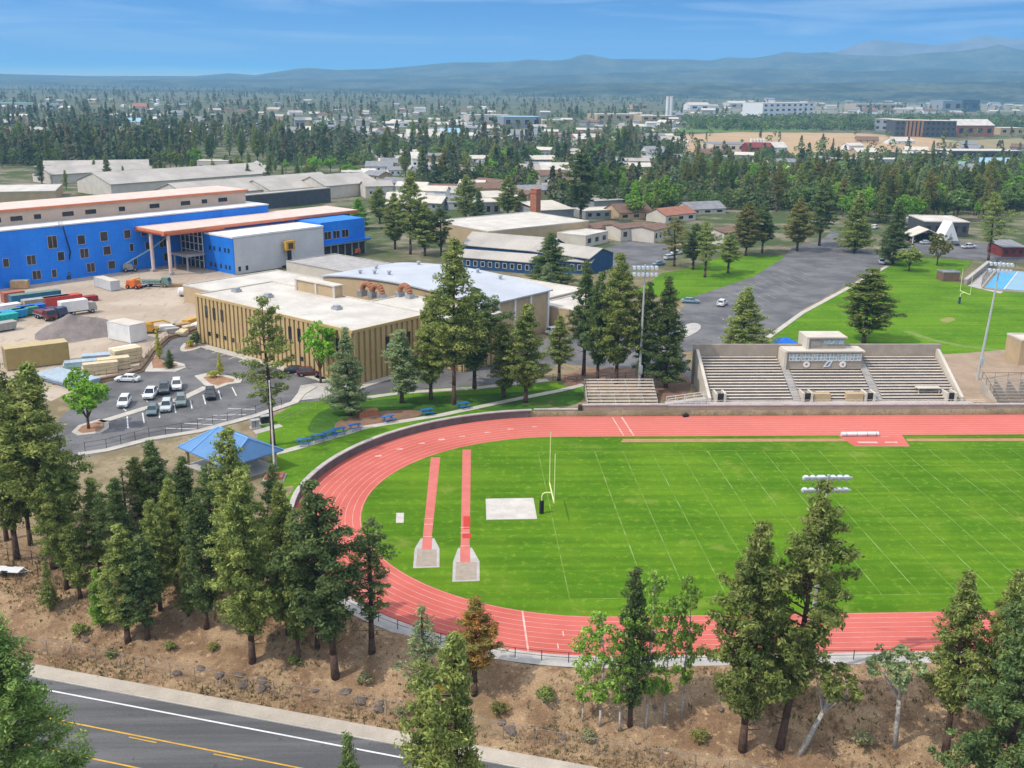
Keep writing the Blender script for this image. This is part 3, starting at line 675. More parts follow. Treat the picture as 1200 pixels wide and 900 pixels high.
# ---- the trees one can tell apart
t_ = tree
t_('near', 38, 1010, 714, 200, 'fresh', 'big bushy bright green pine at the near side of the street, in the lower corner')
t_('full', 20, 655, 408, 78, 'olive', 'tall pine at the very edge of the photo behind the bushier pine by the bins')
t_('full2', 63, 665, 425, 112, 'olive', 'tallest and bushiest pine of the roadside bank, beside the grey bins')
t_('tall', 8, 634, 445, 46, 'dark', 'dark pine with a bare lower trunk at the left edge of the bank')
t_('tall', 188, 634, 517, 52, 'dark', 'straight dark green pine with a bare trunk between the parking lot and the bank')
t_('sparse', 153, 650, 548, 46, 'grey', 'thin half dead grey pine behind the small roadside pines')
t_('slim', 150, 752, 615, 50, 'olive', 'small olive pine on the bank, left one of a close pair above the fence')
t_('slim', 173, 748, 628, 46, 'dark', 'small dark pine on the bank, right one of a close pair above the fence')
t_('slim', 94, 700, 612, 34, 'olive', 'narrow young pine below the tallest bank pine, next to the bare slope')
t_('young', 221, 722, 642, 30, 'olive', 'little sapling pine on the bank in the gap between bigger pines')
t_('full2', 36, 640, 470, 60, 'dark', 'dark pine filling the gap behind the tallest pine of the bank')
t_('slim', 118, 672, 560, 40, 'olive', 'slender olive pine in front of the thin half dead one')
t_('full', 208, 690, 560, 52, 'olive', 'olive pine in the middle of the bank belt below the pavilion')
t_('slim', 252, 668, 545, 46, 'dark', 'narrow dark pine squeezed between the pavilion and the broad olive pine')
t_('tall', 338, 742, 565, 58, 'olive', 'olive pine between the broad bank pine and the leaning dark one')
t_('full', 372, 760, 590, 58, 'dark', 'dark pine right behind the leaning pine beside the bend')
t_('young', 120, 735, 668, 30, 'bright', 'bright young pine at the front of the bank belt')
t_('full', 78, 690, 520, 62, 'olive', 'olive pine just right of the tallest bank pine, over the grey bins')
t_('full2', 148, 690, 560, 54, 'dark', 'dark pine behind the close pair of small pines above the fence')
t_('full', 188, 715, 585, 56, 'olive', 'olive pine standing right of the close pair above the fence')
t_('slim', 242, 735, 580, 46, 'dark', 'slim dark pine just left of the broad olive bank pine')
t_('tall', 326, 700, 545, 50, 'dark', 'dark pine under the flagpole planter beside the bend wall')
t_('full', 350, 775, 600, 54, 'olive', 'olive pine in front of the gap before the leaning bank pine')
t_('young', 60, 715, 660, 26, 'olive', 'small young pine alone on the bare upper slope by the bins')
t_('slim', 168, 640, 535, 40, 'olive', 'slim olive pine beside the straight dark one below the parking fence')
t_('slim', 590, 466, 378, 40, 'olive', 'slim olive pine between the tallest lawn pine and the tan end wall')
t_('full', 505, 468, 345, 52, 'olive', 'olive pine leaning into the tallest pine of the lawn')
t_('full', 700, 447, 318, 44, 'dark', 'dark pine filling the gap behind the small bleachers')
t_('tall2', 752, 450, 330, 50, 'dark', 'dark pine behind the floodlight of the small bleachers')
t_('full', 222, 660, 535, 54, 'dark', 'dark pine just below the blue roofed pavilion')
t_('slim', 282, 714, 500, 60, 'olive', 'pointed pine rising in front of the blue pavilion roof')
t_('full', 296, 776, 548, 92, 'olive', 'broad olive pine on the bank with its brown trunk bare above the fence')
t_('tall2', 393, 793, 560, 108, 'dark', 'large leaning dark pine on the bank beside the track bend', lean=(0.02, -.045))
t_('open', 436, 765, 612, 84, 'dark', 'open limbed dark pine standing before the red lanes of the bend')
t_('sparse', 497, 818, 708, 74, 'blue', 'small grey green pine at the foot of the track bend')
t_('tall', 556, 812, 702, 68, 'rust', 'pine with a dying orange brown top by the track railing')
t_('full2', 536, 1085, 742, 112, 'olive', 'lone olive pine at the near edge of the street, hiding part of the pavement')
t_('cone', 418, 1110, 862, 84, 'dark', 'pine of which only the dark top rises over the street edge')
t_('slim', 738, 850, 664, 44, 'dark', 'dark pine in the middle of the white stemmed aspens')
t_('full', 870, 878, 612, 108, 'olive', 'wide pine with a dark bare trunk, left of the tall floodlight pine')
t_('tall2', 914, 876, 562, 112, 'olive', 'tallest pine below the field, hiding the pole of the near floodlight', lean=(0, .085))
t_('tall', 1108, 880, 672, 78, 'olive', 'slender pine near the railing at the end of the near straight')
t_('bushy', 1168, 965, 690, 138, 'dark', 'bushy deep green pine in the lower corner beyond the white trunked tree')
t_('full', 1160, 880, 668, 76, 'olive', 'pine whose top shows over the bushy deep green pine in the corner')
t_('full2', 1205, 880, 700, 76, 'olive', 'pine cut in half by the right edge of the photo')
a_ = dict(name='aspen_tree', cat='aspen')
t_('aspen', 757, 853, 676, 46, 'aspen', 'aspen with a white stem directly right of the dark pine among the aspens', **a_)
t_('aspen2', 703, 852, 722, 50, 'aspen', 'leftmost aspen of the group below the field, bright and leafy', **a_)
t_('aspen2', 799, 838, 678, 42, 'aspen', 'rightmost aspen of the group, its white stem standing clear', **a_)
t_('aspen', 726, 856, 716, 44, 'aspen', 'bushy aspen right in front of the dark pine', **a_)
t_('aspen', 778, 845, 704, 40, 'aspen', 'short aspen between two taller white stemmed ones', **a_)
t_('aspen2', 683, 845, 748, 34, 'aspen', 'smallest aspen at the outer edge of the group, by the railing', **a_)
tree('crooked', 1049, 876, 757, 74, 'blue', 'small tree with a crooked white trunk and sparse pale crown', name='broadleaf_tree', cat='tree', rz=0.2)
tree('crooked', 938, 884, 775, 84, 'olive', 'leaning bare limbed tree with pale green leaves beside the tallest pine', name='broadleaf_tree', cat='tree', rz=PI, lean=(0, .42))
# behind the track
t_('open', 320, 522, 350, 72, 'olive', 'big open limbed pine standing behind the flagpole')
t_('cone', 410, 487, 384, 58, 'blue', 'blue green pine on the lawn by the brown block')
t_('slim', 471, 472, 386, 46, 'blue', 'narrow blue green pine before the right face of the gold building')
t_('tall', 532, 474, 280, 74, 'olive', 'tallest pine on the lawn, rising in front of the big grey roof')
t_('full2', 556, 456, 338, 78, 'dark', 'dark wide pine just behind the tallest pine of the lawn')
t_('full', 616, 472, 356, 60, 'olive', 'olive pine by the path below the tan end wall')
t_('tall', 655, 446, 370, 36, 'olive', 'thin pine beside the concrete path near the small bleachers')
t_('tall', 684, 440, 306, 42, 'dark', 'thin dark pine with a long bare trunk behind the small bleachers')
t_('full', 722, 450, 296, 66, 'olive', 'full olive pine directly behind the small bleachers')
t_('cone', 780, 455, 324, 68, 'dark', 'dark spreading pine between the two grandstands')
t_('cone', 868, 417, 336, 68, 'olive', 'cone shaped pine behind the left end of the grandstand')
t_('slim', 1012, 402, 314, 62, 'olive', 'rounded pine behind the press box on the big lawn')
t_('cone', 642, 338, 272, 66, 'dark', 'dark green spruce in front of the blue walled wing')
t_('cone', 640, 345, 308, 30, 'blue', 'small silver green spruce at the foot of the dark green spruce')
tree('round', 376, 449, 376, 42, 'leaf', 'round bright green street tree before the gold ribbed wall', name='broadleaf_tree', cat='tree')
tree('round', 104, 503, 443, 50, 'leaf', 'round bright green tree in the kerbed end of the parking row', name='broadleaf_tree', cat='tree')
tree('round', 92, 470, 430, 30, 'leaf', 'small green tree behind the parked dark car and the end island tree', name='broadleaf_tree', cat='tree')
tree('young', 199, 432, 411, 16, 'dark', 'small dark conical shrub on the first parking island', name='shrub', cat='shrub')
tree('young', 187, 421, 385, 9, 'yellow', 'thin yellowing sapling on the first parking island', name='sapling', cat='sapling')
tree('young', 258, 440, 414, 10, 'yellow', 'thin yellowing sapling on the second parking island', name='sapling', cat='sapling')
tree('shrub', 250, 443, 435, 14, 'yellow', 'low yellow bush beside the sapling of the second parking island', name='shrub', cat='shrub')
tree('shrub', 230, 405, 390, 15, 'dark', 'dark purple green round bush at the corner of the gold building', name='shrub', cat='shrub')
tree('shrub', 223, 407, 399, 10, 'yellow', 'small yellow bush beside the dark round bush', name='shrub', cat='shrub')
tree('cone', 420, 268, 232, 36, 'leaf', 'bright green conical tree at the end of the blue wrapped wing', name='conifer_tree', cat='tree')
for i, (bx, by, tp, wp, kd, cl, lb) in enumerate([(463, 292, 226, 34, 'full', 'olive', 'olive pine at the left of the tall pair behind the grey roof'), (560, 268, 222, 28, 'cone', 'dark', 'dark conifer beside the greenhouse'), (445, 262, 218, 30, 'full', 'olive', 'olive conifer left of the tall pair, beyond the salmon roof end'),
        (481, 298, 200, 46, 'tall', 'olive', 'tall olive pine behind the grey roof, left of a pair'), (517, 300, 240, 34, 'tall2', 'dark', 'dark pine behind the grey roof, right of a pair'),
        (498, 300, 236, 36, 'full', 'olive', 'middle olive pine between the pair behind the grey roof'), (546, 265, 205, 34, 'full2', 'olive', 'olive pine beyond the long grey roof with blue walls'),
        (680, 262, 172, 52, 'tall2', 'dark', 'very tall dark pine right of the brick chimney'), (705, 240, 190, 34, 'full', 'dark', 'dark pine beside the very tall one by the chimney'), (595, 255, 205, 32, 'full', 'olive', 'olive pine left of the brick chimney'),
        (610, 252, 222, 26, 'cone', 'brown', 'brownish pine touching the brick chimney'),
        (790, 312, 255, 44, 'open', 'brown', 'open brownish pine at the edge of the sunny corner lawn'), (826, 325, 260, 42, 'open', 'olive', 'open pine in the middle of the sunny corner lawn'), (853, 320, 272, 30, 'tall', 'olive', 'small pine nearest the parking rows on the corner lawn'),
        (812, 316, 262, 38, 'full2', 'dark', 'dense darker pine among the corner lawn pines'), (874, 300, 236, 40, 'full', 'brown', 'brown tinged pine at the far tip of the corner lawn'), (893, 296, 236, 36, 'full2', 'dark', 'dark pine by the drive behind the corner lawn'),
        (1001, 296, 224, 46, 'cone', 'olive', 'wide olive pine on the traffic bed where the drives meet'), (1046, 310, 236, 44, 'cone', 'dark', 'dark pine at the kerb end of the parking lot'),
        (1065, 318, 288, 34, 'broad', 'olive', 'low round tree on the big lawn near the kerb'), (1098, 311, 274, 34, 'broad2', 'brown', 'low olive brown tree on the big lawn, second from the kerb'),
        (1158, 305, 226, 50, 'open', 'olive', 'tall open pine at the corner of the blue court'), (934, 294, 232, 40, 'full', 'brown', 'reddish brown pine by the drive entrance'),
        (960, 288, 208, 46, 'tall2', 'dark', 'tall dark pine at the drive entrance')]):
    tree(kd, bx, by, tp, wp, cl, lb, name='broadleaf_tree' if kd[:5] == 'broad' else 'pine_tree', cat='tree' if kd[:5] == 'broad' else 'pine tree')
for i, (bx, by, sz) in enumerate([(94, 742, 14), (428, 800, 13), (250, 762, 10), (345, 778, 12), (470, 838, 12), (585, 835, 14), (640, 820, 16), (1010, 872, 16), (820, 868, 14), (130, 770, 10), (690, 868, 13), (515, 800, 12), (200, 760, 9)]):
    w = G(bx, by); plant('shrub', 'shrub', w, sz*.055+.25, sz*.14, ['olive', 'grey', 'brown'][i % 3], 'low dry shrub growing on the roadside bank', 'shrub', 'low shrubs on the roadside bank')
# ---- the middle distance: trees among the streets behind the school
def in_poly(x, y, P):
    c = False; j = len(P)-1
    for i in range(len(P)):
        if (P[i][1] > y) != (P[j][1] > y) and x < (P[j][0]-P[i][0])*(y-P[i][1])/(P[j][1]-P[i][1])+P[i][0]: c = not c
        j = i
    return c
# where the scattered houses of the town stand (built further down); trees keep clear of their street side
zonesH = [([(430, 180), (800, 175), (800, 225), (560, 245), (440, 250)], 66, (10, 19), 'small house half hidden among the trees beyond the chimney', 'small houses beyond the chimney'), ([(0, 116), (420, 116), (420, 165), (0, 170)], 84, (12, 24), 'pale house glimpsed among the dark conifers of the left town', 'pale houses among the left conifers'),
          ([(800, 118), (1200, 114), (1200, 134), (800, 136)], 58, (14, 36), 'tiny pale building in the far town below the dark ridge', 'tiny pale buildings of the far town'), ([(820, 190), (1200, 186), (1200, 216), (1000, 212), (820, 204)], 16, (9, 16), 'small house among the leafy trees on the right', 'small houses among the leafy trees'), ([(420, 124), (800, 132), (800, 172), (420, 165)], 84, (12, 22), 'pale house in the middle of the far town', 'pale houses of the far town'), ([(980, 160), (1200, 176), (1200, 186), (980, 186)], 8, (14, 26), 'low shed at the far side of the charcoal warehouses', 'low sheds by the warehouses')]
hq_ = random.Random(31); SPOTS = []; HPOS = []
for Z in zonesH:
    P = Z[0]; xs = [p[0] for p in P]; ys = [p[1] for p in P]; k = 0; tries = 0
    while k < Z[1] and tries < 4000:
        tries += 1; x, y = hq_.uniform(min(xs), max(xs)), hq_.uniform(min(ys), max(ys))
        if not in_poly(x, y, P) or any(abs(x-q[0]) < 11 and abs(y-q[1]) < 3.2 for q in SPOTS): continue
        k += 1; SPOTS.append((x, y, Z)); w_ = G(x, y, 1.0); HPOS.append((w_.x, w_.y, Z[2][1]))
HARR = np.array(HPOS)
def clear(w, f=1.0):
    """true where a tree would not stand in a house or close before its street side"""
    dx = np.abs(HARR[:, 0]-w[0]-(HARR[:, 1]-w[1])*(w[0]+12.6)/max(1., w[1]+105)); dy = HARR[:, 1]-w[1]
    return not bool(np.any((dx < HARR[:, 2]*.55*f) & (dy > -14) & (dy < 46*f)))
zones = [  # polygon of the trees' feet in the photograph, how many, kinds, colours, heights, name, label, group
    ([(-20, 168), (420, 165), (430, 188), (-20, 197)], 66, ['full', 'cone', 'full2', 'tall2', 'slim'], ['dark', 'olive', 'mid', 'olive', 'blue'], (14, 24), 'conifer_tree', 'dark conifer in the dense belt behind the long metal roofs', 'dark conifers behind the long metal roofs'),
    ([(10, 206), (420, 203), (430, 236), (330, 232), (300, 222), (60, 222)], 17, ['cone', 'full', 'slim', 'tall2'], ['dark', 'olive', 'olive'], (9, 15), 'conifer_tree', 'small conifer standing between the long metal roofs', 'conifers between the long metal roofs'),
    ([(425, 172), (800, 165), (800, 215), (640, 230), (560, 250), (440, 262)], 40, ['full', 'full2', 'cone', 'tall2', 'tall'], ['dark', 'olive', 'olive', 'brown'], (15, 25), 'conifer_tree', 'conifer among the low houses beyond the chimney', 'conifers among the low houses'),
    ([(430, 185), (780, 180), (780, 225), (560, 250), (440, 258)], 84, ['broad', 'broad2', 'round'], ['leaf', 'mid', 'mid', 'olive', 'mid'], (8, 13), 'broadleaf_tree', 'leafy yard tree among the low houses beyond the chimney', 'leafy trees among the low houses'),
    ([(745, 226), (860, 232), (985, 255), (1060, 258), (1220, 236), (1220, 205), (960, 208), (800, 203)], 92, ['full', 'full2', 'tall2', 'cone', 'tall'], ['olive', 'dark', 'olive', 'brown', 'blue'], (15, 23), 'conifer_tree', 'conifer in the tree belt beyond the right-hand parking lot', 'conifers beyond the parking lot'),
    ([(770, 206), (960, 204), (1220, 206), (1220, 250), (1080, 246), (900, 238), (770, 226)], 105, ['broad', 'broad2', 'round', 'broad'], ['leaf', 'mid', 'leaf', 'aspen', 'mid', 'lime', 'mid'], (9, 15), 'broadleaf_tree', 'leafy green tree in the tree belt beyond the right-hand parking lot', 'leafy trees beyond the parking lot')]
zones += [([(770, 228), (860, 238), (985, 260), (1060, 264), (1190, 252), (1190, 230), (960, 227)], 62, ['broad', 'broad2', 'round'], ['leaf', 'mid', 'leaf', 'mid', 'mid'], (8, 14), 'broadleaf_tree', 'leafy tree among the roofs just beyond the drives', 'leafy trees just beyond the drives'),
          ([(760, 230), (860, 240), (940, 256), (1060, 264), (1180, 254), (1180, 236), (960, 232)], 38, ['full', 'full2', 'cone', 'tall2'], ['olive', 'dark', 'olive', 'brown'], (15, 23), 'conifer_tree', 'conifer among the roofs just beyond the drives', 'conifers just beyond the drives'),
          ([(190, 197), (430, 193), (430, 216), (300, 207), (190, 205)], 26, ['broad', 'full', 'round', 'cone'], ['leaf', 'olive', 'dark', 'mid'], (7, 13), 'yard_tree', 'small tree in the yards beyond the metal roofed halls', 'small trees beyond the metal roofed halls'),
          ([(640, 228), (780, 222), (780, 256), (740, 258), (700, 238), (650, 240)], 34, ['broad', 'round', 'full', 'full2'], ['leaf', 'olive', 'dark', 'aspen'], (9, 18), 'yard_tree', 'yard tree around the houses behind the modular classrooms', 'yard trees behind the modular classrooms')]
zr = random.Random(9)
for P, n, ks, cs, (h0, h1), nm_, lb, gr in zones:
    xs = [p[0] for p in P]; ys = [p[1] for p in P]; got = []; tries = 0
    while len(got) < n and tries < 6000:
        tries += 1; x, y = zr.uniform(min(xs), max(xs)), zr.uniform(min(ys), max(ys))
        if not in_poly(x, y, P) or any(abs(x-a)*.8+abs(y-b)*1.6 < 6.5 for a, b in got) or not clear(G(x, y)): continue
        got.append((x, y))
    for x, y in got:
        w = G(x, y); k = zr.choice(ks); H = zr.uniform(h0, h1)
        plant(nm_, k, w, H, H*zr.uniform(.62, .95) if k[:3] in ('bro', 'rou') else H*zr.uniform(.26, .40), zr.choice(cs), lb, 'tree', gr)
# ---- the far wood: one mass of small trees fading to the hills
def far_mat():
    q = NT('far_foliage', .85, .1); n, l = q.n, q.l
    at = n.new('ShaderNodeAttribute'); at.attribute_name = 'tint'
    ge = n.new('ShaderNodeNewGeometry').outputs['Random Per Island']
    l.new(q.scale(at.outputs['Color'], q.rng(ge, 0, 1, .7, 1.3)), q.b.inputs['Base Color'])
    tr_ = n.new('ShaderNodeBsdfTranslucent'); l.new(at.outputs['Color'], tr_.inputs[0]); mx_ = n.new('ShaderNodeMixShader'); mx_.inputs[0].default_value = .4
    l.new(q.b.outputs[0], mx_.inputs[1]); l.new(tr_.outputs[0], mx_.inputs[2]); l.new(mx_.outputs[0], n['Material Output'].inputs['Surface'])
    return q.m
def far_wood():
    r = np.random.default_rng(4)
    def patch(x, y): return math.sin(x*.011+2.1*math.sin(y*.006))+math.sin(y*.0085+1.7*math.sin(x*.007+1))+.7*math.sin((x-y)*.021)
    def dens(x, y):
        """how wooded the town is there"""
        if x < 425 and y > 172: return .6 if y < 194 and not 225 < x < 315 else 0.
        if y > 200: return .0 if x < 470 or y > 246 or (y > 226 and x < 640) else .45
        if x > 800: return .8 if y < 116 else (.24 if y < 141 else (.95 if y < 153 else (.02 if y < 183 else .30)))
        if x > 640: return .85 if y < 122 else (.22 if y < 152 else .30)
        if x > 380: return .75 if y < 116 else (.34 if y < 138 else .24)
        return .7 if y < 112 else (.32 if y < 150 else .5)
    PAL = [(0.085, 0.121, 0.056), (0.116, 0.152, 0.071), (0.155, 0.178, 0.085), (0.132, 0.171, 0.101), (0.186, 0.186, 0.093), (0.171, 0.155, 0.093)]
    PALL = [(.11, .17, .05), (.13, .19, .065), (.17, .22, .06), (.09, .14, .05), (.15, .18, .09)]
    cnt = 0; tries = 0; cs = []
    while cnt < 8300 and tries < 120000:
        tries += 1
        x = r.uniform(-40, 1240); y = 101+(r.random()**1.2)*146
        if r.random() > dens(x, y): continue
        w = G(x, y, 1.0); D = w[1]-_C[1]
        if D > 5600 or not clear(w, 1.0 if D < 1500 else 1.6): continue
        if y < 172 and not (x > 800 and 141 < y < 153) and patch(w[0], w[1])+r.normal()*.45 < -.35: continue
        cnt += 1
        H = r.uniform(8, 19)*(1.2 if r.random() < .15 else 1); R = H*r.uniform(.14, .25); q = 150 if D < 620 else (76 if D < 1000 else (34 if D < 2000 else 18))
        leafy = r.random() < (.66 if x > 640 else (.66 if x > 400 and y > 135 else .30))
        if x > 790 and y > 181: leafy = r.random() < .8; H *= .8
        if leafy: H *= r.uniform(.45, .65); R = H*r.uniform(.38, .55)
        if x > 800 and 141 < y < 153: leafy = True; H = r.uniform(8, 12); R = H*.55
        t = r.random(q)**(.75); a = r.uniform(0, 6.283, q)
        prof = np.sqrt(np.clip(1-(2*t-1)**2, 0, 1)) if leafy else (1-t)**r.uniform(.5, .9)
        rad = R*prof*r.uniform(.45, 1.08, q)+.15
        c = np.stack([w[0]+np.cos(a)*rad, w[1]+np.sin(a)*rad, 1+H*(.08+.92*t)], 1)
        nn = np.stack([np.cos(a), np.sin(a), np.full(q, .8)], 1)+r.normal(size=(q, 3))*.45; nn /= np.linalg.norm(nn, axis=1)[:, None]
        u = np.cross(nn, r.normal(size=(q, 3))); u /= np.linalg.norm(u, axis=1)[:, None]; v = np.cross(nn, u)
        s = H*{150: .052, 76: .072, 34: .105, 18: .145}[q]*r.uniform(.7, 1.3, (q, 1))*(1.35 if leafy else 1)
        pal = PALL if leafy else PAL
        cs.append((c, u*s, v*s*.7, np.array(pal[r.integers(len(pal))])*r.uniform(.75, 1.3)))
    c = np.concatenate([q[0] for q in cs]); u = np.concatenate([q[1] for q in cs]); v = np.concatenate([q[2] for q in cs])
    me = fast_mesh('far_wood', np.stack([c-u-v*.6, c+u*.2-v, c+u+v*.5, c-u*.2+v], 1).reshape(-1, 3), np.arange(4*len(c)).reshape(-1, 4), far_mat())
    col = np.concatenate([np.repeat(np.append(q[3], 1.0)[None], 4*len(q[0]), 0) for q in cs]).astype(np.float32)
    me.attributes.new('tint', 'FLOAT_COLOR', 'POINT').data.foreach_set('color', col.ravel())
    o = bpy.data.objects.new('far_wood', me); COL.objects.link(o); tag(o, kind='stuff')
far_wood()
# ================================================================== school buildings
RZ0 = math.atan2(.735, .677)
def FL(X, Y, z=1.0): return Vector((-32.6+.677*X-.735*Y, 82.8+.735*X+.677*Y, z))      # school grid: X away to the right, Y away to the left
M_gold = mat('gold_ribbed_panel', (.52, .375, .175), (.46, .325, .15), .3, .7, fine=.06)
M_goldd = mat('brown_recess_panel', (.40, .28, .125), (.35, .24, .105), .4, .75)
M_glass = mat('dark_window_glass', (.022, .026, .032), (.014, .016, .020), .6, .12, spec=.6)
M_wroof = mat('pale_roof_membrane', (.60, .56, .50), (.46, .42, .37), .16, .85, fine=.05, detail=9, seam=((0, 3.0, .10, .05), (1, 6.0, .10, .05)))
M_groof = mat('blue_grey_gym_roof', (.48, .50, .54), (.40, .42, .46), .10, .6, fine=.04, detail=8, seam=((0, 3.0, .10, .06), (1, 11.0, .12, .08)))
M_tan = mat('tan_wall', (.48, .36, .215), (.41, .305, .18), .35, .8, fine=.06)
M_cream = mat('cream_wall', (.58, .53, .45), (.50, .45, .38), .3, .8, fine=.05)
M_white = mat('white_paint', (.76, .75, .73), (.66, .65, .63), .5, .6)
M_blue = mat('blue_wall_membrane', (.020, .235, .82), (.015, .180, .70), .12, .5, fine=.08, detail=8, seam=((0, 2.74, .22, .05), (2, 3.05, .18, .05)))
M_bluel = mat('grey_white_wrap', (.60, .60, .60), (.52, .52, .53), .15, .6, fine=.04, seam=((0, 2.4, .12, .04), (2, 3.5, .14, .04)))
M_orange = mat('salmon_primer_steel', (.68, .20, .085), (.58, .17, .075), .5, .6)
M_oroof = mat('salmon_pink_roof_deck', (.64, .52, .46), (.60, .43, .35), .3, .75, fine=.06)
M_beige = mat('beige_sheathing', (.56, .44, .34), (.49, .38, .29), .25, .8, fine=.05)
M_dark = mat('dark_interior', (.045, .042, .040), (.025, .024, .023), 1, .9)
M_copper = mat('rusty_duct', (.40, .17, .085), (.30, .12, .06), 1.2, .6)
M_steel = mat('galvanised_steel', (.42, .44, .46), (.32, .34, .36), 1.5, .45, metal=.4)
M_slab = mat('raw_slab_concrete', (.40, .38, .36), (.30, .285, .27), .5, .9)
def window(par, mb_face, u, z, w, h, frame=None, off=0.0, name='window', glass=None):
    """one window on a face of a box: face 'f' y=off facing -y, 'b' y=off facing +y, 'l' x=off facing -x, 'r' x=off facing +x"""
    s = -1 if mb_face in 'fl' else 1
    def bx(mb, u0, u1, z0, z1, d0, d1):
        a, b = sorted((off+s*d0, off+s*d1))
        return mb.box(u0, u1, a, b, z0, z1) if mb_face in 'fb' else mb.box(a, b, u0, u1, z0, z1)
    o = bx(MB(), u-w/2, u+w/2, z, z+h, -.05, .03).build(name, glass or M_glass, par)
    if frame:
        q = MB(); t = .09
        bx(q, u-w/2-t, u+w/2+t, z+h, z+h+t, -.02, .08); bx(q, u-w/2-t, u+w/2+t, z-t, z, -.02, .08)
        bx(q, u-w/2-t, u-w/2, z, z+h, -.02, .08); bx(q, u+w/2, u+w/2+t, z, z+h, -.02, .08)
        if w > 2.2: bx(q, u-.05, u+.05, z, z+h, -.02, .07)
        q.build('frame', frame, o)
    return o
def flat_roof(par, x0, x1, y0, y1, z, m, par_h=.35, t=.3, edge=None):
    e = edge or m
    MB().box(x0+.02, x1-.02, y0+.02, y1-.02, z-.05, z+.06).build('roof', m, par)
    q = MB(); q.box(x0-.08, x1+.08, y0-.08, y0+t, z-.08, z+par_h).box(x0-.08, x1+.08, y1-t, y1+.08, z-.08, z+par_h).box(x0-.08, x0+t, y0+t, y1-t, z-.08, z+par_h).box(x1-t, x1+.08, y0+t, y1-t, z-.08, z+par_h)
    q.build('roof_edge', e, par)
# --- gold ribbed classroom building (local x = grid X, local y = grid Y)
gb = root('school_building', 'gold ribbed two storey building with a pale flat roof beside the parking lot', 'building', FL(0, 0), RZ0)
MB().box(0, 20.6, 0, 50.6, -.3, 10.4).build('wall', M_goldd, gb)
q = MB()
k = 0; y = .45
skip = [(42.0, 43.0), (39.0, 40.0), (36.0, 37.0)]
while y < 50.4:
    q.box(-.28, 0.02, y-.42, y+.42, .1, 10.3); y += 1.42
x = .6
while x < 20.3: q.box(x-.42, x+.42, -.28, .02, .1, 10.3); x += 1.42
q.box(-.34, -.02, -.34, 50.7, 10.3, 10.85); q.box(-.02, 20.6, -.34, -.02, 10.3, 10.85)
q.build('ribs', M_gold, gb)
for yy in (46.6, 43.75, 40.9, 29.6, 26.7, 18.2, 15.4, 12.5, 3.9): window(gb, 'l', yy, 6.1, 1.0, 2.6, None, -.30)
for yy in (46.0, 43.2, 40.3, 37.5, 29.0, 26.1, 17.6, 14.8): window(gb, 'l', yy, 2.2, .85, .9, None, -.30)
for xx in (8.7, 11.5, 14.4): window(gb, 'f', xx, 5.2, 1.0, 2.9, None, -.30)
MB().box(-.31, -.1, 35.2, 36.4, .1, 2.4).build('door', M_goldd, gb)
flat_roof(gb, 0, 20.6, 0, 50.6, 10.5, M_wroof, .3, .3, M_cream)
for (xx, yy) in ((9, 37), (11, 17), (8, 47)):
    MB().box(xx-.8, xx+.8, yy-.9, yy+.9, 10.56, 11.15).box(xx-.55, xx+.55, yy-.6, yy+.6, 11.15, 11.45).build('roof_vent', M_steel, gb)
MB().box(18.2, 20.4, 26, 39, 10.57, 13.0).build('penthouse_wall', M_tan, gb)
qq = MB(); qq.box(18.0, 18.2, 25.8, 26.4, 10.57, 13.2); qq.box(18.0, 18.2, 31.8, 32.4, 10.57, 13.2); qq.box(18.0, 18.2, 38.6, 39.2, 10.57, 13.2); qq.box(17.9, 20.6, 25.8, 39.2, 13.0, 13.25)
qq.build('penthouse_trim', M_cream, gb)
# --- entrance block and arched gymnasium
g2 = root('school_building', 'gold ribbed entrance block between the grey gymnasium and the tall lawn pine', 'building', FL(20.75, -9), RZ0)
MB().box(0, 12, 0, 28, -.3, 9.9).build('wall', M_goldd, g2)
q = MB(); y = .5
while y < 8.8: q.box(-.28, .02, y-.42, y+.42, .1, 9.9); y += 1.42
x = .5
while x < 12: q.box(x-.42, x+.42, -.28, .02, .1, 9.9); x += 1.42
q.build('ribs', M_gold, g2); flat_roof(g2, 0, 12, 0, 28, 10.1, M_wroof, .3, .3, M_cream)
for yy in (2.4, 5.2): window(g2, 'l', yy, 5.2, 1, 2.9, None, -.30)
gy = root('gymnasium', 'large gymnasium with an arched blue grey roof and tan end wall', 'building', FL(36.4, .4), RZ0)
Lg, Wg, He = 24.5, 51.0, 9.6
def arch(t): return He+1.7*math.sin(PI*t)**.8 if 0 < t < 1 else He
nA = 20
prof = [(Wg*i/nA, arch(i/nA)) for i in range(nA+1)]
w_ = MB(); ring0 = [(0, 0, -.3)]+[(0, y, z-.12) for y, z in prof]+[(0, Wg, -.3)]
w_.loft([ring0, [(Lg, b, c) for a, b, c in ring0]]); w_.build('wall', M_tan, gy)
r_ = MB(); rr = [(y, z) for y, z in prof]; up_ = [(y, z+.3) for y, z in prof]
ringr = [(y-.0, z) for y, z in rr]+up_[::-1]; ringr[0] = (-.7, He-.1); ringr[-1] = (-.7, He+.2); ringr[nA] = (Wg+.7, He-.1); ringr[nA+1] = (Wg+.7, He+.2)
r_.loft([[(-.4, y, z) for y, z in ringr], [(Lg+.5, y, z) for y, z in ringr]]); r_.build('roof', M_groof, gy)
q = MB()
for xx in (.6, 6.2, 11.8, 17.4, 23.9): q.box(xx-.28, xx+.28, -.35, .02, 0, He-.15)
q.build('pilasters', M_white, gy)
for i, (xx, yy) in enumerate(((6, 34), (5, 38), (4, 42), (12, 45), (20, 30), (22, 20), (22, 40), (9, 22), (21, 12))):
    z_ = arch(yy/Wg)+.28; MB().tube((xx, yy, z_), (xx, yy, z_+.7), .35, .35, 10).tube((xx, yy, z_+.7), (xx, yy, z_+.95), .6, .5, 10).build('roof_vent', M_steel, gy)
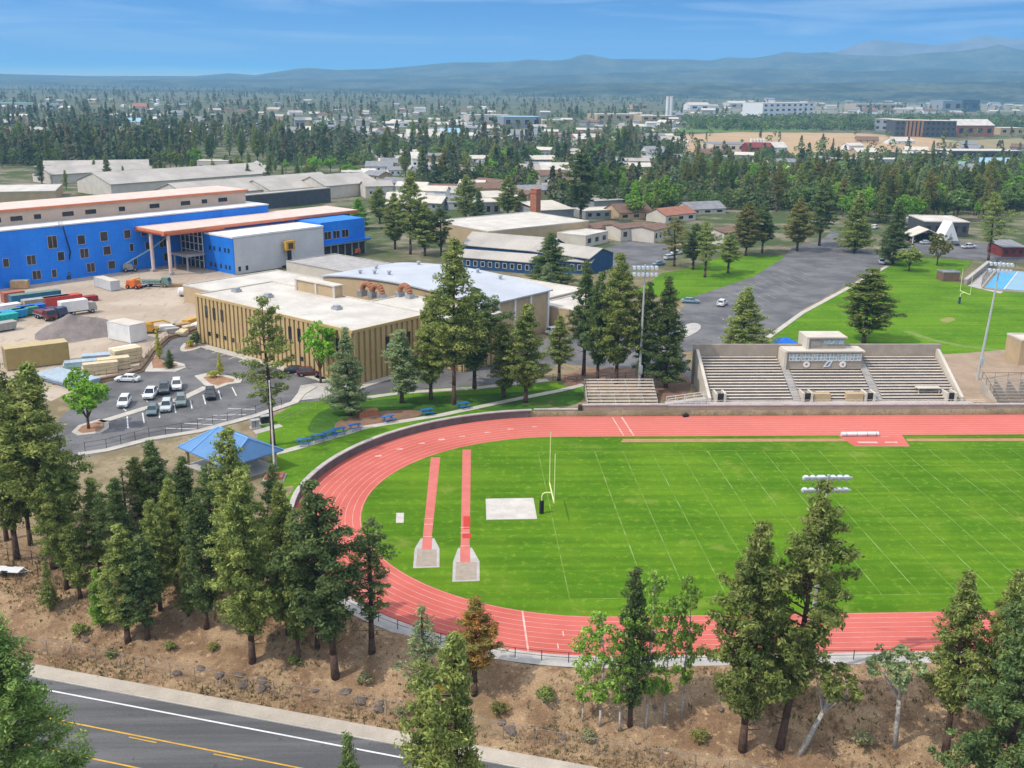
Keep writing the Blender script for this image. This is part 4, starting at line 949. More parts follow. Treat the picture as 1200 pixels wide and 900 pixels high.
for (X_, Y_, lb) in ((26.3, 24.5, 'rusty curved air duct on the roof, the double humped one'), (30.5, 17.0, 'rusty curved air duct on the roof, the single arched one')):
    d_ = root('air_duct', lb, 'duct', FL(X_, Y_, 12.0), RZ0)
    n2 = 2 if 'double' in lb else 1
    for j in range(n2):
        o2 = j*3.2; MB().path([(0, -o2+1.6*math.cos(PI*i/10), .1+1.7*math.sin(PI*i/10)) for i in range(11)], .62, 10).build('duct_bend', M_copper, d_, smooth=True)
    MB().box(-.9, .9, 1.0, 2.4, -1.2, .15).build('curb_base', M_steel, d_)
    for j in range(n2): MB().box(-.8, .8, -2.2-j*3.2, -1.0-j*3.2, -1.2, .15).build('curb_base', M_steel, d_)
def block(label, X0, X1, Y0, Y1, h, wm, rm, name='building', wins=(), cat='building', edge=None, z=1.0):
    r = root(name, label, cat, FL(X0, Y0, z), RZ0)
    MB().box(0, X1-X0, 0, Y1-Y0, -.3, h).build('wall', wm, r); flat_roof(r, 0, X1-X0, 0, Y1-Y0, h+.06, rm, .28, .3, edge)
    for fc, u, zz, ww, hh in wins: window(r, fc, u, zz, ww, hh, M_white, 0.0 if fc in 'fl' else (X1-X0 if fc == 'r' else Y1-Y0))
    return r
block('low tan flat roofed wing behind the gold building', 22, 52, 51.5, 90, 4.2, M_tan, M_wroof)
cw = block('long low grey roofed corridor behind the gymnasium', 61.6, 80, 52, 98, 4.6, M_cream, M_slab)
block('flat white roofed annex with small brick coloured vents next to the gymnasium', 61.6, 82, 5, 50, 6.0, M_tan, M_wroof)
block('low tan building beside the gymnasium, far end', 61.6, 78, -6, 4.4, 5.5, M_tan, M_wroof)
# --- long blue wrapped building
bb = root('school_building', 'long three storey building wrapped in bright blue sheathing with a salmon roof edge', 'building', FL(-62, 140.3), RZ0)
MB().box(0, 150, 0, 26, -.3, 15.4).build('wall', M_blue, bb)
MB().box(-.2, 150.2, -.2, 26.2, 15.41, 15.75).build('roof', mat('white_roof_membrane', (.74, .72, .70), (.62, .60, .58), .12, .8), bb)
MB().box(0, 147, 8, 24, 15.76, 19.6).build('upper_wall', M_beige, bb)
MB().box(-.6, 147.8, 7.2, 24.8, 19.61, 20.15).build('upper_roof', M_orange, bb)
MB().box(-.3, 147.4, 7.5, 24.5, 20.16, 20.25).build('upper_roof_deck', M_oroof, bb)
for i, uu in enumerate((54, 64, 70, 76, 85, 92, 102, 113, 124, 131, 138)): window(bb, 'f', uu, 16.8, 3.4 if i % 3 else 2.0, 1.3, None, 7.98)
for uu, zz, ww, hh in ((53.6, 9.2, 2.0, 2.6), (56.8, 5.6, 2.0, 2.4), (57, 1.4, 2.6, 2.4), (62, 5.8, 1.5, 2.2), (69, 5.6, 2.4, 2.5), (70, 1.3, 2.3, 2.4), (75.5, 9.4, 2.6, 3.4), (75, 1.2, 1.3, 2.2), (77.5, 5.7, 1.9, 2.4),
                       (84, 9.6, 2.2, 2.5), (84.5, 5.6, 2.4, 2.6), (86, 1.3, 2.4, 2.5), (91, 9.8, 2.2, 2.6), (91.5, 5.7, 2.2, 2.4), (92.5, 1.4, 2.1, 2.3), (98.4, 9.8, 2.0, 2.4), (99.4, 5.8, 1.2, 2.2), (100.2, 1.5, 1.2, 2.0), (104, 9.9, 2.0, 2.6), (104.6, 5.8, 1.2, 2.2),
                       (110, 5.9, 2.3, 2.4), (111, 1.5, 2.1, 2.4), (117, 6.0, 2.2, 2.4), (117.8, 1.4, 2.0, 2.4), (122.5, 10, 2.0, 2.4), (126, 5.8, 2.2, 2.4), (131, 10, 2, 2.4)):
    window(bb, 'f', uu, zz, ww, hh, M_beige, 0.0)
# --- canopy wing with posts, white wrapped hall and its right-hand block
wg = root('school_building', 'blue wrapped entrance wing under a long salmon canopy, grey white hall in front', 'building', FL(40, 112.5), RZ0)
MB().box(14, 48, 0, 14, -.3, 10.6).build('hall_wall', M_bluel, wg)
MB().box(13.7, 14.0, -.05, 14, -.3, 10.7).build('hall_side_wall', M_blue, wg)
MB().box(13.6, 48.1, -.15, 14.2, 10.71, 11.25).build('hall_roof', M_white, wg)
MB().box(14, 72, 14.3, 27, -.3, 12.1).build('upper_wall', M_blue, wg)
MB().box(48.2, 67, 1.5, 14.2, 5.2, 11.9).build('end_wall', M_blue, wg)
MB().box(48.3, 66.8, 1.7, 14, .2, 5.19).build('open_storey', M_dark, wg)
q = MB()
for xx in range(49, 68, 3): q.box(xx-.15, xx+.15, 1.2, 1.6, -.2, 5.2)
q.box(48.2, 68.4, .6, 14, 4.3, 4.7); q.build('open_storey_frame', M_slab, wg)
MB().box(48.6, 68.6, .2, 1.4, 4.75, 5.3).build('blue_ledge', M_blue, wg)
for xx in (51, 54.6, 58.4): window(wg, 'f', xx, 6.4, 2.8, 2.4, M_beige, 1.5)
MB().box(-1, 74, 12.2, 28.8, 12.15, 12.9).box(-1, 20, 12.6, 13.4, 11.6, 12.15).box(-1, 20, 27.2, 28, 11.6, 12.15).box(-.6, .2, 12.6, 28, 11.6, 12.15).build('canopy_fascia', M_orange, wg)
MB().box(-.8, 73.8, 12.4, 28.6, 12.91, 13.05).build('canopy_deck', M_oroof, wg)
for (xx, yy) in ((.5, 21.8), (.9, 13.2)):
    pc = MB().tube((xx, yy, -.2), (xx, yy, 12.1), .52, .52, 14).build('canopy_post', M_oroof, wg)
    MB().box(xx-.8, xx+.8, yy-.8, yy+.8, -.25, .7).build('post_base', M_slab, pc)
MB().box(13.6, 13.98, 15, 26.5, .2, 11.8).build('lobby_glazing', M_glass, wg)
q = MB()
for i in range(6): q.box(13.4, 13.6, 15+i*2.3-.1, 15+i*2.3+.1, .2, 11.8)
for zz in (2.4, 5.2, 7.4, 9.6): q.box(13.4, 13.6, 15, 26.5, zz-.1, zz+.1)
q.build('lobby_frame', M_white, wg)
MB().box(7, 13.4, 14, 22, 4.3, 4.9).box(7.2, 7.6, 14.2, 14.6, -.2, 4.3).box(7.2, 7.6, 20.8, 21.2, -.2, 4.3).build('balcony_slab', M_slab, wg)
for xx, ww in ((22, 4.2), (33, 5.2), (47, 2.2), (56, 2.0), (62, 2.4)): window(wg, 'f', xx, 10.9-1.6 if xx < 40 else 9.4, ww, 1.9, M_white, 14.3)
for yy in (11.6, 9.4, 6.6, 4.0, 2.2): window(wg, 'l', yy, 6.2, .9, 1.3, None, 13.7); window(wg, 'l', yy, 1.2, .9, 1.3, None, 13.7)
for xx in (15.6, 18.2): window(wg, 'f', xx, .8, .9, 1.4, None, 0.0)
# ================================================================== stands
M_bench = mat('weathered_bench_wood', (.66, .575, .48), (.55, .47, .39), .7, .85, fine=.1)
M_step = mat('stand_concrete', (.47, .415, .36), (.37, .325, .28), .4, .9, fine=.08)
gs = root('grandstand', 'big concrete grandstand with a windowed press box in the middle of its top row', 'grandstand', (32.7, 67, 0)); gs.scale = (1.035, 1, 1)
R0, DY, DZ, NR = 4.6, .78, .345, 15
ow = [(.9, 15.4), (16.9, 30.2), (31.7, 45.6)]
q = MB()
for i in range(NR): q.box(.8, 45.7, R0+i*DY, R0+NR*DY, (1.0 if i == 0 else 1.3+DZ*(i-1))-(.6 if i == 0 else 0), 1.3+DZ*i-.002*(i % 2))
q.box(-7.6, 47.6, .45, R0, .2, 1.15); q.build('stepped_base', M_step, gs)
for i in range(NR):
    for j, (a0, a1) in enumerate(ow):
        if j == 1 and i >= 12: continue
        b0, b1 = a0+.1, a1-.1
        if i < 3:
            if j == 1: b0, b1 = a0+3.2, a1-3.2
            if j == 0: b0 += 2.3
            if j == 2: b1 -= 2.0
        MB().box(b0, b1, R0+i*DY+.26, R0+i*DY+.72, 1.3+DZ*i+.36, 1.3+DZ*i+.42).build('bench', M_bench, gs)
for (a0, a1) in ((15.5, 16.8), (30.3, 31.6)):
    q = MB()
    for i in range(2*NR-6): q.box(a0, a1, R0+i*DY/2-.02, R0+i*DY/2+DY/2+.4, 1.2, 1.3+DZ*(i+1)/2+.05)
    q.build('aisle_stairs', conc, gs)
for x0 in (.1, 45.8):
    MB().loft([[(x0, 4.3, 0), (x0, 16.6, 0), (x0, 16.6, 8.0), (x0, 15.9, 8.0), (x0, 4.3, 1.9)], [(x0+.55, 4.3, 0), (x0+.55, 16.6, 0), (x0+.55, 16.6, 8.0), (x0+.55, 15.9, 8.0), (x0+.55, 4.3, 1.9)]]).build('side_wall', M_cream, gs)
MB().box(-.3, 46.7, 16.4, 16.9, 0, 8.9).build('back_wall', conc2, gs)
MB().box(-8.0, 48.0, 0, .45, 0, 1.75).build('front_wall', conc2, gs)
MB().box(-8.05, 48.05, -.08, .53, 1.751, 1.93).build('front_wall_cap', conc, gs)
q = MB()
for i in range(57): q.box(-8+i-.03, -8+i+.03, .2, .26, 1.93, 2.75)
for zz in (2.3, 2.7): q.box(-8, 48, .2, .25, zz, zz+.05)
q.build('railing', M_white, gs)
for xx in (2.3, 17.9, 29.2, 44.0):
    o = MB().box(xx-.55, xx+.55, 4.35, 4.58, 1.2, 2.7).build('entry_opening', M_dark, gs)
    MB().box(xx-.95, xx-.6, 4.0, 6.6, 1.16, 2.8).box(xx+.6, xx+.95, 4.0, 6.6, 1.16, 2.8).build('stub_wall', M_cream, o)
for xx in (20.6, 26.5): MB().box(xx-1.5, xx+1.5, 4.3, 5.5, 1.16, 2.6).build('panel_wall', M_tan, gs)
pb = MB().box(16.2, 30.4, 12.7, 16.3, 5.0, 8.35).build('press_box', conc2, gs)
MB().box(15.9, 30.7, 12.35, 16.35, 8.36, 8.6).build('press_box_roof', M_cream, gs)
MB().box(15.7, 16.18, 12.4, 16.3, 4.6, 8.35).build('press_box_wall', M_cream, gs)
M_paleg = mat('pale_blue_window', (.42, .53, .60), (.16, .22, .26), 2.2, .25, spec=.5)
for i in range(6):
    o = MB().box(16.7+i*2.28, 18.7+i*2.28, 12.62, 12.72, 6.7, 8.0).build('press_window', M_paleg, pb)
    q = MB(); u0 = 16.7+i*2.28
    for uu in (0, .66, 1.33, 2.0): q.box(u0+uu-.05, u0+uu+.05, 12.55, 12.68, 6.65, 8.05)
    q.box(u0, u0+2.0, 12.55, 12.67, 7.3, 7.4).box(u0-.1, u0+2.1, 12.55, 12.67, 6.62, 6.72); q.build('window_bars', M_white, o)
for uu in (20.0, 26.8):
    o = MB().tube((uu, 12.69, 5.95), (uu, 12.58, 5.95), .62, .62, 24).build('round_sign', M_white, pb)
    MB().tube((uu, 12.579, 5.95), (uu, 12.56, 5.95), .22, .22, 16).build('sign_mark', mat('dull_red_mark', (.45, .17, .13)), o)
o = MB().loft([[(23.2, y, 5.4), (24.3, y, 5.5), (24.9, y, 6.75), (23.9, y, 6.6)] for y in (12.69, 12.58)]).build('emblem_sign', M_white, pb)
MB().loft([[(23.5, y, 5.62), (24.05, y, 5.68), (24.55, y, 6.5), (24.05, y, 6.42)] for y in (12.579, 12.555)]).build('emblem_mark', mat('slate_blue_mark', (.14, .25, .42)), o)
up_ = MB().box(20.6, 27.4, 14.2, 18.6, 8.6, 10.7).build('upper_box', conc2, gs)
MB().box(20.1, 27.7, 13.9, 18.9, 10.71, 10.95).box(20.1, 20.58, 13.9, 18.9, 8.6, 10.71).build('upper_box_roof', M_cream, gs)
MB().box(20.9, 22.9, 14.1, 14.22, 9.2, 10.3).build('upper_window', mat('grey_shutter', (.30, .30, .29), (.22, .22, .215)), up_)
MB().box(23.4, 27.1, 14.1, 14.22, 9.5, 10.4).build('upper_window', M_paleg, up_)
MB().box(38.5, 42.8, 6.0, 7.4, 3.0, 3.15).box(38.7, 38.8, 6.1, 6.2, 1.9, 3.0).box(42.5, 42.6, 6.1, 6.2, 1.9, 3.0).build('camera_platform', M_cream, gs)
def bleacher(label, x0, x1, y0, rows, z0, m, wall=True, wx=None):
    r = root('bleacher', label, 'bleacher', (x0, y0, 0)); w = x1-x0; q = MB()
    for i in range(rows):
        MB().box(0, w, 1+i*.8, 1.34+i*.8, z0+.42+i*.36, z0+.48+i*.36).box(0, w, .78+i*.8, .99+i*.8, z0+.1+i*.36, z0+.15+i*.36).build('bench', m, r)
    n_ = max(3, int(w/2.4))
    for j in range(n_+1):
        u = w*j/n_
        q.loft([[(u-.05, .6, z0-.4), (u-.05, rows*.8+1, z0-.4), (u-.05, rows*.8+1, z0+rows*.36), (u-.05, .6, z0+.08)], [(u+.05, .6, z0-.4), (u+.05, rows*.8+1, z0-.4), (u+.05, rows*.8+1, z0+rows*.36), (u+.05, .6, z0+.08)]])
    q.build('support_frame', M_step, r)
    q = MB()
    for u in (0, w):
        for i in range(0, rows+2, 2): q.tube((u, .8+i*.8, z0+i*.36), (u, .8+i*.8, z0+1.3+i*.36), .035, .035, 5)
        q.tube((u, .8, z0+1.3), (u, .8+rows*.8, z0+1.3+rows*.36), .035, .035, 5)
    for j in range(n_+1): q.tube((w*j/n_, rows*.8+1.1, z0+rows*.36-.6), (w*j/n_, rows*.8+1.1, z0+rows*.36+1.1), .03, .03, 5)
    q.tube((0, rows*.8+1.1, z0+rows*.36+1.1), (w, rows*.8+1.1, z0+rows*.36+1.1), .035, .035, 5)
    q.build('guard_rail', mat('dark_rail_paint', (.05, .048, .045)), r)
    return r
bleacher('small weathered bleacher with dark guard rails left of the grandstand', 10.6, 23.4, 69.3, 8, 1.15, M_bench)
bleacher('low grey bleacher behind the plain wall right of the grandstand', 86.6, 112, 69.5, 8, 1.0, mat('grey_bench_wood', (.33, .29, .25), (.25, .215, .185), .8, .9, fine=.1))
w = root('retaining_wall', 'short concrete wall with two pale bands below the small bleacher', 'wall', (9.3, 67, 0))
MB().box(0, 15.2, 0, .5, 0, 1.9).build('wall', conc2, w); MB().box(-.1, 15.3, -.1, .6, 1.901, 2.08).box(0, 15.2, -.06, 0, .55, .75).build('band', conc, w); MB().box(-.75, -.12, -.15, .7, 0, 1.9).build('end_post', M_dark, w)
w = root('retaining_wall', 'plain concrete wall with a pale cap right of the grandstand, behind the blue mat', 'wall', (82.0, 67.3, 0))
MB().box(0, 40, 0, .5, 0, 1.6).build('wall', conc2, w); MB().box(-.05, 40, -.08, .58, 1.601, 1.8).build('cap', conc, w)
w = root('retaining_wall', 'low wall end with a stepped cap between the bend wall and the small bleacher', 'wall', (0.6, 66.9, 0))
MB().box(0, 7.8, 0, .45, 0, 1.15).build('wall', conc2, w); MB().box(0, 7.8, -.08, .53, 1.151, 1.3).build('cap', conc, w)
# ================================================================== field furniture
M_yel = mat('pale_yellow_post_paint', (.72, .76, .36), (.62, .66, .30), 1, .5); M_blk = mat('black_pad', (.022, .022, .025), (.012, .012, .014), 2, .7)
gp = root('goal_post', 'pale yellow football goal post with a black padded base', 'goal post', (-1.35, 24.4, 0))
MB().tube((0, 0, 0), (0, 0, 1.9), .32, .32, 12).build('pad', M_blk, gp)
MB().path([(0, 0, 1.9), (0, 0, 2.5), (.12, 0, 2.85), (.45, 0, 3.05), (1.35, 0, 3.05)], .09, 10).build('gooseneck', M_yel, gp)
MB().tube((1.35, -3.55, 3.05), (1.35, 3.55, 3.05), .09, .09, 10).build('crossbar', M_yel, gp)
for s_ in (-1, 1): MB().tube((1.35, 3.55*s_, 3.0), (1.35, 3.55*s_, 10.6 if s_ > 0 else 10.0), .075, .06, 8).build('upright', M_yel, gp)
gp2 = root('goal_post', 'small pale yellow goal post standing on the big lawn near the blue court', 'goal post', G(1124, 356), 0)
MB().tube((0, 0, 0), (0, 0, 1.9), .3, .3, 10).build('pad', mat('navy_pad', (.03, .07, .13)), gp2)
MB().path([(0, 0, 1.9), (0, 0, 2.7), (.6, 0, 3.05), (1.2, 0, 3.05)], .09, 8).build('gooseneck', M_yel, gp2)
MB().tube((1.2, -2.8, 3.05), (1.2, 2.8, 3.05), .09, .09, 8).build('crossbar', M_yel, gp2)
for s_ in (-1, 1): MB().tube((1.2, 2.8*s_, 3), (1.2, 2.8*s_, 9), .08, .06, 8).build('upright', M_yel, gp2)
mtt = root('rolled_mat', 'long white rolled mat lying across the red jump apron', 'mat', (51.9, 55.4, 0.02))
MB().tube((0, 0, .38), (6.4, .05, .38), .36, .36, 14).build('roll', M_white, mtt); q = MB()
for u in (.8, 2.6, 4.4, 5.9): q.tube((u, 0, .38), (u+.08, 0, .38), .375, .375, 14)
q.build('strap', mat('grey_strap', (.3, .3, .3)), mtt)
M_tarp = mat('bright_blue_tarp', (.015, .16, .58), (.01, .11, .45), .8, .5)
bm = root('landing_mat', 'bright blue covered landing mat at the right end of the far straight', 'mat', G(1201, 481, 0), .3)
rings = []
for z_, k_ in ((0, 1), (.5, 1.0), (.8, .93), (.95, .78)): rings.append([(x*k_, y*k_, z_) for x, y in ((-2.1, -1.5), (0, -1.7), (2.1, -1.5), (2.3, 0), (2.1, 1.5), (0, 1.7), (-2.1, 1.5), (-2.3, 0))])
MB().loft(rings).build('cover', M_tarp, bm); MB().box(-2, 2, -1.4, 1.4, -.0, .02).build('underside', M_blk, bm)
for (x, y, lb) in ((803, 487.5, 'small black bag on the red track at the left end of the grandstand wall'), (984, 484.5, 'small black bag against the middle of the grandstand wall')):
    r = root('bag', lb, 'bag', G(x, y, 0)+Vector((0, -.35, .02)), .4)
    MB().loft([[(a*s, b*s*.7, z_) for a, b in ((-.5, -.4), (0, -.5), (.5, -.4), (.6, 0), (.5, .4), (0, .5), (-.5, .4), (-.6, 0))] for z_, s in ((0, .9), (.2, 1.05), (.42, .85), (.55, .4))]).build('body', M_blk, r)
    MB().path([(-.3, 0, .5), (-.15, 0, .72), (.15, 0, .72), (.3, 0, .5)], .03, 5).build('handle', M_blk, r)
# floodlights
M_pole = mat('pale_steel_pole', (.55, .57, .58), (.46, .48, .49), .8, .45, metal=.3); M_lamp = mat('floodlight_glass', (.62, .70, .76), (.46, .55, .62), 3, .15, spec=.6)
def floodlight(label, loc, H, n, arm, rz, box=False):
    r = root('floodlight', label, 'floodlight', loc, rz)
    MB().path([(0, 0, -.4), (0, 0, H*.5), (0, 0, H)], [.30, .21, .13], 12).build('pole', M_pole, r)
    if box: MB().box(-.35, .35, -.62, -.26, 3.0, 4.6).build('control_box', M_pole, r)
    for i in (0, 1):
        z_ = H-.3-i*1.25; c = MB().box(-arm/2, arm/2, -.07, .07, z_-.07, z_+.07).build('cross_arm', M_pole, r)
        for j in range(n):
            u = -arm/2+arm*(j+.5)/n
            if abs(u) < .25: u = .32
            MB().loft([[(u+.33*math.cos(a)*k_, y_, z_-.05+dz+.33*math.sin(a)*k_) for a in [2*PI*q/10 for q in range(10)]] for y_, k_, dz in ((-.62, 1, -.22), (-.56, 1.02, -.2), (-.25, .75, -.08), (.02, .35, 0))]).build('lamp', M_lamp, c)
    return r
wl_ = G(946, 792, 0)
floodlight('tall floodlight rising above the tallest pine below the field', (wl_.x, wl_.y, -.2), HT((wl_.x, wl_.y, 0), 554), 7, 4.6, PI)
wl_ = G(749, 455, 1); floodlight('tall floodlight behind the small bleacher left of the grandstand', wl_, HT(wl_, 310), 6, 4.9, 0, True)
wl_ = G(1145, 445, 1); floodlight('tall leaning floodlight on the bare dirt right of the grandstand', wl_, HT(wl_, 306), 6, 5.0, 0, True).rotation_euler = (0, math.radians(3.2), 0)
fp = root('flagpole', 'bare white flagpole in a square brick planter on the lawn', 'flagpole', G(322, 560, 1.03))
MB().path([(0, 0, 0), (0, 0, 14.6)], [.14, .07], 10).build('pole', M_white, fp); MB().tube((0, 0, 14.6), (0, 0, 14.85), .12, .05, 8).build('finial', M_white, fp)
MB().box(-1.3, 1.3, -1.1, 1.1, -.05, .5).build('planter', mat('red_planter_brick', (.36, .13, .09), (.28, .10, .07), 2), fp); MB().box(-1.55, 1.55, -1.35, 1.35, -.06, .12).build('kerb', conc, fp)
# pavilion
A, B = G(256, 500, 6.6), G(297, 516, 6.6); d = (B-A); Lr = d.length/2; rz = math.atan2(d.y, d.x); c = (A+B)/2
pv_ = root('pavilion', 'picnic pavilion with a big blue metal roof below the parking lot', 'pavilion', (c.x, c.y, 1.0), rz)
M_pblue = mat('blue_metal_roof', (.115, .245, .46), (.095, .21, .40), .3, .45, fine=.03); a_, b_ = Lr+.2, 5.0
V8 = [(-a_-3.2, -b_, 2.9), (a_, -b_, 2.9), (a_, b_, 2.9), (-a_-3.2, b_, 2.9), (-Lr, 0, 5.6), (a_-1.6, 0, 5.6)]
q = MB()
for f in ((0, 1, 5, 4), (1, 2, 5), (2, 3, 4, 5), (3, 0, 4)): q.poly([V8[i] for i in f])
q.poly([(x, y, 2.7) for x, y, z in V8[:4]][::-1])
for i in range(4): p, o = V8[i], V8[(i+1) % 4]; q.poly([(p[0], p[1], 2.7), (o[0], o[1], 2.7), o, p])
rf = q.build('roof', M_pblue, pv_)
q = MB(); q.tube(V8[4], V8[5], .13, .13, 6)
for i, j in ((0, 4), (3, 4), (1, 5), (2, 5)): q.tube(V8[i], V8[j], .12, .12, 6)
for u in (-Lr,): q.tube((u, -b_, 2.95), (u, 0, 5.62), .12, .12, 6)
q.build('ridge_cap', mat('light_blue_flashing', (.20, .40, .70), (.17, .36, .64)), rf)
for x in (-a_-2.2, -1, a_-1):
    for y in (-b_+.9, b_-.9): MB().box(x-.2, x+.2, y-.2, y+.2, -.3, 2.75).build('post', M_tan, pv_)
MB().box(-a_-2.6, a_-.5, -b_+.5, b_-.5, -.2, .06).build('floor_slab', conc, pv_)
# picnic tables
M_tbl = mat('blue_table_coating', (.02, .15, .42), (.015, .11, .33), 2, .5)
pt = root('picnic_table', '', 'picnic table', (0, 0, 0))
MB().box(-.9, .9, -.38, .38, .72, .78).build('tabletop', M_tbl, pt)
for s_ in (-1, 1): MB().box(-.9, .9, s_*.75-.14, s_*.75+.14, .42, .47).build('bench', M_tbl, pt)
for s_ in (-1, 1): MB().tube((s_*.6, -.72, 0), (s_*.6, .2, .72), .04, .04, 6).tube((s_*.6, .72, 0), (s_*.6, -.2, .72), .04, .04, 6).tube((s_*.6, -.75, .4), (s_*.6, .75, .4), .035, .035, 6).build('leg', M_tbl, pt)
for i, (x, y, lb) in enumerate([(356, 521, 'blue picnic table nearest the pavilion, first of the row on the path'), (373, 516, 'blue picnic table of the row on the path, next to the one nearest the pavilion'), (386, 512, 'blue picnic table in the middle of the row of five on the path'), (398, 508, 'blue picnic table just before the last of the row of five'), (416, 503.5, 'last blue picnic table of the row of five, a gap from the others'),
        (455, 493.5, 'lone blue picnic table below the brown block'), (500.5, 485.5, 'lone blue picnic table between the two shaded lawn pines'), (543, 478, 'lone blue picnic table farthest along the path, under the tallest lawn pine')]):
    loc = G(x, y, 1.08)
    if i == 0: pt.location = loc; pt.rotation_euler = (0, 0, .35); pt['label'] = lb; pt['group'] = 'blue picnic tables along the path'; pt.scale = (1.15, 1.15, 1.25)
    else: dup(pt, loc, .35+.1*(i % 3), lb)
bk = root('sign_block', 'long rust brown masonry block lying on the bare soil of the lawn', 'block', G(432, 488, 1.05), .35)
MB().loft([[(-1.7, y, 0), (1.7, y, 0), (1.6, y, 1.25), (-1.2, y, 1.25), (-1.7, y, .9)] for y in (-.6, .6)]).build('body', mat('rust_brown_masonry', (.40, .17, .085), (.30, .12, .06), 1.5, .9), bk)
MB().box(-1.65, 1.7, -.65, .65, 0, .14).build('plinth', conc2, bk)
for x, y, lb, m_, W_ in ((299, 501, 'grey utility cabinet on the slab beside the pavilion', M_slab, 1.3), (311, 496, 'dark utility cabinet next to the grey one by the pavilion', M_dark, 1.5)):
    r = root('utility_cabinet', lb, 'cabinet', G(x, y, 1.05), .4)
    MB().box(-W_/2, W_/2, -.5, .5, .1, 1.3).build('body', m_, r); MB().box(-W_/2-.06, W_/2+.06, -.56, .56, 1.3, 1.4).build('lid', M_steel, r); MB().box(-W_/2-.2, W_/2+.2, -.7, .7, -.1, .1).build('base', conc, r); MB().box(-.03, .03, -.53, -.5, .2, 1.25).build('door_seam', M_dark, r)
sheet('concrete_plaza', px([(296, 505), (327, 497), (332, 500), (300, 509)]), 1.05, conc)
# fences
M_fence = mat('weathered_fence_wire', (.30, .27, .24), (.22, .20, .18), 2, .7, metal=.2); M_bfence = mat('black_fence_paint', (.035, .033, .032), (.02, .02, .02), 2, .6)
def fence(label, path, h, step, m, mesh=None, mid=False, name='chain_link_fence', wz=None):
    r = root(name, label, 'fence', (path[0][0], path[0][1], 0)); P0 = path[0]
    zf = wz or (lambda x, y: hgt(x, y)); posts = MB(); rails = MB(); net = MB()
    pts = [path[0]]
    for a, b in zip(path, path[1:]):
        n_ = max(1, round(math.hypot(b[0]-a[0], b[1]-a[1])/step)); pts += [(a[0]+(b[0]-a[0])*i/n_, a[1]+(b[1]-a[1])*i/n_) for i in range(1, n_+1)]
    L3 = [Vector((x-P0[0], y-P0[1], zf(x, y))) for x, y in pts]
    U = Vector((0, 0, h))
    for p in L3: posts.tube(p-Vector((0, 0, .3)), p+U*1.04, .045, .045, 6)
    for a, b in zip(L3, L3[1:]):
        rails.tube(a+U, b+U, .03, .03, 5, False)
        if mid: rails.tube(a+U*.5, b+U*.5, .025, .025, 5, False)
        if mesh:
            n_ = int((b-a).length/mesh)
            for i in range(n_):
                p = a+(b-a)*(i/n_); q_ = a+(b-a)*((i+1)/n_)
                for s_, e_ in ((p, q_+U), (q_, p+U)):
                    net.tube(s_+Vector((0, 0, .05)), e_, .006, .006, 3, False)
    posts.build('posts', m, r); rails.build('rails', m, r)
    if mesh: net.build('wire_mesh', m, r)
    return r
fence('weathered chain link fence along the bank above the street', [rp(t, .15*math.sin(t*.2)) for t in range(-12, 118, 3)], 1.75, 3.0, M_fence, .28)
tf = [(TX+(RO+.15)*math.cos(math.radians(a)), TY+(RO+.15)*math.sin(math.radians(a))) for a in range(222, 271, 4)]+[(TX+i*3, TY-RO-.15) for i in range(1, 30)]
fence('low black railing along the near edge of the running track', tf, 1.1, 2.6, M_bfence, None, True, 'track_railing', wz=lambda x, y: .03)
fence('thin dark fence along the lower kerb of the parking lot', px([(100, 530), (125, 526), (175, 513), (232, 504), (300, 485.5), (330, 476)]), 1.5, 2.6, M_bfence, None, True, 'parking_fence', wz=lambda x, y: 1.1)
fence('light fence round the shaded plaza below the parking lot', px([(330, 497), (352, 487), (372, 478), (384, 462)]), 1.2, 2.2, M_fence, None, True, 'plaza_fence', wz=lambda x, y: 1.05)
fence('tall fence round the blue sports court', px([(1150, 336), (1168, 314), (1200, 314)]), 3.0, 3.0, M_bfence, .5, True, 'court_fence', wz=lambda x, y: 1.05)
fence('dark temporary fence between the building site and the entry road', px([(112, 447), (165, 434), (178, 416), (198, 398), (234, 388)]), 1.9, 2.8, mat('brown_fence_screen', (.16, .11, .08)), None, True, 'site_fence', wz=lambda x, y: 1.05)
bw = root('site_barrier', 'low brown earth barrier curving along the edge of the building site', 'barrier', (0, 0, 0))
q = MB(); pth = px([(105, 450), (140, 443), (163, 436), (172, 424), (177, 416), (196, 398), (236, 386)]); q.prism(strip(pth, 1.0), .9, 1.75); q.build('bank', mat('brown_barrier_earth', (.19, .13, .09), (.13, .09, .06), 1.2, .95), bw)
q = MB(); q.prism(strip(pth, 1.7), .9, 1.35); q.build('footing', mat('barrier_footing_soil', (.30, .20, .12), (.22, .15, .09), 1.2, .95), bw)
fence('thin fence on the slope behind the small bleacher', px([(648, 446), (690, 451), (720, 446), (770, 440)]), 1.3, 2.4, M_bfence, None, True, 'slope_fence', wz=lambda x, y: 1.05)
# ramp rails beside the grandstand
rr_ = root('ramp', 'concrete access ramp with pale rails at the left foot of the grandstand', 'ramp', G(808, 474, 1.1), 0)
MB().loft([[(-4, y, 0), (3, y, 0), (3, y, 1.0), (-4, y, .05)] for y in (0, 1.5)]).build('slab', conc, rr_); q = MB()
for y in (0.05, 1.45):
    q.tube((-4, y, 1.0), (3, y, 1.95), .05, .05, 6)
    for i in range(5): q.tube((-4+i*1.7, y, .0), (-4+i*1.7, y, 1.0+.95*i*1.7/7), .04, .04, 6)
q.build('rail', M_white, rr_)
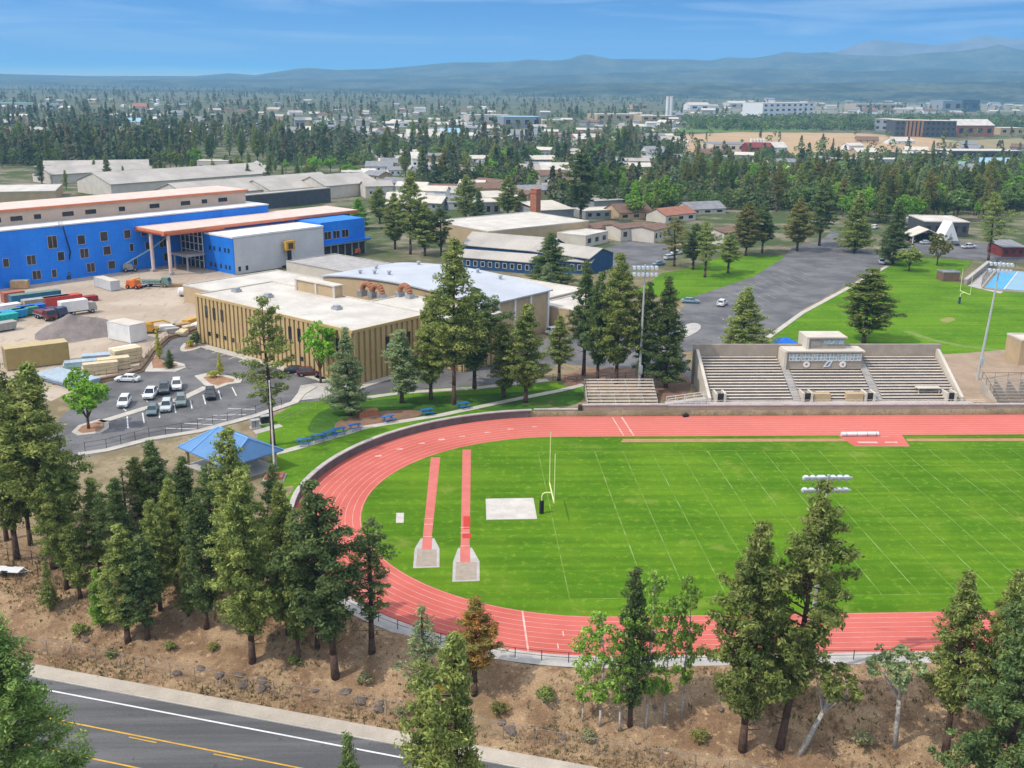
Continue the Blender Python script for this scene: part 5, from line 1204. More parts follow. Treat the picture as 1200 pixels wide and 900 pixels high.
# ================================================================== vehicles
M_tyre = mat('tyre_rubber', (.02, .02, .02), (.013, .013, .013), 4, .9); M_rim = mat('wheel_rim', (.45, .46, .47), (.35, .36, .37), 4, .4, metal=.6)
M_cg = mat('car_glass', (.03, .04, .048), (.018, .024, .03), 2, .08, spec=.7); M_hl = mat('headlamp_glass', (.75, .77, .78), (.6, .62, .64), 4, .1, spec=.6); M_tl = mat('tail_lamp_red', (.42, .02, .02), (.3, .015, .015), 4, .2)
def paint(nm, c): return mat(nm, c, tuple(x*.88 for x in c), 1.5, .28, spec=.55)
CP = dict(white=paint('white_car_paint', (.72, .73, .73)), black=paint('black_car_paint', (.02, .021, .024)), teal=paint('teal_grey_car_paint', (.10, .155, .17)), silver=paint('silver_car_paint', (.50, .54, .55)), green=paint('grey_green_car_paint', (.16, .21, .20)),
          dark=paint('charcoal_car_paint', (.07, .078, .088)), maroon=paint('maroon_car_paint', (.12, .03, .03)), blue=paint('pale_blue_car_paint', (.20, .32, .38)), navy=paint('navy_car_paint', (.03, .05, .11)))
SPEC = {'sedan': (4.75, 1.84, [(-2.37, .42, .72, .80), (-2.2, .28, .92, .88), (-1.3, .26, .98, .92), (.9, .26, .94, .92), (1.9, .26, .84, .90), (2.25, .28, .74, .84), (2.38, .40, .62, .74)], (-1.95, -1.15, .45, 1.25, 1.44)),
        'suv': (4.7, 1.9, [(-2.35, .45, .95, .86), (-2.25, .32, 1.08, .92), (-1.3, .30, 1.10, .95), (.7, .30, 1.08, .95), (1.8, .30, 1.02, .92), (2.25, .32, .92, .88), (2.36, .44, .78, .80)], (-2.2, -1.75, .35, 1.15, 1.75)),
        'pickup': (5.6, 1.98, [(-2.8, .55, 1.02, .92), (-2.7, .42, 1.08, .95), (-1.2, .40, 1.08, .97), (1.0, .40, 1.08, .97), (2.3, .40, 1.06, .95), (2.7, .42, .98, .92), (2.82, .55, .86, .84)], (-.9, -.75, .75, 1.5, 1.86))}
def car(label, loc, rz, typ, pc, name='parked_car', cat='car', group='cars in the parking lots', sc=1.0):
    Lc_, Wc_, st_, (c0, c1, c2, c3, ht) = SPEC[typ]; r = root(name, label, cat, loc, rz, group); pm = CP[pc]; r.scale = (sc, sc, sc)
    rings = []
    for x, zb, zt_, hw in st_: rings.append([(x, -hw*.9, zb), (x, hw*.9, zb), (x, hw, zb+.12), (x, hw, zt_-.22), (x, hw*.93, zt_-.04), (x, hw*.80, zt_), (x, -hw*.80, zt_), (x, -hw*.93, zt_-.04), (x, -hw, zt_-.22), (x, -hw, zb+.12)])
    MB().loft(rings).build('body', pm, r)
    if typ == 'pickup': MB().box(-2.66, -.95, -.74, .74, 1.0, 1.095).build('bed', M_blk, r)
    bz = 1.02 if typ != 'sedan' else .90; w0, w1 = Wc_/2*.88, Wc_/2*.68
    g_ = MB().loft([[(c0, -w0, bz), (c3, -w0, bz), (c3, w0, bz), (c0, w0, bz)], [(c1, -w1, ht-.06), (c2, -w1, ht-.06), (c2, w1, ht-.06), (c1, w1, ht-.06)]]).build('window', M_cg, r)
    rq = MB().loft([[(c1-.1, -w1-.03, ht-.08), (c2+.1, -w1-.03, ht-.08), (c2+.1, w1+.03, ht-.08), (c1-.1, w1+.03, ht-.08)], [(c1+.08, -w1+.1, ht), (c2-.06, -w1+.1, ht), (c2-.06, w1-.1, ht), (c1+.08, w1-.1, ht)]])
    q = rq
    for s_ in (-1, 1):
        for xa, xb in ((c0, c1), ((c0+c3)/2, (c1+c2)/2), (c3, c2)): q.tube((xa, s_*(w0+.005), bz-.02), (xb, s_*(w1+.005), ht-.05), .05, .05, 4)
    q.build('roof', pm, r)
    wr = .33 if typ == 'sedan' else .38
    for sx_ in (-1, 1):
        for s_ in (-1, 1):
            x = sx_*Lc_*.30; y = s_*(Wc_/2-.12)
            t = MB().tube((x, y-.12, wr), (x, y+.12, wr), wr, wr, 14).build('wheel', M_tyre, r); MB().tube((x, y+s_*.12, wr), (x, y+s_*.13, wr), wr*.62, wr*.55, 12).build('rim', M_rim, t)
    xe = st_[-1][0]
    for s_ in (-1, 1):
        MB().box(xe-.16, xe-.02, s_*.62-.17, s_*.62+.17, st_[-1][2]-.12, st_[-1][2]+.05).build('headlight', M_hl, r)
        MB().box(-xe-.0, -xe+.14, s_*.66-.13, s_*.66+.13, st_[0][2]-.16, st_[0][2]+.04).build('taillight', M_tl, r)
        MB().box(c3-.45, c3-.3, s_*(Wc_/2+.02)-.09, s_*(Wc_/2+.02)+.09, bz-.02, bz+.13).build('mirror', pm, r)
    MB().box(xe-.1, xe+.0, -.45, .45, st_[-1][1]+.02, st_[-1][2]-.14).build('grille', M_blk, r)
    return r
def lc(x, y): v = G(x, y, 1.0); v.z = 1.045; return v
fr = math.atan2(-.95, .12)      # cars of the lower rows face the camera
for (x, y, rz, ty, pc, lb) in [(150, 447, 3.05, 'sedan', 'white', 'white sedan parked broadside beside the wrapped lumber'), (146, 475, fr, 'suv', 'white', 'white car facing the camera alone in its row by the end island'), (177.5, 465, fr-.08, 'pickup', 'white', 'white pickup facing the camera in the upper parking row'),
        (193, 459, fr+.1, 'pickup', 'dark', 'dark pickup between the white pickup and a white hatchback'), (207.5, 455, fr+.12, 'suv', 'white', 'white car nearest the second parking island'), (179, 484, fr+.05, 'sedan', 'teal', 'dark teal car first in the lower parking row'),
        (195.5, 480, fr+.05, 'suv', 'silver', 'silver car in the middle of the lower parking row'), (212.5, 474, fr+.12, 'suv', 'green', 'grey green car right of the silver one'), (247, 466, fr+.12, 'suv', 'black', 'black car parked apart near the second parking island'),
        (107, 463, .2, 'suv', 'black', 'dark car half hidden by the round green tree'), (362, 440, .15, 'suv', 'maroon', 'dark maroon car near the bright green street tree'), (347, 437, .1, 'sedan', 'black', 'black car beside the dark maroon one by the gold building'),
        (650, 391, .7, 'suv', 'white', 'white car parked below the end of the gymnasium'), (809, 355, -.15, 'sedan', 'blue', 'pale blue car by the corner lawn kerb'), (846, 358, 1.1, 'suv', 'white', 'white car alone on the drive before the cone shaped pine'),
        (785, 304, .6, 'suv', 'silver', 'silver car first in the row beside the dark schoolyard'), (772, 311, .6, 'sedan', 'blue', 'pale blue car second in the row beside the dark schoolyard'), (793, 298, .6, 'sedan', 'white', 'white car last in the row beside the dark schoolyard'),
        (1033, 309, 1.2, 'suv', 'silver', 'silver car under the dark pine at the kerb end'), (1135, 291, .3, 'pickup', 'white', 'white pickup on the drive before the dark white roofed building'), (1120, 287, 1.3, 'sedan', 'navy', 'dark blue car on the drive left of the white pickup'), (1085, 286, .2, 'sedan', 'silver', 'silver car in front of the dark open carport'),
        (1070, 284, 1.0, 'suv', 'dark', 'charcoal car left of the dark open carport'), (1025, 268, .9, 'suv', 'white', 'white van like car among the trees behind the drives')]:
    car(lb, lc(x, y), rz, ty, pc)
nd = G(186, 932, -2.94)
car('navy car on the street, only its roof showing at the lower edge', Vector((nd.x, nd.y, -2.93)), math.atan2(-.304, .9527), 'suv', 'navy', group=None)
# ================================================================== building site
M_teal = mat('teal_container', (.02, .22, .30), (.015, .17, .24), 1, .6); M_bluec = mat('blue_container', (.03, .17, .30), (.025, .13, .24), 1, .6); M_redc = mat('red_container', (.55, .075, .05), (.44, .06, .04), 1, .6)
M_tanc = mat('tan_container', (.50, .38, .20), (.42, .32, .165), .8, .65, fine=.04); M_greyc = mat('grey_container', (.38, .37, .34), (.30, .29, .27), 1, .6); M_yelm = mat('machine_yellow', (.62, .34, .03), (.5, .27, .03), 1.5, .5); M_orm = mat('machine_orange', (.70, .16, .03), (.58, .13, .025), 1.5, .5)
M_lum = mat('wrapped_lumber', (.66, .55, .35), (.52, .42, .26), .8, .8); M_wood = mat('raw_timber', (.42, .27, .14), (.32, .2, .1), 1, .85); M_gal = mat('stacked_metal_deck', (.46, .54, .60), (.34, .42, .47), 1.2, .4, metal=.3); M_green_ = mat('dull_green_metal', (.16, .25, .20), (.12, .19, .15), 1, .6)
ck = Matrix
def container(label, x, y, rz, L_, W_, H_, m, roofm=None, name='shipping_container', cat='container', group=None):
    r = root(name, label, cat, lc(x, y)-Vector((0, 0, .02)), rz, group)
    MB().box(-L_/2, L_/2, -W_/2, W_/2, .12, H_-.05).build('body', m, r)
    q = MB()
    n_ = int(L_/.5)
    for i in range(n_):
        u = -L_/2+.3+i*(L_-.6)/max(1, n_-1); q.box(u-.09, u+.09, -W_/2-.05, -W_/2+.0, .2, H_-.15).box(u-.09, u+.09, W_/2, W_/2+.05, .2, H_-.15)
    q.build('ribs', m, r)
    MB().box(-L_/2-.06, L_/2+.06, -W_/2-.07, W_/2+.07, H_-.05, H_+.06).build('roof', roofm or m, r)
    d = MB().box(-L_/2-.06, -L_/2, -W_/2+.08, -.03, .2, H_-.12).box(-L_/2-.06, -L_/2, .03, W_/2-.08, .2, H_-.12).build('door', m, r)
    q = MB()
    for y_ in (-W_*.3, -.15, .15, W_*.3): q.tube((-L_/2-.09, y_, .3), (-L_/2-.09, y_, H_-.2), .03, .03, 5)
    q.build('lock_rod', M_steel, d)
    q = MB()
    for sx_ in (-1, 1):
        for sy_ in (-1, 1): q.box(sx_*L_/2-.1, sx_*L_/2+.1, sy_*W_/2-.1, sy_*W_/2+.1, 0, H_)
    q.build('corner_post', m, r)
    return r
a1 = RZ0-.12
container('blue shipping container with a weathered dark roof, at the back of the site row', 42, 355, a1, 12, 2.5, 2.7, M_bluec, M_green_)
container('tan shipping container between the blue and the red one', 55, 361, a1, 11, 2.5, 2.7, M_tanc, M_greyc)
container('red shipping container at the end of the site row', 74, 359, a1, 9, 2.5, 2.7, M_redc)
container('flat dark red trailer deck behind the white box truck', 88, 355, a1, 11, 2.2, 1.3, mat('dark_red_deck', (.30, .04, .04)), None, 'trailer', 'trailer')
container('white storage container on the sand near the kerb of the entry road', 150, 398, -.62, 7.4, 4.2, 4.0, M_white, M_cream)
container('tan yellow long container standing alone in front of the gravel heap', 44, 428, .55, 11.5, 3.6, 4.4, mat('khaki_container', (.42, .31, .12), (.36, .26, .10), .8, .7, fine=.04), M_tanc)
container('long grey white container in the middle of the sandy site', 126, 338, -.82, 9.6, 2.6, 2.7, M_bluel, M_cream)
container('orange tan plywood crate stack against the blue wall', 24, 338, .1, 4.2, 2.2, 2.2, mat('plywood_crate', (.58, .36, .18)), M_lum, 'crate', 'crate')
container('small red orange container left of the blue one', 16, 353, a1, 5, 2.4, 2.5, mat('faded_red_container', (.48, .14, .09)), None)
def truck(label, x, y, rz, boxm, cabm, L_=7.5, flat=False):
    r = root('truck', label, 'truck', lc(x, y), rz)
    if flat: MB().box(-L_/2, L_/2-2.2, -1.2, 1.2, 1.0, 1.2).build('flat_bed', M_steel, r); MB().box(-L_/2+.2, L_/2-2.5, -1.1, 1.1, 1.21, 1.9).build('load', boxm, r)
    else: MB().box(-L_/2, L_/2-2.1, -1.25, 1.25, 1.0, 3.6).build('box', boxm, r)
    MB().loft([[(L_/2-2.0, y_, .6), (L_/2, y_, .6), (L_/2, y_, 1.6), (L_/2-.35, y_, 2.6), (L_/2-2.0, y_, 2.7)] for y_ in (-1.15, 1.15)]).build('cab', cabm, r)
    MB().loft([[(L_/2-.33, y_, 2.5), (L_/2-.02, y_, 1.66), (L_/2+.02, y_, 1.66), (L_/2-.29, y_, 2.5)] for y_ in (-1, 1)]).build('windscreen', M_cg, r)
    MB().box(-L_/2, L_/2, -.5, .5, .6, .98).build('chassis', M_blk, r)
    for x_ in (-L_*.33, -L_*.18, L_*.36):
        for s_ in (-1, 1): t = MB().tube((x_, s_*1.0-.16, .5), (x_, s_*1.0+.16, .5), .5, .5, 14).build('wheel', M_tyre, r); MB().tube((x_, s_*1.16, .5), (x_, s_*1.18, .5), .28, .24, 10).build('rim', M_rim, t)
    return r
truck('white box truck beside the red container', 92, 368, a1, M_white, M_greyc, 8.5)
truck('dark maroon flatbed truck in front of the tan container', 53, 374, -.75, mat('maroon_load', (.20, .05, .06)), CP['maroon'], 7.2, True)
truck('dark blue flatbed truck between the maroon truck and the white box truck', 66, 371, -.7, mat('navy_load', (.05, .07, .16)), CP['navy'], 7.0, True)
truck('green grey flatbed truck with stacked pipes beside the orange lift', 182, 336, -.1, M_green_, M_green_, 8.6, True)
def lift(label, x, y, rz, m, boom, basket=True, sc=1.0):
    r = root('boom_lift', label, 'boom lift', lc(x, y), rz); r.scale = (sc, sc, sc)
    MB().box(-1.6, 1.6, -1.05, 1.05, .5, .95).build('chassis', m, r); MB().loft([[(-1.7, y_, .96), (.8, y_, .96), (.5, y_, 1.9), (-1.5, y_, 2.0)] for y_ in (-.95, .95)]).build('turret', m, r)
    for sx_ in (-1, 1):
        for s_ in (-1, 1): t = MB().tube((sx_*1.15, s_*1.1-.2, .5), (sx_*1.15, s_*1.1+.2, .5), .5, .5, 12).build('wheel', M_tyre, r); MB().tube((sx_*1.15, s_*1.3, .5), (sx_*1.15, s_*1.33, .5), .26, .22, 10).build('rim', m, t)
    P_ = [Vector((-.9, 0, 1.9))]+[Vector(b) for b in boom[0]]
    b_ = MB()
    for i, (p, q_) in enumerate(zip(P_, P_[1:])): b_.tube(p, q_, .24-.05*i, .2-.05*i, 6)
    b_.build('boom', boom[1], r)
    if basket:
        e = P_[-1]; q = MB().box(e.x, e.x+.9, e.y-.9, e.y+.9, e.z-.15, e.z-.08)
        for (u, v_) in ((0, -.9), (.9, -.9), (0, .9), (.9, .9), (.9, 0)): q.tube((e.x+u, e.y+v_, e.z-.1), (e.x+u, e.y+v_, e.z+1.0), .03, .03, 5)
        for zz in (.5, 1.0):
            q.tube((e.x, e.y-.9, e.z+zz), (e.x+.9, e.y-.9, e.z+zz), .03, .03, 5).tube((e.x, e.y+.9, e.z+zz), (e.x+.9, e.y+.9, e.z+zz), .03, .03, 5).tube((e.x+.9, e.y-.9, e.z+zz), (e.x+.9, e.y+.9, e.z+zz), .03, .03, 5)
        q.build('basket', M_steel, r)
    return r
M_lb = mat('pale_blue_boom', (.30, .47, .58), (.24, .4, .5)); M_wh = M_white
lift('boom lift with a pale blue arm reaching up past the canopy posts', 152, 318, RZ0-.35, M_greyc, ([(6, 0, 5.4), (10.5, 0, 8.6)], M_lb), True, 1.2)
lift('boom lift with a tall black mast reaching up the blue wall', 76, 327, RZ0+2.6, mat('grey_blue_machine', (.10, .15, .20)), ([(-2.2, .6, 7.5), (-1.0, .9, 14.5)], M_blk), True, 1.05)
lift('orange boom lift with a white arm beside the open end of the blue wing', 416, 298, RZ0+2.7, M_orm, ([(5.5, 0, 6.4)], M_wh))
lift('orange and yellow boom lift parked beside the green grey truck', 158, 338, -.3, M_orm, ([(1.4, 0, 2.6), (2.2, 0, 1.2)], M_yelm), True, 1.15)
lift('yellow platform lift raised in front of the grey white wrapped hall', 340, 309, RZ0-PI/2+.3, M_blk, ([(.2, .3, 3.8), (1.2, 0, 5.4)], M_blk), True, 1.1)
ob = root('platform_hoist', 'orange hoist platform hanging against the grey white wrapped hall', 'hoist', FL(40+33, 110.3, 1.0), RZ0)
MB().box(-1.7, 1.7, -.2, 1.3, 5.4, 8.2).build('cage', M_yelm, ob); MB().box(-.9, .9, -.26, -.2, 5.8, 7.6).build('gate', mat('dark_gate', (.10, .06, .04)), ob); MB().box(-.5, .5, .2, 1.0, -.1, 5.4).build('mast', M_blk, ob); MB().box(-2.4, 3.6, -.6, 1.4, -.1, .7).build('base', M_dark, ob)
lift('yellow telescopic loader behind the thin sapling at the kerb', 176, 390, .15, M_yelm, ([(2.6, .0, 2.4), (4.0, 0, 1.8)], M_yelm), False, 1.15)
# heaps and stacks
gv = root('gravel_heap', 'big grey brown gravel heap in the middle of the site', 'gravel heap', lc(90, 391))
q = MB(); rg = random.Random(3); nr, na = 16, 44; sc_ = FOC/PX(tuple(lc(90, 391)))[2]; Lx = 46/sc_; Ly = 8.5
for i in range(nr+1):
    k = i/nr
    for j in range(na):
        a = 2*PI*j/na; b = 1+.08*math.sin(3*a+1)+.06*math.sin(5*a+2)+.03*rg.uniform(-1, 1)
        x = Lx*k*math.cos(a)*b; y = Ly*k*math.sin(a)*b
        z = 4.6*max(0, 1-math.hypot((x+1.2)/8.6, y/7.6))**1.0+2.5*max(0, 1-math.hypot((x-6.0)/6.4, (y-2)/5.5))+.10*rg.uniform(-1, 1)*(k < .96)
        q.v.append((x, y, max(.0, z)+(-.1 if i == nr else .02)))
for i in range(nr):
    for j in range(na): q.f.append((i*na+j, (i+1)*na+j, (i+1)*na+(j+1) % na, i*na+(j+1) % na))
q.build('gravel', mat('grey_gravel', (.235, .195, .18), (.16, .135, .125), .35, .95, fine=.22, bump=.5), gv, smooth=True)
def stack(label, x, y, rz, L_, W_, n, m, h=.4, cat='stack', name='material_stack', m2=None):
    r = root(name, label, cat, lc(x, y), rz)
    rg = random.Random(int(x*7+y))
    q = MB()
    for u in (-L_*.35, 0, L_*.35): q.box(u-.1, u+.1, -W_/2, W_/2, 0, .12)
    q.build('bearer', M_wood, r)
    for i in range(n):
        o = rg.uniform(-.3, .3); w_ = W_*rg.uniform(.82, 1); MB().box(-L_/2+o, L_/2+o*.5, -w_/2, w_/2, .12+i*h, .12+i*h+h*.9).build('bundle', m if (i % 2 == 0 or m2 is None) else m2, r)
    return r
stack('pale wrapped lumber bundle at the left end of the row along the barrier', 118, 438, .42, 6.5, 2.2, 3, M_lum, .75)
stack('pale wrapped lumber bundle in the middle of the row along the barrier', 134, 433, .45, 6.0, 2.4, 3, M_lum, .8)
stack('tallest pale wrapped lumber bundle at the bend of the barrier', 149, 425, .7, 5.6, 2.8, 4, M_lum, .75)
stack('white tarp covered stack below the white storage container', 146, 413, .75, 5.6, 1.8, 2, M_white, .6)
stack('blue white sheet metal stack behind the round green tree', 78, 447, -.62, 13, 6.0, 3, M_gal, .35, m2=mat('blue_sheet_metal', (.22, .33, .50)))
stack('jumbled silver green steel stack behind the wrapped lumber', 102, 431, .35, 8.5, 2.6, 3, M_gal, .5, m2=mat('pale_green_primer', (.38, .56, .49)))
stack('second silver green steel stack touching the jumbled one', 119, 424, .3, 7.0, 2.6, 4, mat('pale_green_primer', (.38, .56, .49)), .4, m2=M_gal)
stack('reddish timber stack between the steel and the lumber', 131, 426, .45, 5, 2.2, 2, mat('reddish_timber', (.36, .18, .11)), .5)
stack('long low timber pile right of the green grey truck', 208, 336, .18, 9, 1.6, 2, M_wood, .4)
rgb_ = random.Random(12)
for i, (x, y, m_, nm_) in enumerate([(197, 387, M_white, 'white covered pallet load beside the yellow loader'), (205, 390, M_greyc, 'grey pallet load second along the barrier to the gold building'), (212, 385, M_wood, 'brown timber pallet load in the middle of the row to the gold building'), (219, 388, M_lum, 'yellow wrapped pallet load near the gold building'), (224, 379, M_yelm, 'yellow drum load nearest the gold building wall'), (232, 384, M_white, 'white covered pallet load against the gold building corner'), (214, 393, M_lum, 'low pale plank load by the barrier')]):
    stack(nm_, x, y, .3+i*.2, 3.4+.3*(i % 3), 2.0, 2, m_, .55, 'pallet load', 'pallet_load')
for x, y, m_, lb in ((216, 347, M_white, 'white portable tank left of the grey one on the sand'), (228, 347, M_greyc, 'grey portable tank beside the corner of the low tan wing'), (235, 344, M_white, 'small white portable tank closest to the low tan wing')):
    r = root('tank', lb, 'tank', lc(x, y), .5); MB().path([(-1.5, 0, 1.3), (-1.2, 0, 1.3), (1.2, 0, 1.3), (1.5, 0, 1.3)], [.7, 1.1, 1.1, .7], 14).build('shell', m_, r, smooth=True); MB().box(-1.1, -.8, -.8, .8, 0, .6).box(.8, 1.1, -.8, .8, 0, .6).build('cradle', M_dark, r); MB().tube((0, 0, 2.3), (0, 0, 2.6), .3, .3, 10).build('hatch', M_steel, r)
M_bt = mat('teal_tarp', (.02, .40, .36), (.015, .32, .3), 1, .5); M_bt2 = mat('sky_blue_tarp', (.03, .30, .58), (.025, .24, .47), 1, .5)
for i, (x, y, m_, lb) in enumerate([(5, 378, M_bt, 'teal roll off bin at the left edge of the site'), (17, 373, M_bt2, 'bright blue roll off bin second from the left edge'), (29, 370, mat('green_tarp', (.10, .28, .20)), 'dull green roll off bin in the row of bins'), (38, 367, M_tarp, 'deep blue roll off bin at the end of the row of bins'), (9, 366, M_white, 'white covered skip behind the teal bin'), (3, 388, M_greyc, 'long pale skip in front of the teal bin')]):
    r = root('roll_off_bin', lb, 'bin', lc(x, y), a1+.1)
    MB().loft([[(-2.6, -1.1, .3), (2.6, -1.1, .3), (2.6, 1.1, .3), (-2.6, 1.1, .3)], [(-3.0, -1.25, 1.9), (3.0, -1.25, 1.9), (3.0, 1.25, 1.9), (-3.0, 1.25, 1.9)]]).build('body', m_, r)
    MB().box(-3.05, 3.05, -1.3, 1.3, 1.9, 2.02).build('rim', m_, r); q = MB()
    for u in (-2, -1, 0, 1, 2): q.box(u-.08, u+.08, -1.3, -1.14, .4, 1.9)
    q.build('ribs', m_, r); MB().box(-2.4, 2.4, -.9, .9, 0, .3).build('skid', M_blk, r)
# things on the left bank
for i, (x, y) in enumerate([(66, 664), (72, 663), (78, 662)]):
    r = root('waste_bin', 'grey wheeled bin in the row of three under the tallest bank pine', 'bin', G(x, y), .3, 'grey bins under the pine')
    MB().loft([[(-.3, -.3, .1), (.3, -.3, .1), (.3, .3, .1), (-.3, .3, .1)], [(-.42, -.4, 1.25), (.42, -.4, 1.25), (.42, .4, 1.25), (-.42, .4, 1.25)]]).build('body', M_greyc, r); MB().box(-.46, .46, -.44, .46, 1.25, 1.36).build('lid', M_steel, r)
    for s_ in (-1, 1): MB().tube((s_*.3-.05, .35, .14), (s_*.3+.05, .35, .14), .14, .14, 10).build('wheel', M_tyre, r)
tl = root('utility_trailer', 'white flat trailer parked on the dirt at the left edge below the bank pines', 'trailer', G(12, 672), -.15); tl.scale = (.72, .72, .8)
MB().box(-2.4, 2.0, -1, 1, .6, .72).build('deck', M_white, tl); MB().path([(2.0, -.8, .6), (3.4, 0, .55)], .06, 6).path([(2.0, .8, .6), (3.4, 0, .55)], .06, 6).build('drawbar', M_steel, tl)
for s_ in (-1, 1): MB().tube((-.4, s_*1.0-.12, .36), (-.4, s_*1.0+.12, .36), .36, .36, 12).build('wheel', M_tyre, tl); MB().box(-.95, .15, s_*1.0-.18, s_*1.0+.18, .72, .80).build('mudguard', M_dark, tl)
fence('dark wire fence on the dirt behind the white trailer', [tuple(G(x, y)[:2]) for x, y in ((-20, 655), (10, 657), (38, 660), (52, 668), (45, 676))], 1.6, 2.2, M_bfence, None, True, 'yard_fence')
sg = root('yellow_sign', 'yellow sign board on a pale post beside the lone olive pine at the street', 'sign', G(512, 832), .2)
MB().tube((0, 0, -.3), (0, 0, 2.6), .09, .07, 8).build('post', M_pole, sg); MB().cbox((.15, -.12, 2.5), (1.0, .06, .75), 0, 0, PI/4).build('board', mat('sign_yellow', (.75, .42, .02), (.62, .34, .02), 2, .5), sg); MB().path([(0, 0, 1.9), (-.5, -.1, 2.3), (-.9, -.15, 2.2)], .05, 6).build('bracket', M_pole, sg)
# rocks along the bank
M_rock = mat('bank_basalt', (.20, .155, .125), (.11, .085, .07), 1.5, .95, fine=.2, bump=.6); rg = random.Random(21); rm = []
for k in range(4):
    q = MB(); n1_, n2_ = 7, 10; rr2 = random.Random(50+k)
    rings = []
    for i in range(1, n1_):
        t = PI*i/n1_; rings.append([((math.sin(t)*math.cos(2*PI*j/n2_))*rr2.uniform(.8, 1.2), (math.sin(t)*math.sin(2*PI*j/n2_))*rr2.uniform(.7, 1.1), -math.cos(t)*.7*rr2.uniform(.85, 1.1)) for j in range(n2_)])
    q.loft(rings); me = bpy.data.meshes.new('rock'); me.from_pydata(q.v, [], q.f); me.materials.append(M_rock); me.update(); rm.append(me)
for i in range(64):
    if i < 26: t = rg.uniform(14, 62); p = rp(t, rg.uniform(.6, 2.6))
    else: w_ = G(rg.uniform(20, 1180), rg.uniform(700, 850)); p = (w_.x, w_.y)
    d_ = road_d(*p)
    if d_ < .5 or seg_d(*p) < RO+2: continue
    o = bpy.data.objects.new('rock', rm[i % 4]); COL.objects.link(o); s = rg.uniform(.2, .55)*(1 if i < 26 else .7); o.location = (p[0], p[1], hgt(*p)+s*.15); o.rotation_euler = (0, 0, rg.uniform(0, 6)); o.scale = (s*1.3, s, s*.8)
    tag(o, 'brown rock lying on the roadside bank', 'rock', 'rocks on the roadside bank')
# dry grass tufts and litter of needles on the bank: nobody would count them
def tufts(name, n, region, hgt_, wid, m, seed):
    r = np.random.default_rng(seed); c = []
    while len(c) < n:
        x, y = region(r)
        if seg_d(x, y) < RO+1.6 or road_d(x, y) < -1.8 or (y > 24 and x > -45): continue
        if math.sin(x*.31+2*math.sin(y*.23))+math.sin(y*.41+x*.13)+r.normal()*.7 < .1: continue
        c.append((x, y, hgt(x, y)))
    c = np.array(c); c = np.repeat(c, 4, 0)+r.normal(size=(4*n, 3))*np.array([.12, .12, 0]); k = len(c); a = r.uniform(0, 6.28, k); h = hgt_*r.uniform(.5, 1.3, (k, 1))
    u = np.stack([np.cos(a), np.sin(a), a*0], 1)*wid; up_ = np.stack([r.normal(size=k)*.35, r.normal(size=k)*.35, np.ones(k)], 1)*h
    o = bpy.data.objects.new(name, fast_mesh(name, np.stack([c-u, c+u, c+u*.4+up_, c-u*.4+up_*.9], 1).reshape(-1, 3), np.arange(4*k).reshape(-1, 4), m)); COL.objects.link(o); tag(o, kind='stuff')
M_dryg = mat('dry_grass_blades', (.36, .27, .13), (.24, .17, .085), .3, .9); M_olg = mat('weedy_blades', (.13, .135, .05), (.09, .095, .035), .3, .9)
reg = lambda r: rp(r.uniform(-25, 125), r.uniform(-1.8, 17))
tufts('dry_grass', 6500, reg, .30, .05, M_dryg, 1); tufts('weeds', 1200, reg, .28, .08, M_olg, 2)
# ================================================================== town beyond the school
def fb(label, x0, x1, yb0, yb1, top, depth, wm, rm, roof='flat', cols=0, rows=0, name='house', cat='house', group=None, wm2=None, ov=.4, ridge=None, glass=None, frame=None):
    """building whose camera side runs between ground pixels (x0, yb0) and (x1, yb1), its eaves at row `top`"""
    a, b = G(x0, yb0, 1.0), G(x1, yb1, 1.0); d = b-a; Lh = d.length; rz = math.atan2(d.y, d.x); h = max(2.2, HT(a, top))
    r = root(name, label, cat, a, rz, group)
    MB().box(0, Lh, 0, depth, -.5, h).build('wall', wm, r)
    if roof == 'flat': flat_roof(r, 0, Lh, 0, depth, h+.05, rm, .3, .3)
    else:
        rg_ = ridge if ridge else depth*.22; q = MB()
        if roof == 'gable':
            for s_, y0_, y1_ in ((0, -ov, depth/2), (1, depth/2, depth+ov)):
                z0_, z1_ = (h-.12, h+rg_) if s_ == 0 else (h+rg_, h-.12)
                q.loft([[(u, y0_, z0_), (u, y1_, z1_), (u, y1_, z1_+.2), (u, y0_, z0_+.2)] for u in (-ov, Lh+ov)])
            MB().loft([[(u, 0.02, h), (u, depth-.02, h), (u, depth/2, h+rg_-.05)] for u in (0.02, Lh-.02)]).build('gable_wall', wm, r)
        elif roof == 'gable_front':
            for s_ in (0, 1):
                x0_, x1_ = (-ov, Lh/2) if s_ == 0 else (Lh/2, Lh+ov); z0_, z1_ = (h-.12, h+rg_) if s_ == 0 else (h+rg_, h-.12)
                q.loft([[(x0_, v_, z0_), (x1_, v_, z1_), (x1_, v_, z1_+.2), (x0_, v_, z0_+.2)] for v_ in (-ov, depth+ov)])
            MB().loft([[(0.02, v_, h), (Lh-.02, v_, h), (Lh/2, v_, h+rg_-.05)] for v_ in (0.02, depth-.02)]).build('gable_wall', wm, r)
        elif roof == 'shed': q.loft([[(u, -ov, h), (u, depth+ov, h+rg_), (u, depth+ov, h+rg_+.2), (u, -ov, h+.2)] for u in (-ov, Lh+ov)])
        q.build('roof', rm, r)
    for j in range(rows):
        for i in range(cols):
            ww = Lh/cols*.45; window(r, 'f', Lh*(i+.5)/cols, h*(j+.32)/rows, ww, h/rows*.42, frame, 0.0, glass=glass)
    return r
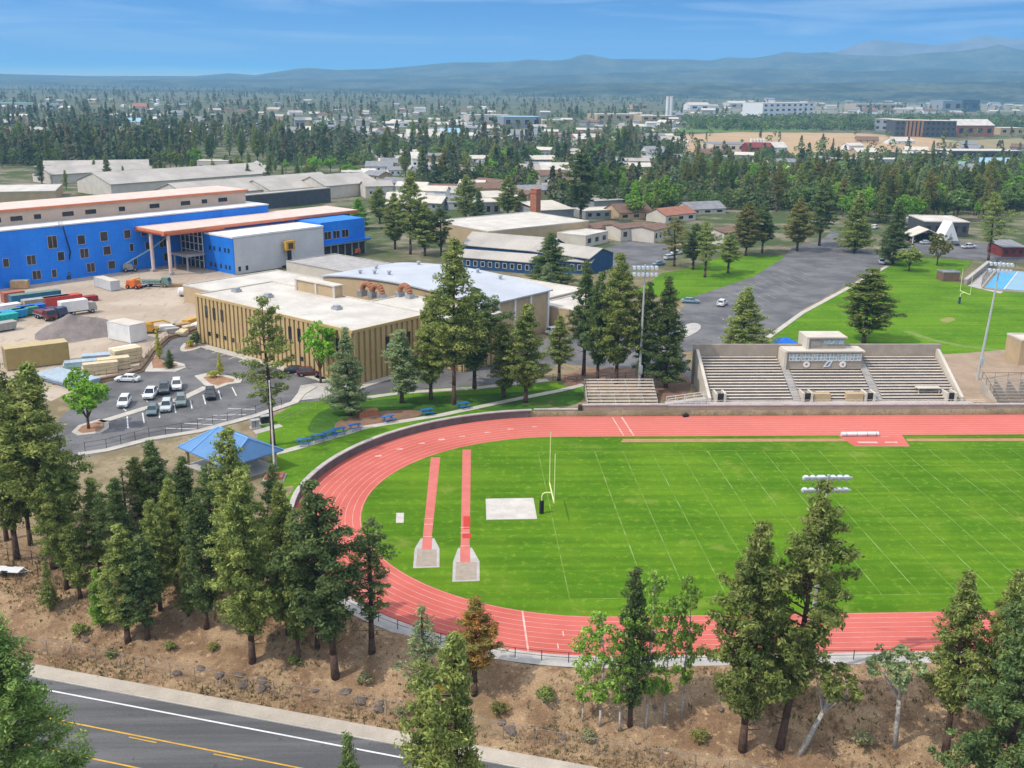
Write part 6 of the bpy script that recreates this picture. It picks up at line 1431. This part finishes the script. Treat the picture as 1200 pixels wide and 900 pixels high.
M_metal = mat('weathered_metal_roof', (.44, .40, .35), (.33, .30, .265), .10, .6, fine=.04, detail=8, seam=((0, 1.5, .14, .05),)); M_sh = mat('brown_roof_shingle', (.20, .12, .085), (.15, .09, .065), .5, .9); M_gsh = mat('grey_roof_shingle', (.26, .26, .27), (.19, .19, .20), .4, .9); M_bw = mat('dark_blue_siding', (.025, .085, .19), (.02, .06, .14), .5, .6); M_grw = mat('grey_siding', (.30, .31, .32), (.23, .24, .25), .5, .8); M_brick = mat('orange_chimney_brick', (.42, .17, .095), (.33, .125, .07), 1.2, .9, fine=.15)
M_dkw = mat('charcoal_siding', (.075, .08, .088), (.055, .058, .064), .5, .7); M_rdw = mat('barn_red_siding', (.22, .045, .04), (.17, .035, .03), .5, .8); M_pan = mat('orange_wood_panel', (.36, .20, .10), (.28, .15, .08), .3, .7); M_tealr = mat('teal_metal_roof', (.20, .40, .38), (.16, .33, .31), .2, .5); M_lbr = mat('light_blue_roof', (.30, .48, .58), (.25, .41, .5), .2, .5); M_terr = mat('terracotta_roof', (.36, .16, .11), (.28, .12, .08), .5, .9)
B_ = dict(name='school_wing', cat='building')
ch_ = root('brick_chimney', 'tall orange brick chimney standing among the flat school roofs', 'chimney', G(627, 264, 1.0), RZ0)
hc = HT(tuple(G(627, 264, 1.0)), 222); MB().loft([[(-1.6, -1.6, -.3), (1.6, -1.6, -.3), (1.6, 1.6, -.3), (-1.6, 1.6, -.3)], [(-1.45, -1.45, hc), (1.45, -1.45, hc), (1.45, 1.45, hc), (-1.45, 1.45, hc)]]).build('stack', M_brick, ch_); MB().box(-1.7, 1.7, -1.7, 1.7, hc-1.3, hc-.9).box(-1.62, 1.62, -1.62, 1.62, hc, hc+.3).build('cap', M_brick, ch_)
fb('long low wing with a grey roof over a dark blue wall, behind the gymnasium', 536, 622, 314, 321, 301, 10, M_bw, M_metal, 'gable', 10, 1, **B_, ridge=1.6, frame=M_white)
fb('taller blue walled wing with a wide grey roof, behind the low blue wing', 541, 640, 300, 309, 287, 17, M_bw, M_metal, 'gable', 0, 1, **B_, ridge=3.2)
fb('blue gable fronted porch hall behind the dark green spruce', 690, 718, 322, 315, 303, 22, M_bw, M_metal, 'gable_front', 0, 0, **B_, ridge=2.2)
fb('dark blue link wing between the spruce and the porch hall', 640, 692, 318, 322, 304, 12, M_bw, M_metal, 'gable', 6, 1, **B_, ridge=1.6, frame=M_white)
fb('tan walled flat white roofed school block behind the blue wings', 572, 690, 294, 280, 272, 34, M_tan, M_wroof, 'flat', 0, 0, **B_)
fb('white flat roofed block left of the brick chimney', 528, 575, 284, 288, 272, 30, M_tan, M_wroof, 'flat', 0, 0, **B_)
fb('small cream block with a white roof right of the tan school block', 686, 712, 290, 284, 277, 12, M_cream, M_wroof, 'flat', 3, 1, **B_)
H_ = dict(name='house', cat='house')
fb('white framed greenhouse behind the tall pines of the grey roof', 549, 586, 254, 253, 238, 16, M_grw, M_cream, 'flat', 4, 1, 'greenhouse', 'greenhouse')
fb('pale shed with a white roof and dark open end, right of the chimney', 634, 672, 262, 260, 247, 20, M_grw, M_cream, 'shed', 0, 0, 'shed', 'shed', ridge=1.5)
fb('grey barn like hall with a pale roof behind the very tall chimney pine', 696, 730, 249, 247, 236, 18, M_grw, M_metal, 'shed', 0, 0, 'hall', 'hall', ridge=1.2)
fb('long white roofed shelter in front of the grey barn like hall', 686, 726, 257, 255, 248, 12, M_grw, M_cream, 'flat', 4, 1, 'shelter', 'shelter')
for x0, x1, y0, y1, tp, lb in ((698, 728, 281, 276, 268, 'cream modular classroom with a brown roof, left one of three'), (727, 768, 283, 279, 268, 'cream modular classroom with a brown roof, widest of three'), (766, 786, 285, 280, 270, 'cream modular classroom with a brown roof, right one behind the corner lawn pines'), (848, 878, 288, 284, 273, 'cream modular classroom behind the brown tinged pine')):
    fb(lb, x0, x1, y0, y1, tp, 10, M_cream, M_sh, 'gable', 4, 1, 'modular_classroom', 'classroom', ridge=.9, frame=M_white)
fb('house with a terracotta roof and brick chimney beyond the modular classrooms', 780, 815, 262, 258, 253, 11, M_cream, M_terr, 'gable', 3, 1, **H_)
fb('dark roofed low house beyond the corner lawn pines', 808, 850, 252, 250, 246, 12, M_cream, M_gsh, 'gable', 3, 1, **H_)
fb('low tan roofed house beyond the widest modular classroom', 726, 765, 258, 256, 250, 14, M_tan, M_sh, 'gable', 3, 1, **H_)
fb('charcoal flat roofed hall with a bright white roof near the blue court', 1082, 1134, 277, 278, 260, 20, M_dkw, M_wroof, 'flat', 5, 1, 'hall', 'hall')
fb('pale flat roofed annex left of the charcoal hall', 1060, 1084, 268, 270, 256, 14, M_grw, M_wroof, 'flat', 2, 1, 'hall', 'hall')
cp_ = root('carport', 'dark open gable carport in front of the charcoal hall', 'carport', G(1083, 284, 1.0), -.05)
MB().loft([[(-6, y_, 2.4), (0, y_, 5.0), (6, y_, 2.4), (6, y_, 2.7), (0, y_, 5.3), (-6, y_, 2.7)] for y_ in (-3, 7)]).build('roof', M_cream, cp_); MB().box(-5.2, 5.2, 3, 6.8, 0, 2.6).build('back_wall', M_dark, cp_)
for s_ in (-5.4, 5.4): MB().box(s_-.15, s_+.15, -2.8, -2.5, 0, 2.6).build('post', M_white, cp_)
af = root('a_frame', 'steep white A frame beside the dark open carport', 'tent', G(1113, 283, 1.0), .1)
MB().loft([[(-3.6, y_, 0), (0, y_, 7.4), (3.6, y_, 0)] for y_ in (-.1, 6)]).build('roof', M_white, af); MB().loft([[(-1.2, y_, 0), (0, y_, 3.4), (1.2, y_, 0)] for y_ in (-.2, -.11)]).build('opening', mat('pale_blue_panel', (.4, .5, .6)), af)
fb('low brown hut with a dark opening on the big lawn', 1105, 1124, 330, 330, 320, 4.5, M_sh, M_gsh, 'flat', 0, 0, 'hut', 'hut')
fb('rusty red walled shed beyond the blue court', 1174, 1200, 301, 301, 290, 10, M_rdw, M_gsh, 'shed', 3, 1, 'shed', 'shed', ridge=1)
fb('cream wall end of a building at the right edge above the bare dirt', 1193, 1215, 428, 428, 400, 6, M_tan, M_cream, 'flat', 0, 0, 'hut', 'hut')
ut = root('canopy_tent', 'blue canopy top showing just behind the grandstand wall, left of the press box', 'canopy', G(919, 414, 1.0))
MB().loft([[(-2.6, -2.6, 2.4), (2.6, -2.6, 2.4), (2.6, 2.6, 2.4), (-2.6, 2.6, 2.4)], [(-.2, -.2, 3.6), (.2, -.2, 3.6), (.2, .2, 3.6), (-.2, .2, 3.6)]]).build('cover', M_tarp, ut)
for sx_ in (-1, 1):
    for s_ in (-1, 1): MB().tube((2.5*sx_, 2.5*s_, 0), (2.5*sx_, 2.5*s_, 2.4), .05, .05, 6).build('leg', M_steel, ut)
cw_ = root('court_wall', 'sloping pale wall along the left side of the blue court', 'wall', (0, 0, 1.0)); MB().prism(strip(px([(1131, 334), (1158, 312)]), .8), 0, 1.6).build('wall', conc2, cw_); MB().prism(strip(px([(1131, 334), (1158, 312)]), 1.1), 1.601, 1.75).build('cap', conc, cw_)
# long metal roofed halls behind the blue building
K_ = dict(name='warehouse', cat='warehouse')
def barn(label, X, Y, Lx, Wy, h, ridge, wm=M_cream, rm=M_metal):
    r = root('warehouse', label, 'warehouse', FL(X, Y), RZ0); ov = .5
    MB().box(0, Lx, 0, Wy, -.3, h).build('wall', wm, r); MB().loft([[(u, .02, h), (u, Wy-.02, h), (u, Wy/2, h+ridge-.05)] for u in (.02, Lx-.02)]).build('gable_wall', wm, r)
    q = MB()
    for y0_, y1_, z0_, z1_ in ((-ov, Wy/2, h-.1, h+ridge), (Wy/2, Wy+ov, h+ridge, h-.1)): q.loft([[(u, y0_, z0_), (u, y1_, z1_), (u, y1_, z1_+.25), (u, y0_, z0_+.25)] for u in (-ov, Lx+ov)])
    q.build('roof', rm, r); return r
def gl(x, y): w_ = G(x, y, 1.0); dx, dy = w_.x+32.6, w_.y-82.8; return .677*dx+.735*dy, -.735*dx+.677*dy
for (x, y, Lx, Wy, h, rd, lb) in [(131, 231, 95, 32, 6, 4.5, 'longest metal roofed hall with its grey gable toward the salmon roof edge'), (222, 243, 88, 30, 5, 4.5, 'metal roofed hall right behind the salmon roof edge'), (318, 236, 60, 26, 5, 4.0, 'metal roofed hall behind the right end of the salmon roof'),
                                  (382, 233, 34, 22, 6, 4.0, 'cream gabled hall at the right end of the metal roofs'), (62, 216, 60, 22, 5, 3, 'pale low hall beyond the longest metal roofed hall')]:
    X_, Y_ = gl(x, y); barn(lb, X_, Y_, Lx, Wy, h, rd)
X_, Y_ = gl(280, 248); block('grey louvred screen wall with a flat top behind the salmon canopy', X_, X_+52, Y_, Y_+6, 6.5, M_dkw, M_metal)
fb('wide white flat roof at the left edge behind the blue building', -30, 66, 238, 236, 226, 34, M_tan, M_wroof, 'flat', 0, 0, **K_)
fb('long low grey roofed building with a dark green end, in front of the conifer belt', 52, 175, 206, 204, 196, 14, M_tan, M_metal, 'gable', 6, 1, **K_)
fb('dark green end block of the long low grey roofed building', 50, 70, 209, 208, 197, 12, mat('dark_green_siding', (.03, .10, .075)), M_metal, 'flat', 0, 0, **K_)
for x0, x1, yb, tp, dp, wm, rm, rf, lb in [(232, 268, 207, 189, 12, M_cream, M_cream, 'flat', 'tall cream block with a flat roof beside the conifer belt'), (288, 310, 209, 197, 14, M_white, M_cream, 'gable_front', 'small white gabled house with a dark door'), (400, 424, 218, 202, 14, M_grw, M_wroof, 'flat', 'pale grey flat roofed house at the right of the metal halls'), (424, 440, 211, 204, 10, M_white, M_wroof, 'shed', 'white shed roofed house next to the pale grey house'),
                                           (478, 520, 170, 160, 26, M_white, M_cream, 'gable', 'sprawling white complex among trees in the middle distance'), (517, 540, 163, 156, 20, M_cream, M_lbr, 'gable', 'building with a light blue roof beside the white complex'), (447, 466, 200, 191, 12, M_cream, M_gsh, 'gable', 'grey roofed house left of the white walled one'), (483, 497, 203, 186, 14, M_white, M_wroof, 'shed', 'white walled house with a pale slanting roof'),
                                           (462, 480, 149, 144, 20, M_white, M_cream, 'flat', 'low white building between dark trees above the white complex'), (550, 600, 144, 135, 30, M_cream, M_wroof, 'flat', 'long cream building left of the large flat roofed hall'), (590, 634, 150, 137, 40, M_grw, M_lbr, 'flat', 'large grey flat roofed hall in the far middle'), (636, 664, 147, 141, 24, M_tan, M_cream, 'flat', 'low tan building right of the large flat roofed hall'),
                                           (600, 632, 168, 158, 20, M_white, M_gsh, 'gable', 'row of white houses below the large flat roofed hall'), (602, 634, 216, 202, 18, M_cream, M_metal, 'gable', 'cream house with a wide grey hip like roof'), (634, 668, 212, 200, 18, M_tan, M_wroof, 'gable', 'tan house with a white roof beside the cream one'), (670, 690, 206, 194, 12, M_cream, M_gsh, 'gable', 'house with a small gable behind the very tall pine'), (709, 726, 203, 192, 12, M_white, M_lbr, 'gable', 'white house with bluish roof between dark trees'),
                                           (758, 786, 193, 179, 18, M_white, M_gsh, 'gable', 'white two storey house with a broad grey roof'), (696, 712, 156, 151, 18, M_white, M_wroof, 'flat', 'small bright white flat roofed block in the green strip'), (676, 694, 172, 163, 16, M_cream, M_wroof, 'shed', 'cream shed roofed house left of the dry field'), (820, 858, 188, 180, 14, M_tan, M_sh, 'gable', 'low brown roofed house before the red barn'), (836, 882, 178, 169, 30, M_cream, M_gsh, 'flat', 'grey flat roofed shed left of the white silos'),
                                           (877, 906, 184, 173, 16, M_rdw, M_rdw, 'gable', 'dark red barn at the edge of the dry field'), (898, 922, 183, 173, 18, M_white, M_wroof, 'gable', 'white walled hall right of the dark red barn'), (984, 1060, 200, 187, 16, M_grw, M_wroof, 'flat', 'long grey low building behind the dark pines on the right'), (1060, 1096, 190, 180, 22, M_dkw, M_wroof, 'flat', 'charcoal warehouse with a pale flat roof, left part'), (1112, 1196, 189, 177, 26, M_dkw, M_wroof, 'flat', 'long charcoal warehouse with a pale flat roof, right part'),
                                           (1112, 1136, 207, 196, 14, M_cream, M_tealr, 'gable', 'house with a teal roof beside the grey roofed houses'), (1132, 1160, 212, 200, 16, M_grw, M_gsh, 'gable', 'grey roofed house with a white dormer on the right'), (1150, 1200, 203, 193, 18, M_grw, M_lbr, 'gable', 'long pale blue roofed house at the right edge'), (1120, 1164, 160, 147, 30, M_terr, M_wroof, 'gable', 'red walled hall with a bright white roof'), (1172, 1200, 158, 150, 24, M_tan, M_cream, 'flat', 'tan low building at the right edge beyond the dry field'),
                                           (1104, 1128, 131, 118, 40, M_grw, M_lbr, 'flat', 'far grey office block with a blue corner, left half'), (1126, 1147, 131, 117, 30, mat('deep_blue_glass', (.05, .10, .17)), M_dkw, 'flat', 'far dark blue glass end of the office block'), (1003, 1060, 128, 122, 40, M_tan, M_cream, 'flat', 'far tan row of shops on the right'), (820, 880, 142, 136, 30, M_cream, M_cream, 'flat', 'long cream building behind the green tree row'), (808, 832, 129, 123, 24, M_white, M_cream, 'gable', 'far white house above the green tree row'),
                                           (855, 876, 127, 121, 24, M_cream, M_cream, 'gable', 'far cream house left of the white apartment block'), (700, 750, 141, 134, 40, M_tan, M_cream, 'flat', 'long tan building in front of the white tower'), (752, 792, 142, 136, 30, M_tan, M_cream, 'flat', 'tan arcade like building at the foot of the white tower'), (742, 760, 128, 123, 26, M_tan, M_tan, 'flat', 'tan block left of the white tower'), (0, 40, 128, 121, 50, M_cream, M_tealr, 'flat', 'far flat building with a teal roof at the left edge'), (46, 74, 128, 122, 40, M_cream, M_tealr, 'flat', 'second far flat teal roofed building'), (156, 173, 133, 125, 24, M_cream, M_terr, 'gable', 'far house with a red roof on the left'), (150, 173, 153, 143, 18, M_white, M_lbr, 'gable', 'white house with a bluish roof among the left conifers'), (346, 358, 152, 141, 14, M_grw, M_gsh, 'gable', 'grey house among the conifers left of the middle'), (368, 394, 148, 142, 18, M_white, M_wroof, 'flat', 'low white building among the conifers left of the middle')]:
    fb(lb, x0, x1, yb, yb, tp, dp, wm, rm, rf, max(2, (x1-x0)//9), 1, 'building' if (x1-x0) > 26 or rf == 'flat' else 'house', 'building' if (x1-x0) > 26 or rf == 'flat' else 'house')
fb('white three storey apartment block in the far town, with rows of windows', 893, 953, 138, 136, 121, 40, M_white, M_cream, 'flat', 9, 3, 'apartment_building', 'building')
mb_ = fb('modern charcoal block with an orange wood panelled middle beyond the dry field', 1048, 1119, 160, 161, 141, 34, M_dkw, M_cream, 'flat', 12, 3, 'office_building', 'building')
La = (G(1119, 161, 1.0)-G(1048, 160, 1.0)).length; ha = HT(tuple(G(1048, 160, 1.0)), 141); MB().box(La*.17, La*.46, -.5, .2, .3, ha+.4).build('wood_panel', M_pan, mb_)
for i in range(4): MB().box(La*(.2+.065*i), La*(.225+.065*i), -.56, -.5, 1, ha-.5).build('window', M_glass, mb_)
fb('grey angular wing left of the modern charcoal block', 1024, 1048, 153, 154, 139, 26, M_grw, M_cream, 'flat', 3, 2, 'office_building', 'building')
tw_ = G(783.5, 139, 1.0); s0 = FOC/PX(tuple(tw_))[2]; ht_ = HT(tuple(tw_), 113.5)
tw = root('silo_tower', 'slender white twin tower rising far away before the dark ridge', 'tower', tw_)
for s_ in (-1, 1): MB().tube((s_*2.1/s0, 0, -1), (s_*2.1/s0, 0, ht_), 1.9/s0, 1.9/s0, 14).build('shaft', M_white, tw)
MB().box(-4.2/s0, 4.2/s0, -1.2/s0, 1.2/s0, ht_+.1, ht_+1.5).build('top_slab', M_cream, tw)
for i in range(5):
    w_ = G(880+i*3.7, 172, 1.0); s0 = FOC/PX(tuple(w_))[2]; r = root('silo', 'white silo standing in the row behind the dark red barn', 'silo', w_, 0, 'white silos behind the red barn'); h_ = HT(tuple(w_), 162)
    MB().tube((0, 0, -.3), (0, 0, h_*.88), 1.75/s0, 1.75/s0, 14).build('shell', M_white, r); MB().tube((0, 0, h_*.88), (0, 0, h_), 1.75/s0, .4/s0, 14).build('cone', M_cream, r)
# dry fields, tree row strip and pale clearings of the far town
fieldm = mat('dry_field', (.46, .31, .17), (.37, .25, .135), .02, .95, fine=.1, detail=8)
sheet('dry_field', px([(795, 181), (800, 158), (860, 155), (1000, 156), (1072, 160), (1120, 165), (1110, 176), (1000, 180), (900, 183)]), 1.05, fieldm)
sheet('dry_field', px([(690, 172), (720, 158), (800, 156), (800, 178), (740, 182)]), 1.06, fieldm)
sheet('dry_field', px([(1100, 166), (1240, 160), (1240, 176), (1120, 178)]), 1.07, mat('dry_green_field', (.20, .20, .09), (.30, .22, .12), .02, .95))
sheet('green_strip', px([(660, 152), (800, 149), (960, 149), (960, 153), (800, 155), (690, 157)]), 1.04, mat('green_strip_grass', (.12, .20, .04), (.09, .15, .03), .02, .95))
sheet('clearing', px([(700, 101), (790, 100), (795, 101), (720, 102)]), 1.06, fieldm)
sheet('pale_ground', px([(800, 135), (1200, 131), (1200, 121), (1000, 122), (880, 126), (800, 128)]), 1.03, mat('town_ground', (.27, .235, .18), (.12, .135, .07), .012, .95, detail=8))
# scattered houses of the town, half hidden among the trees
hr_ = random.Random(31); wl = [M_cream, M_white, M_tan, M_grw]; rl = [M_gsh, M_metal, M_metal, M_cream, M_cream, M_sh, M_gsh]
for x, y, (P, n_, (l0, l1), lb, gr) in SPOTS:
    if 1:
        w_ = G(x, y, 1.0); r = root('house', lb, 'house', w_, hr_.choice([0, .3, -.25, .15, RZ0-PI/2])+hr_.uniform(-.1, .1), gr)
        Lh = hr_.uniform(l0, l1); dp = Lh*hr_.uniform(.5, .8); h = hr_.choice([3, 3.2, 5.5]); rd = dp*.2; wm, rm = hr_.choice(wl), hr_.choice(rl)
        q = MB().box(-Lh/2, Lh/2, -dp/2, dp/2, -.3, h); q.loft([[(u, -dp/2+.02, h), (u, dp/2-.02, h), (u, 0, h+rd-.05)] for u in (-Lh/2+.02, Lh/2-.02)]); q.build('wall', wm, r)
        q = MB()
        for y0_, y1_, z0_, z1_ in ((-dp/2-.5, 0, h-.15, h+rd), (0, dp/2+.5, h+rd, h-.15)): q.loft([[(u, y0_, z0_), (u, y1_, z1_), (u, y1_, z1_+.22), (u, y0_, z0_+.22)] for u in (-Lh/2-.5, Lh/2+.5)])
        q.build('roof', rm, r)
        if y > 160:
            for u in (-.3, 0, .3): window(r, 'f', u*Lh, h*.35, 1.3, 1.2, None, -dp/2)
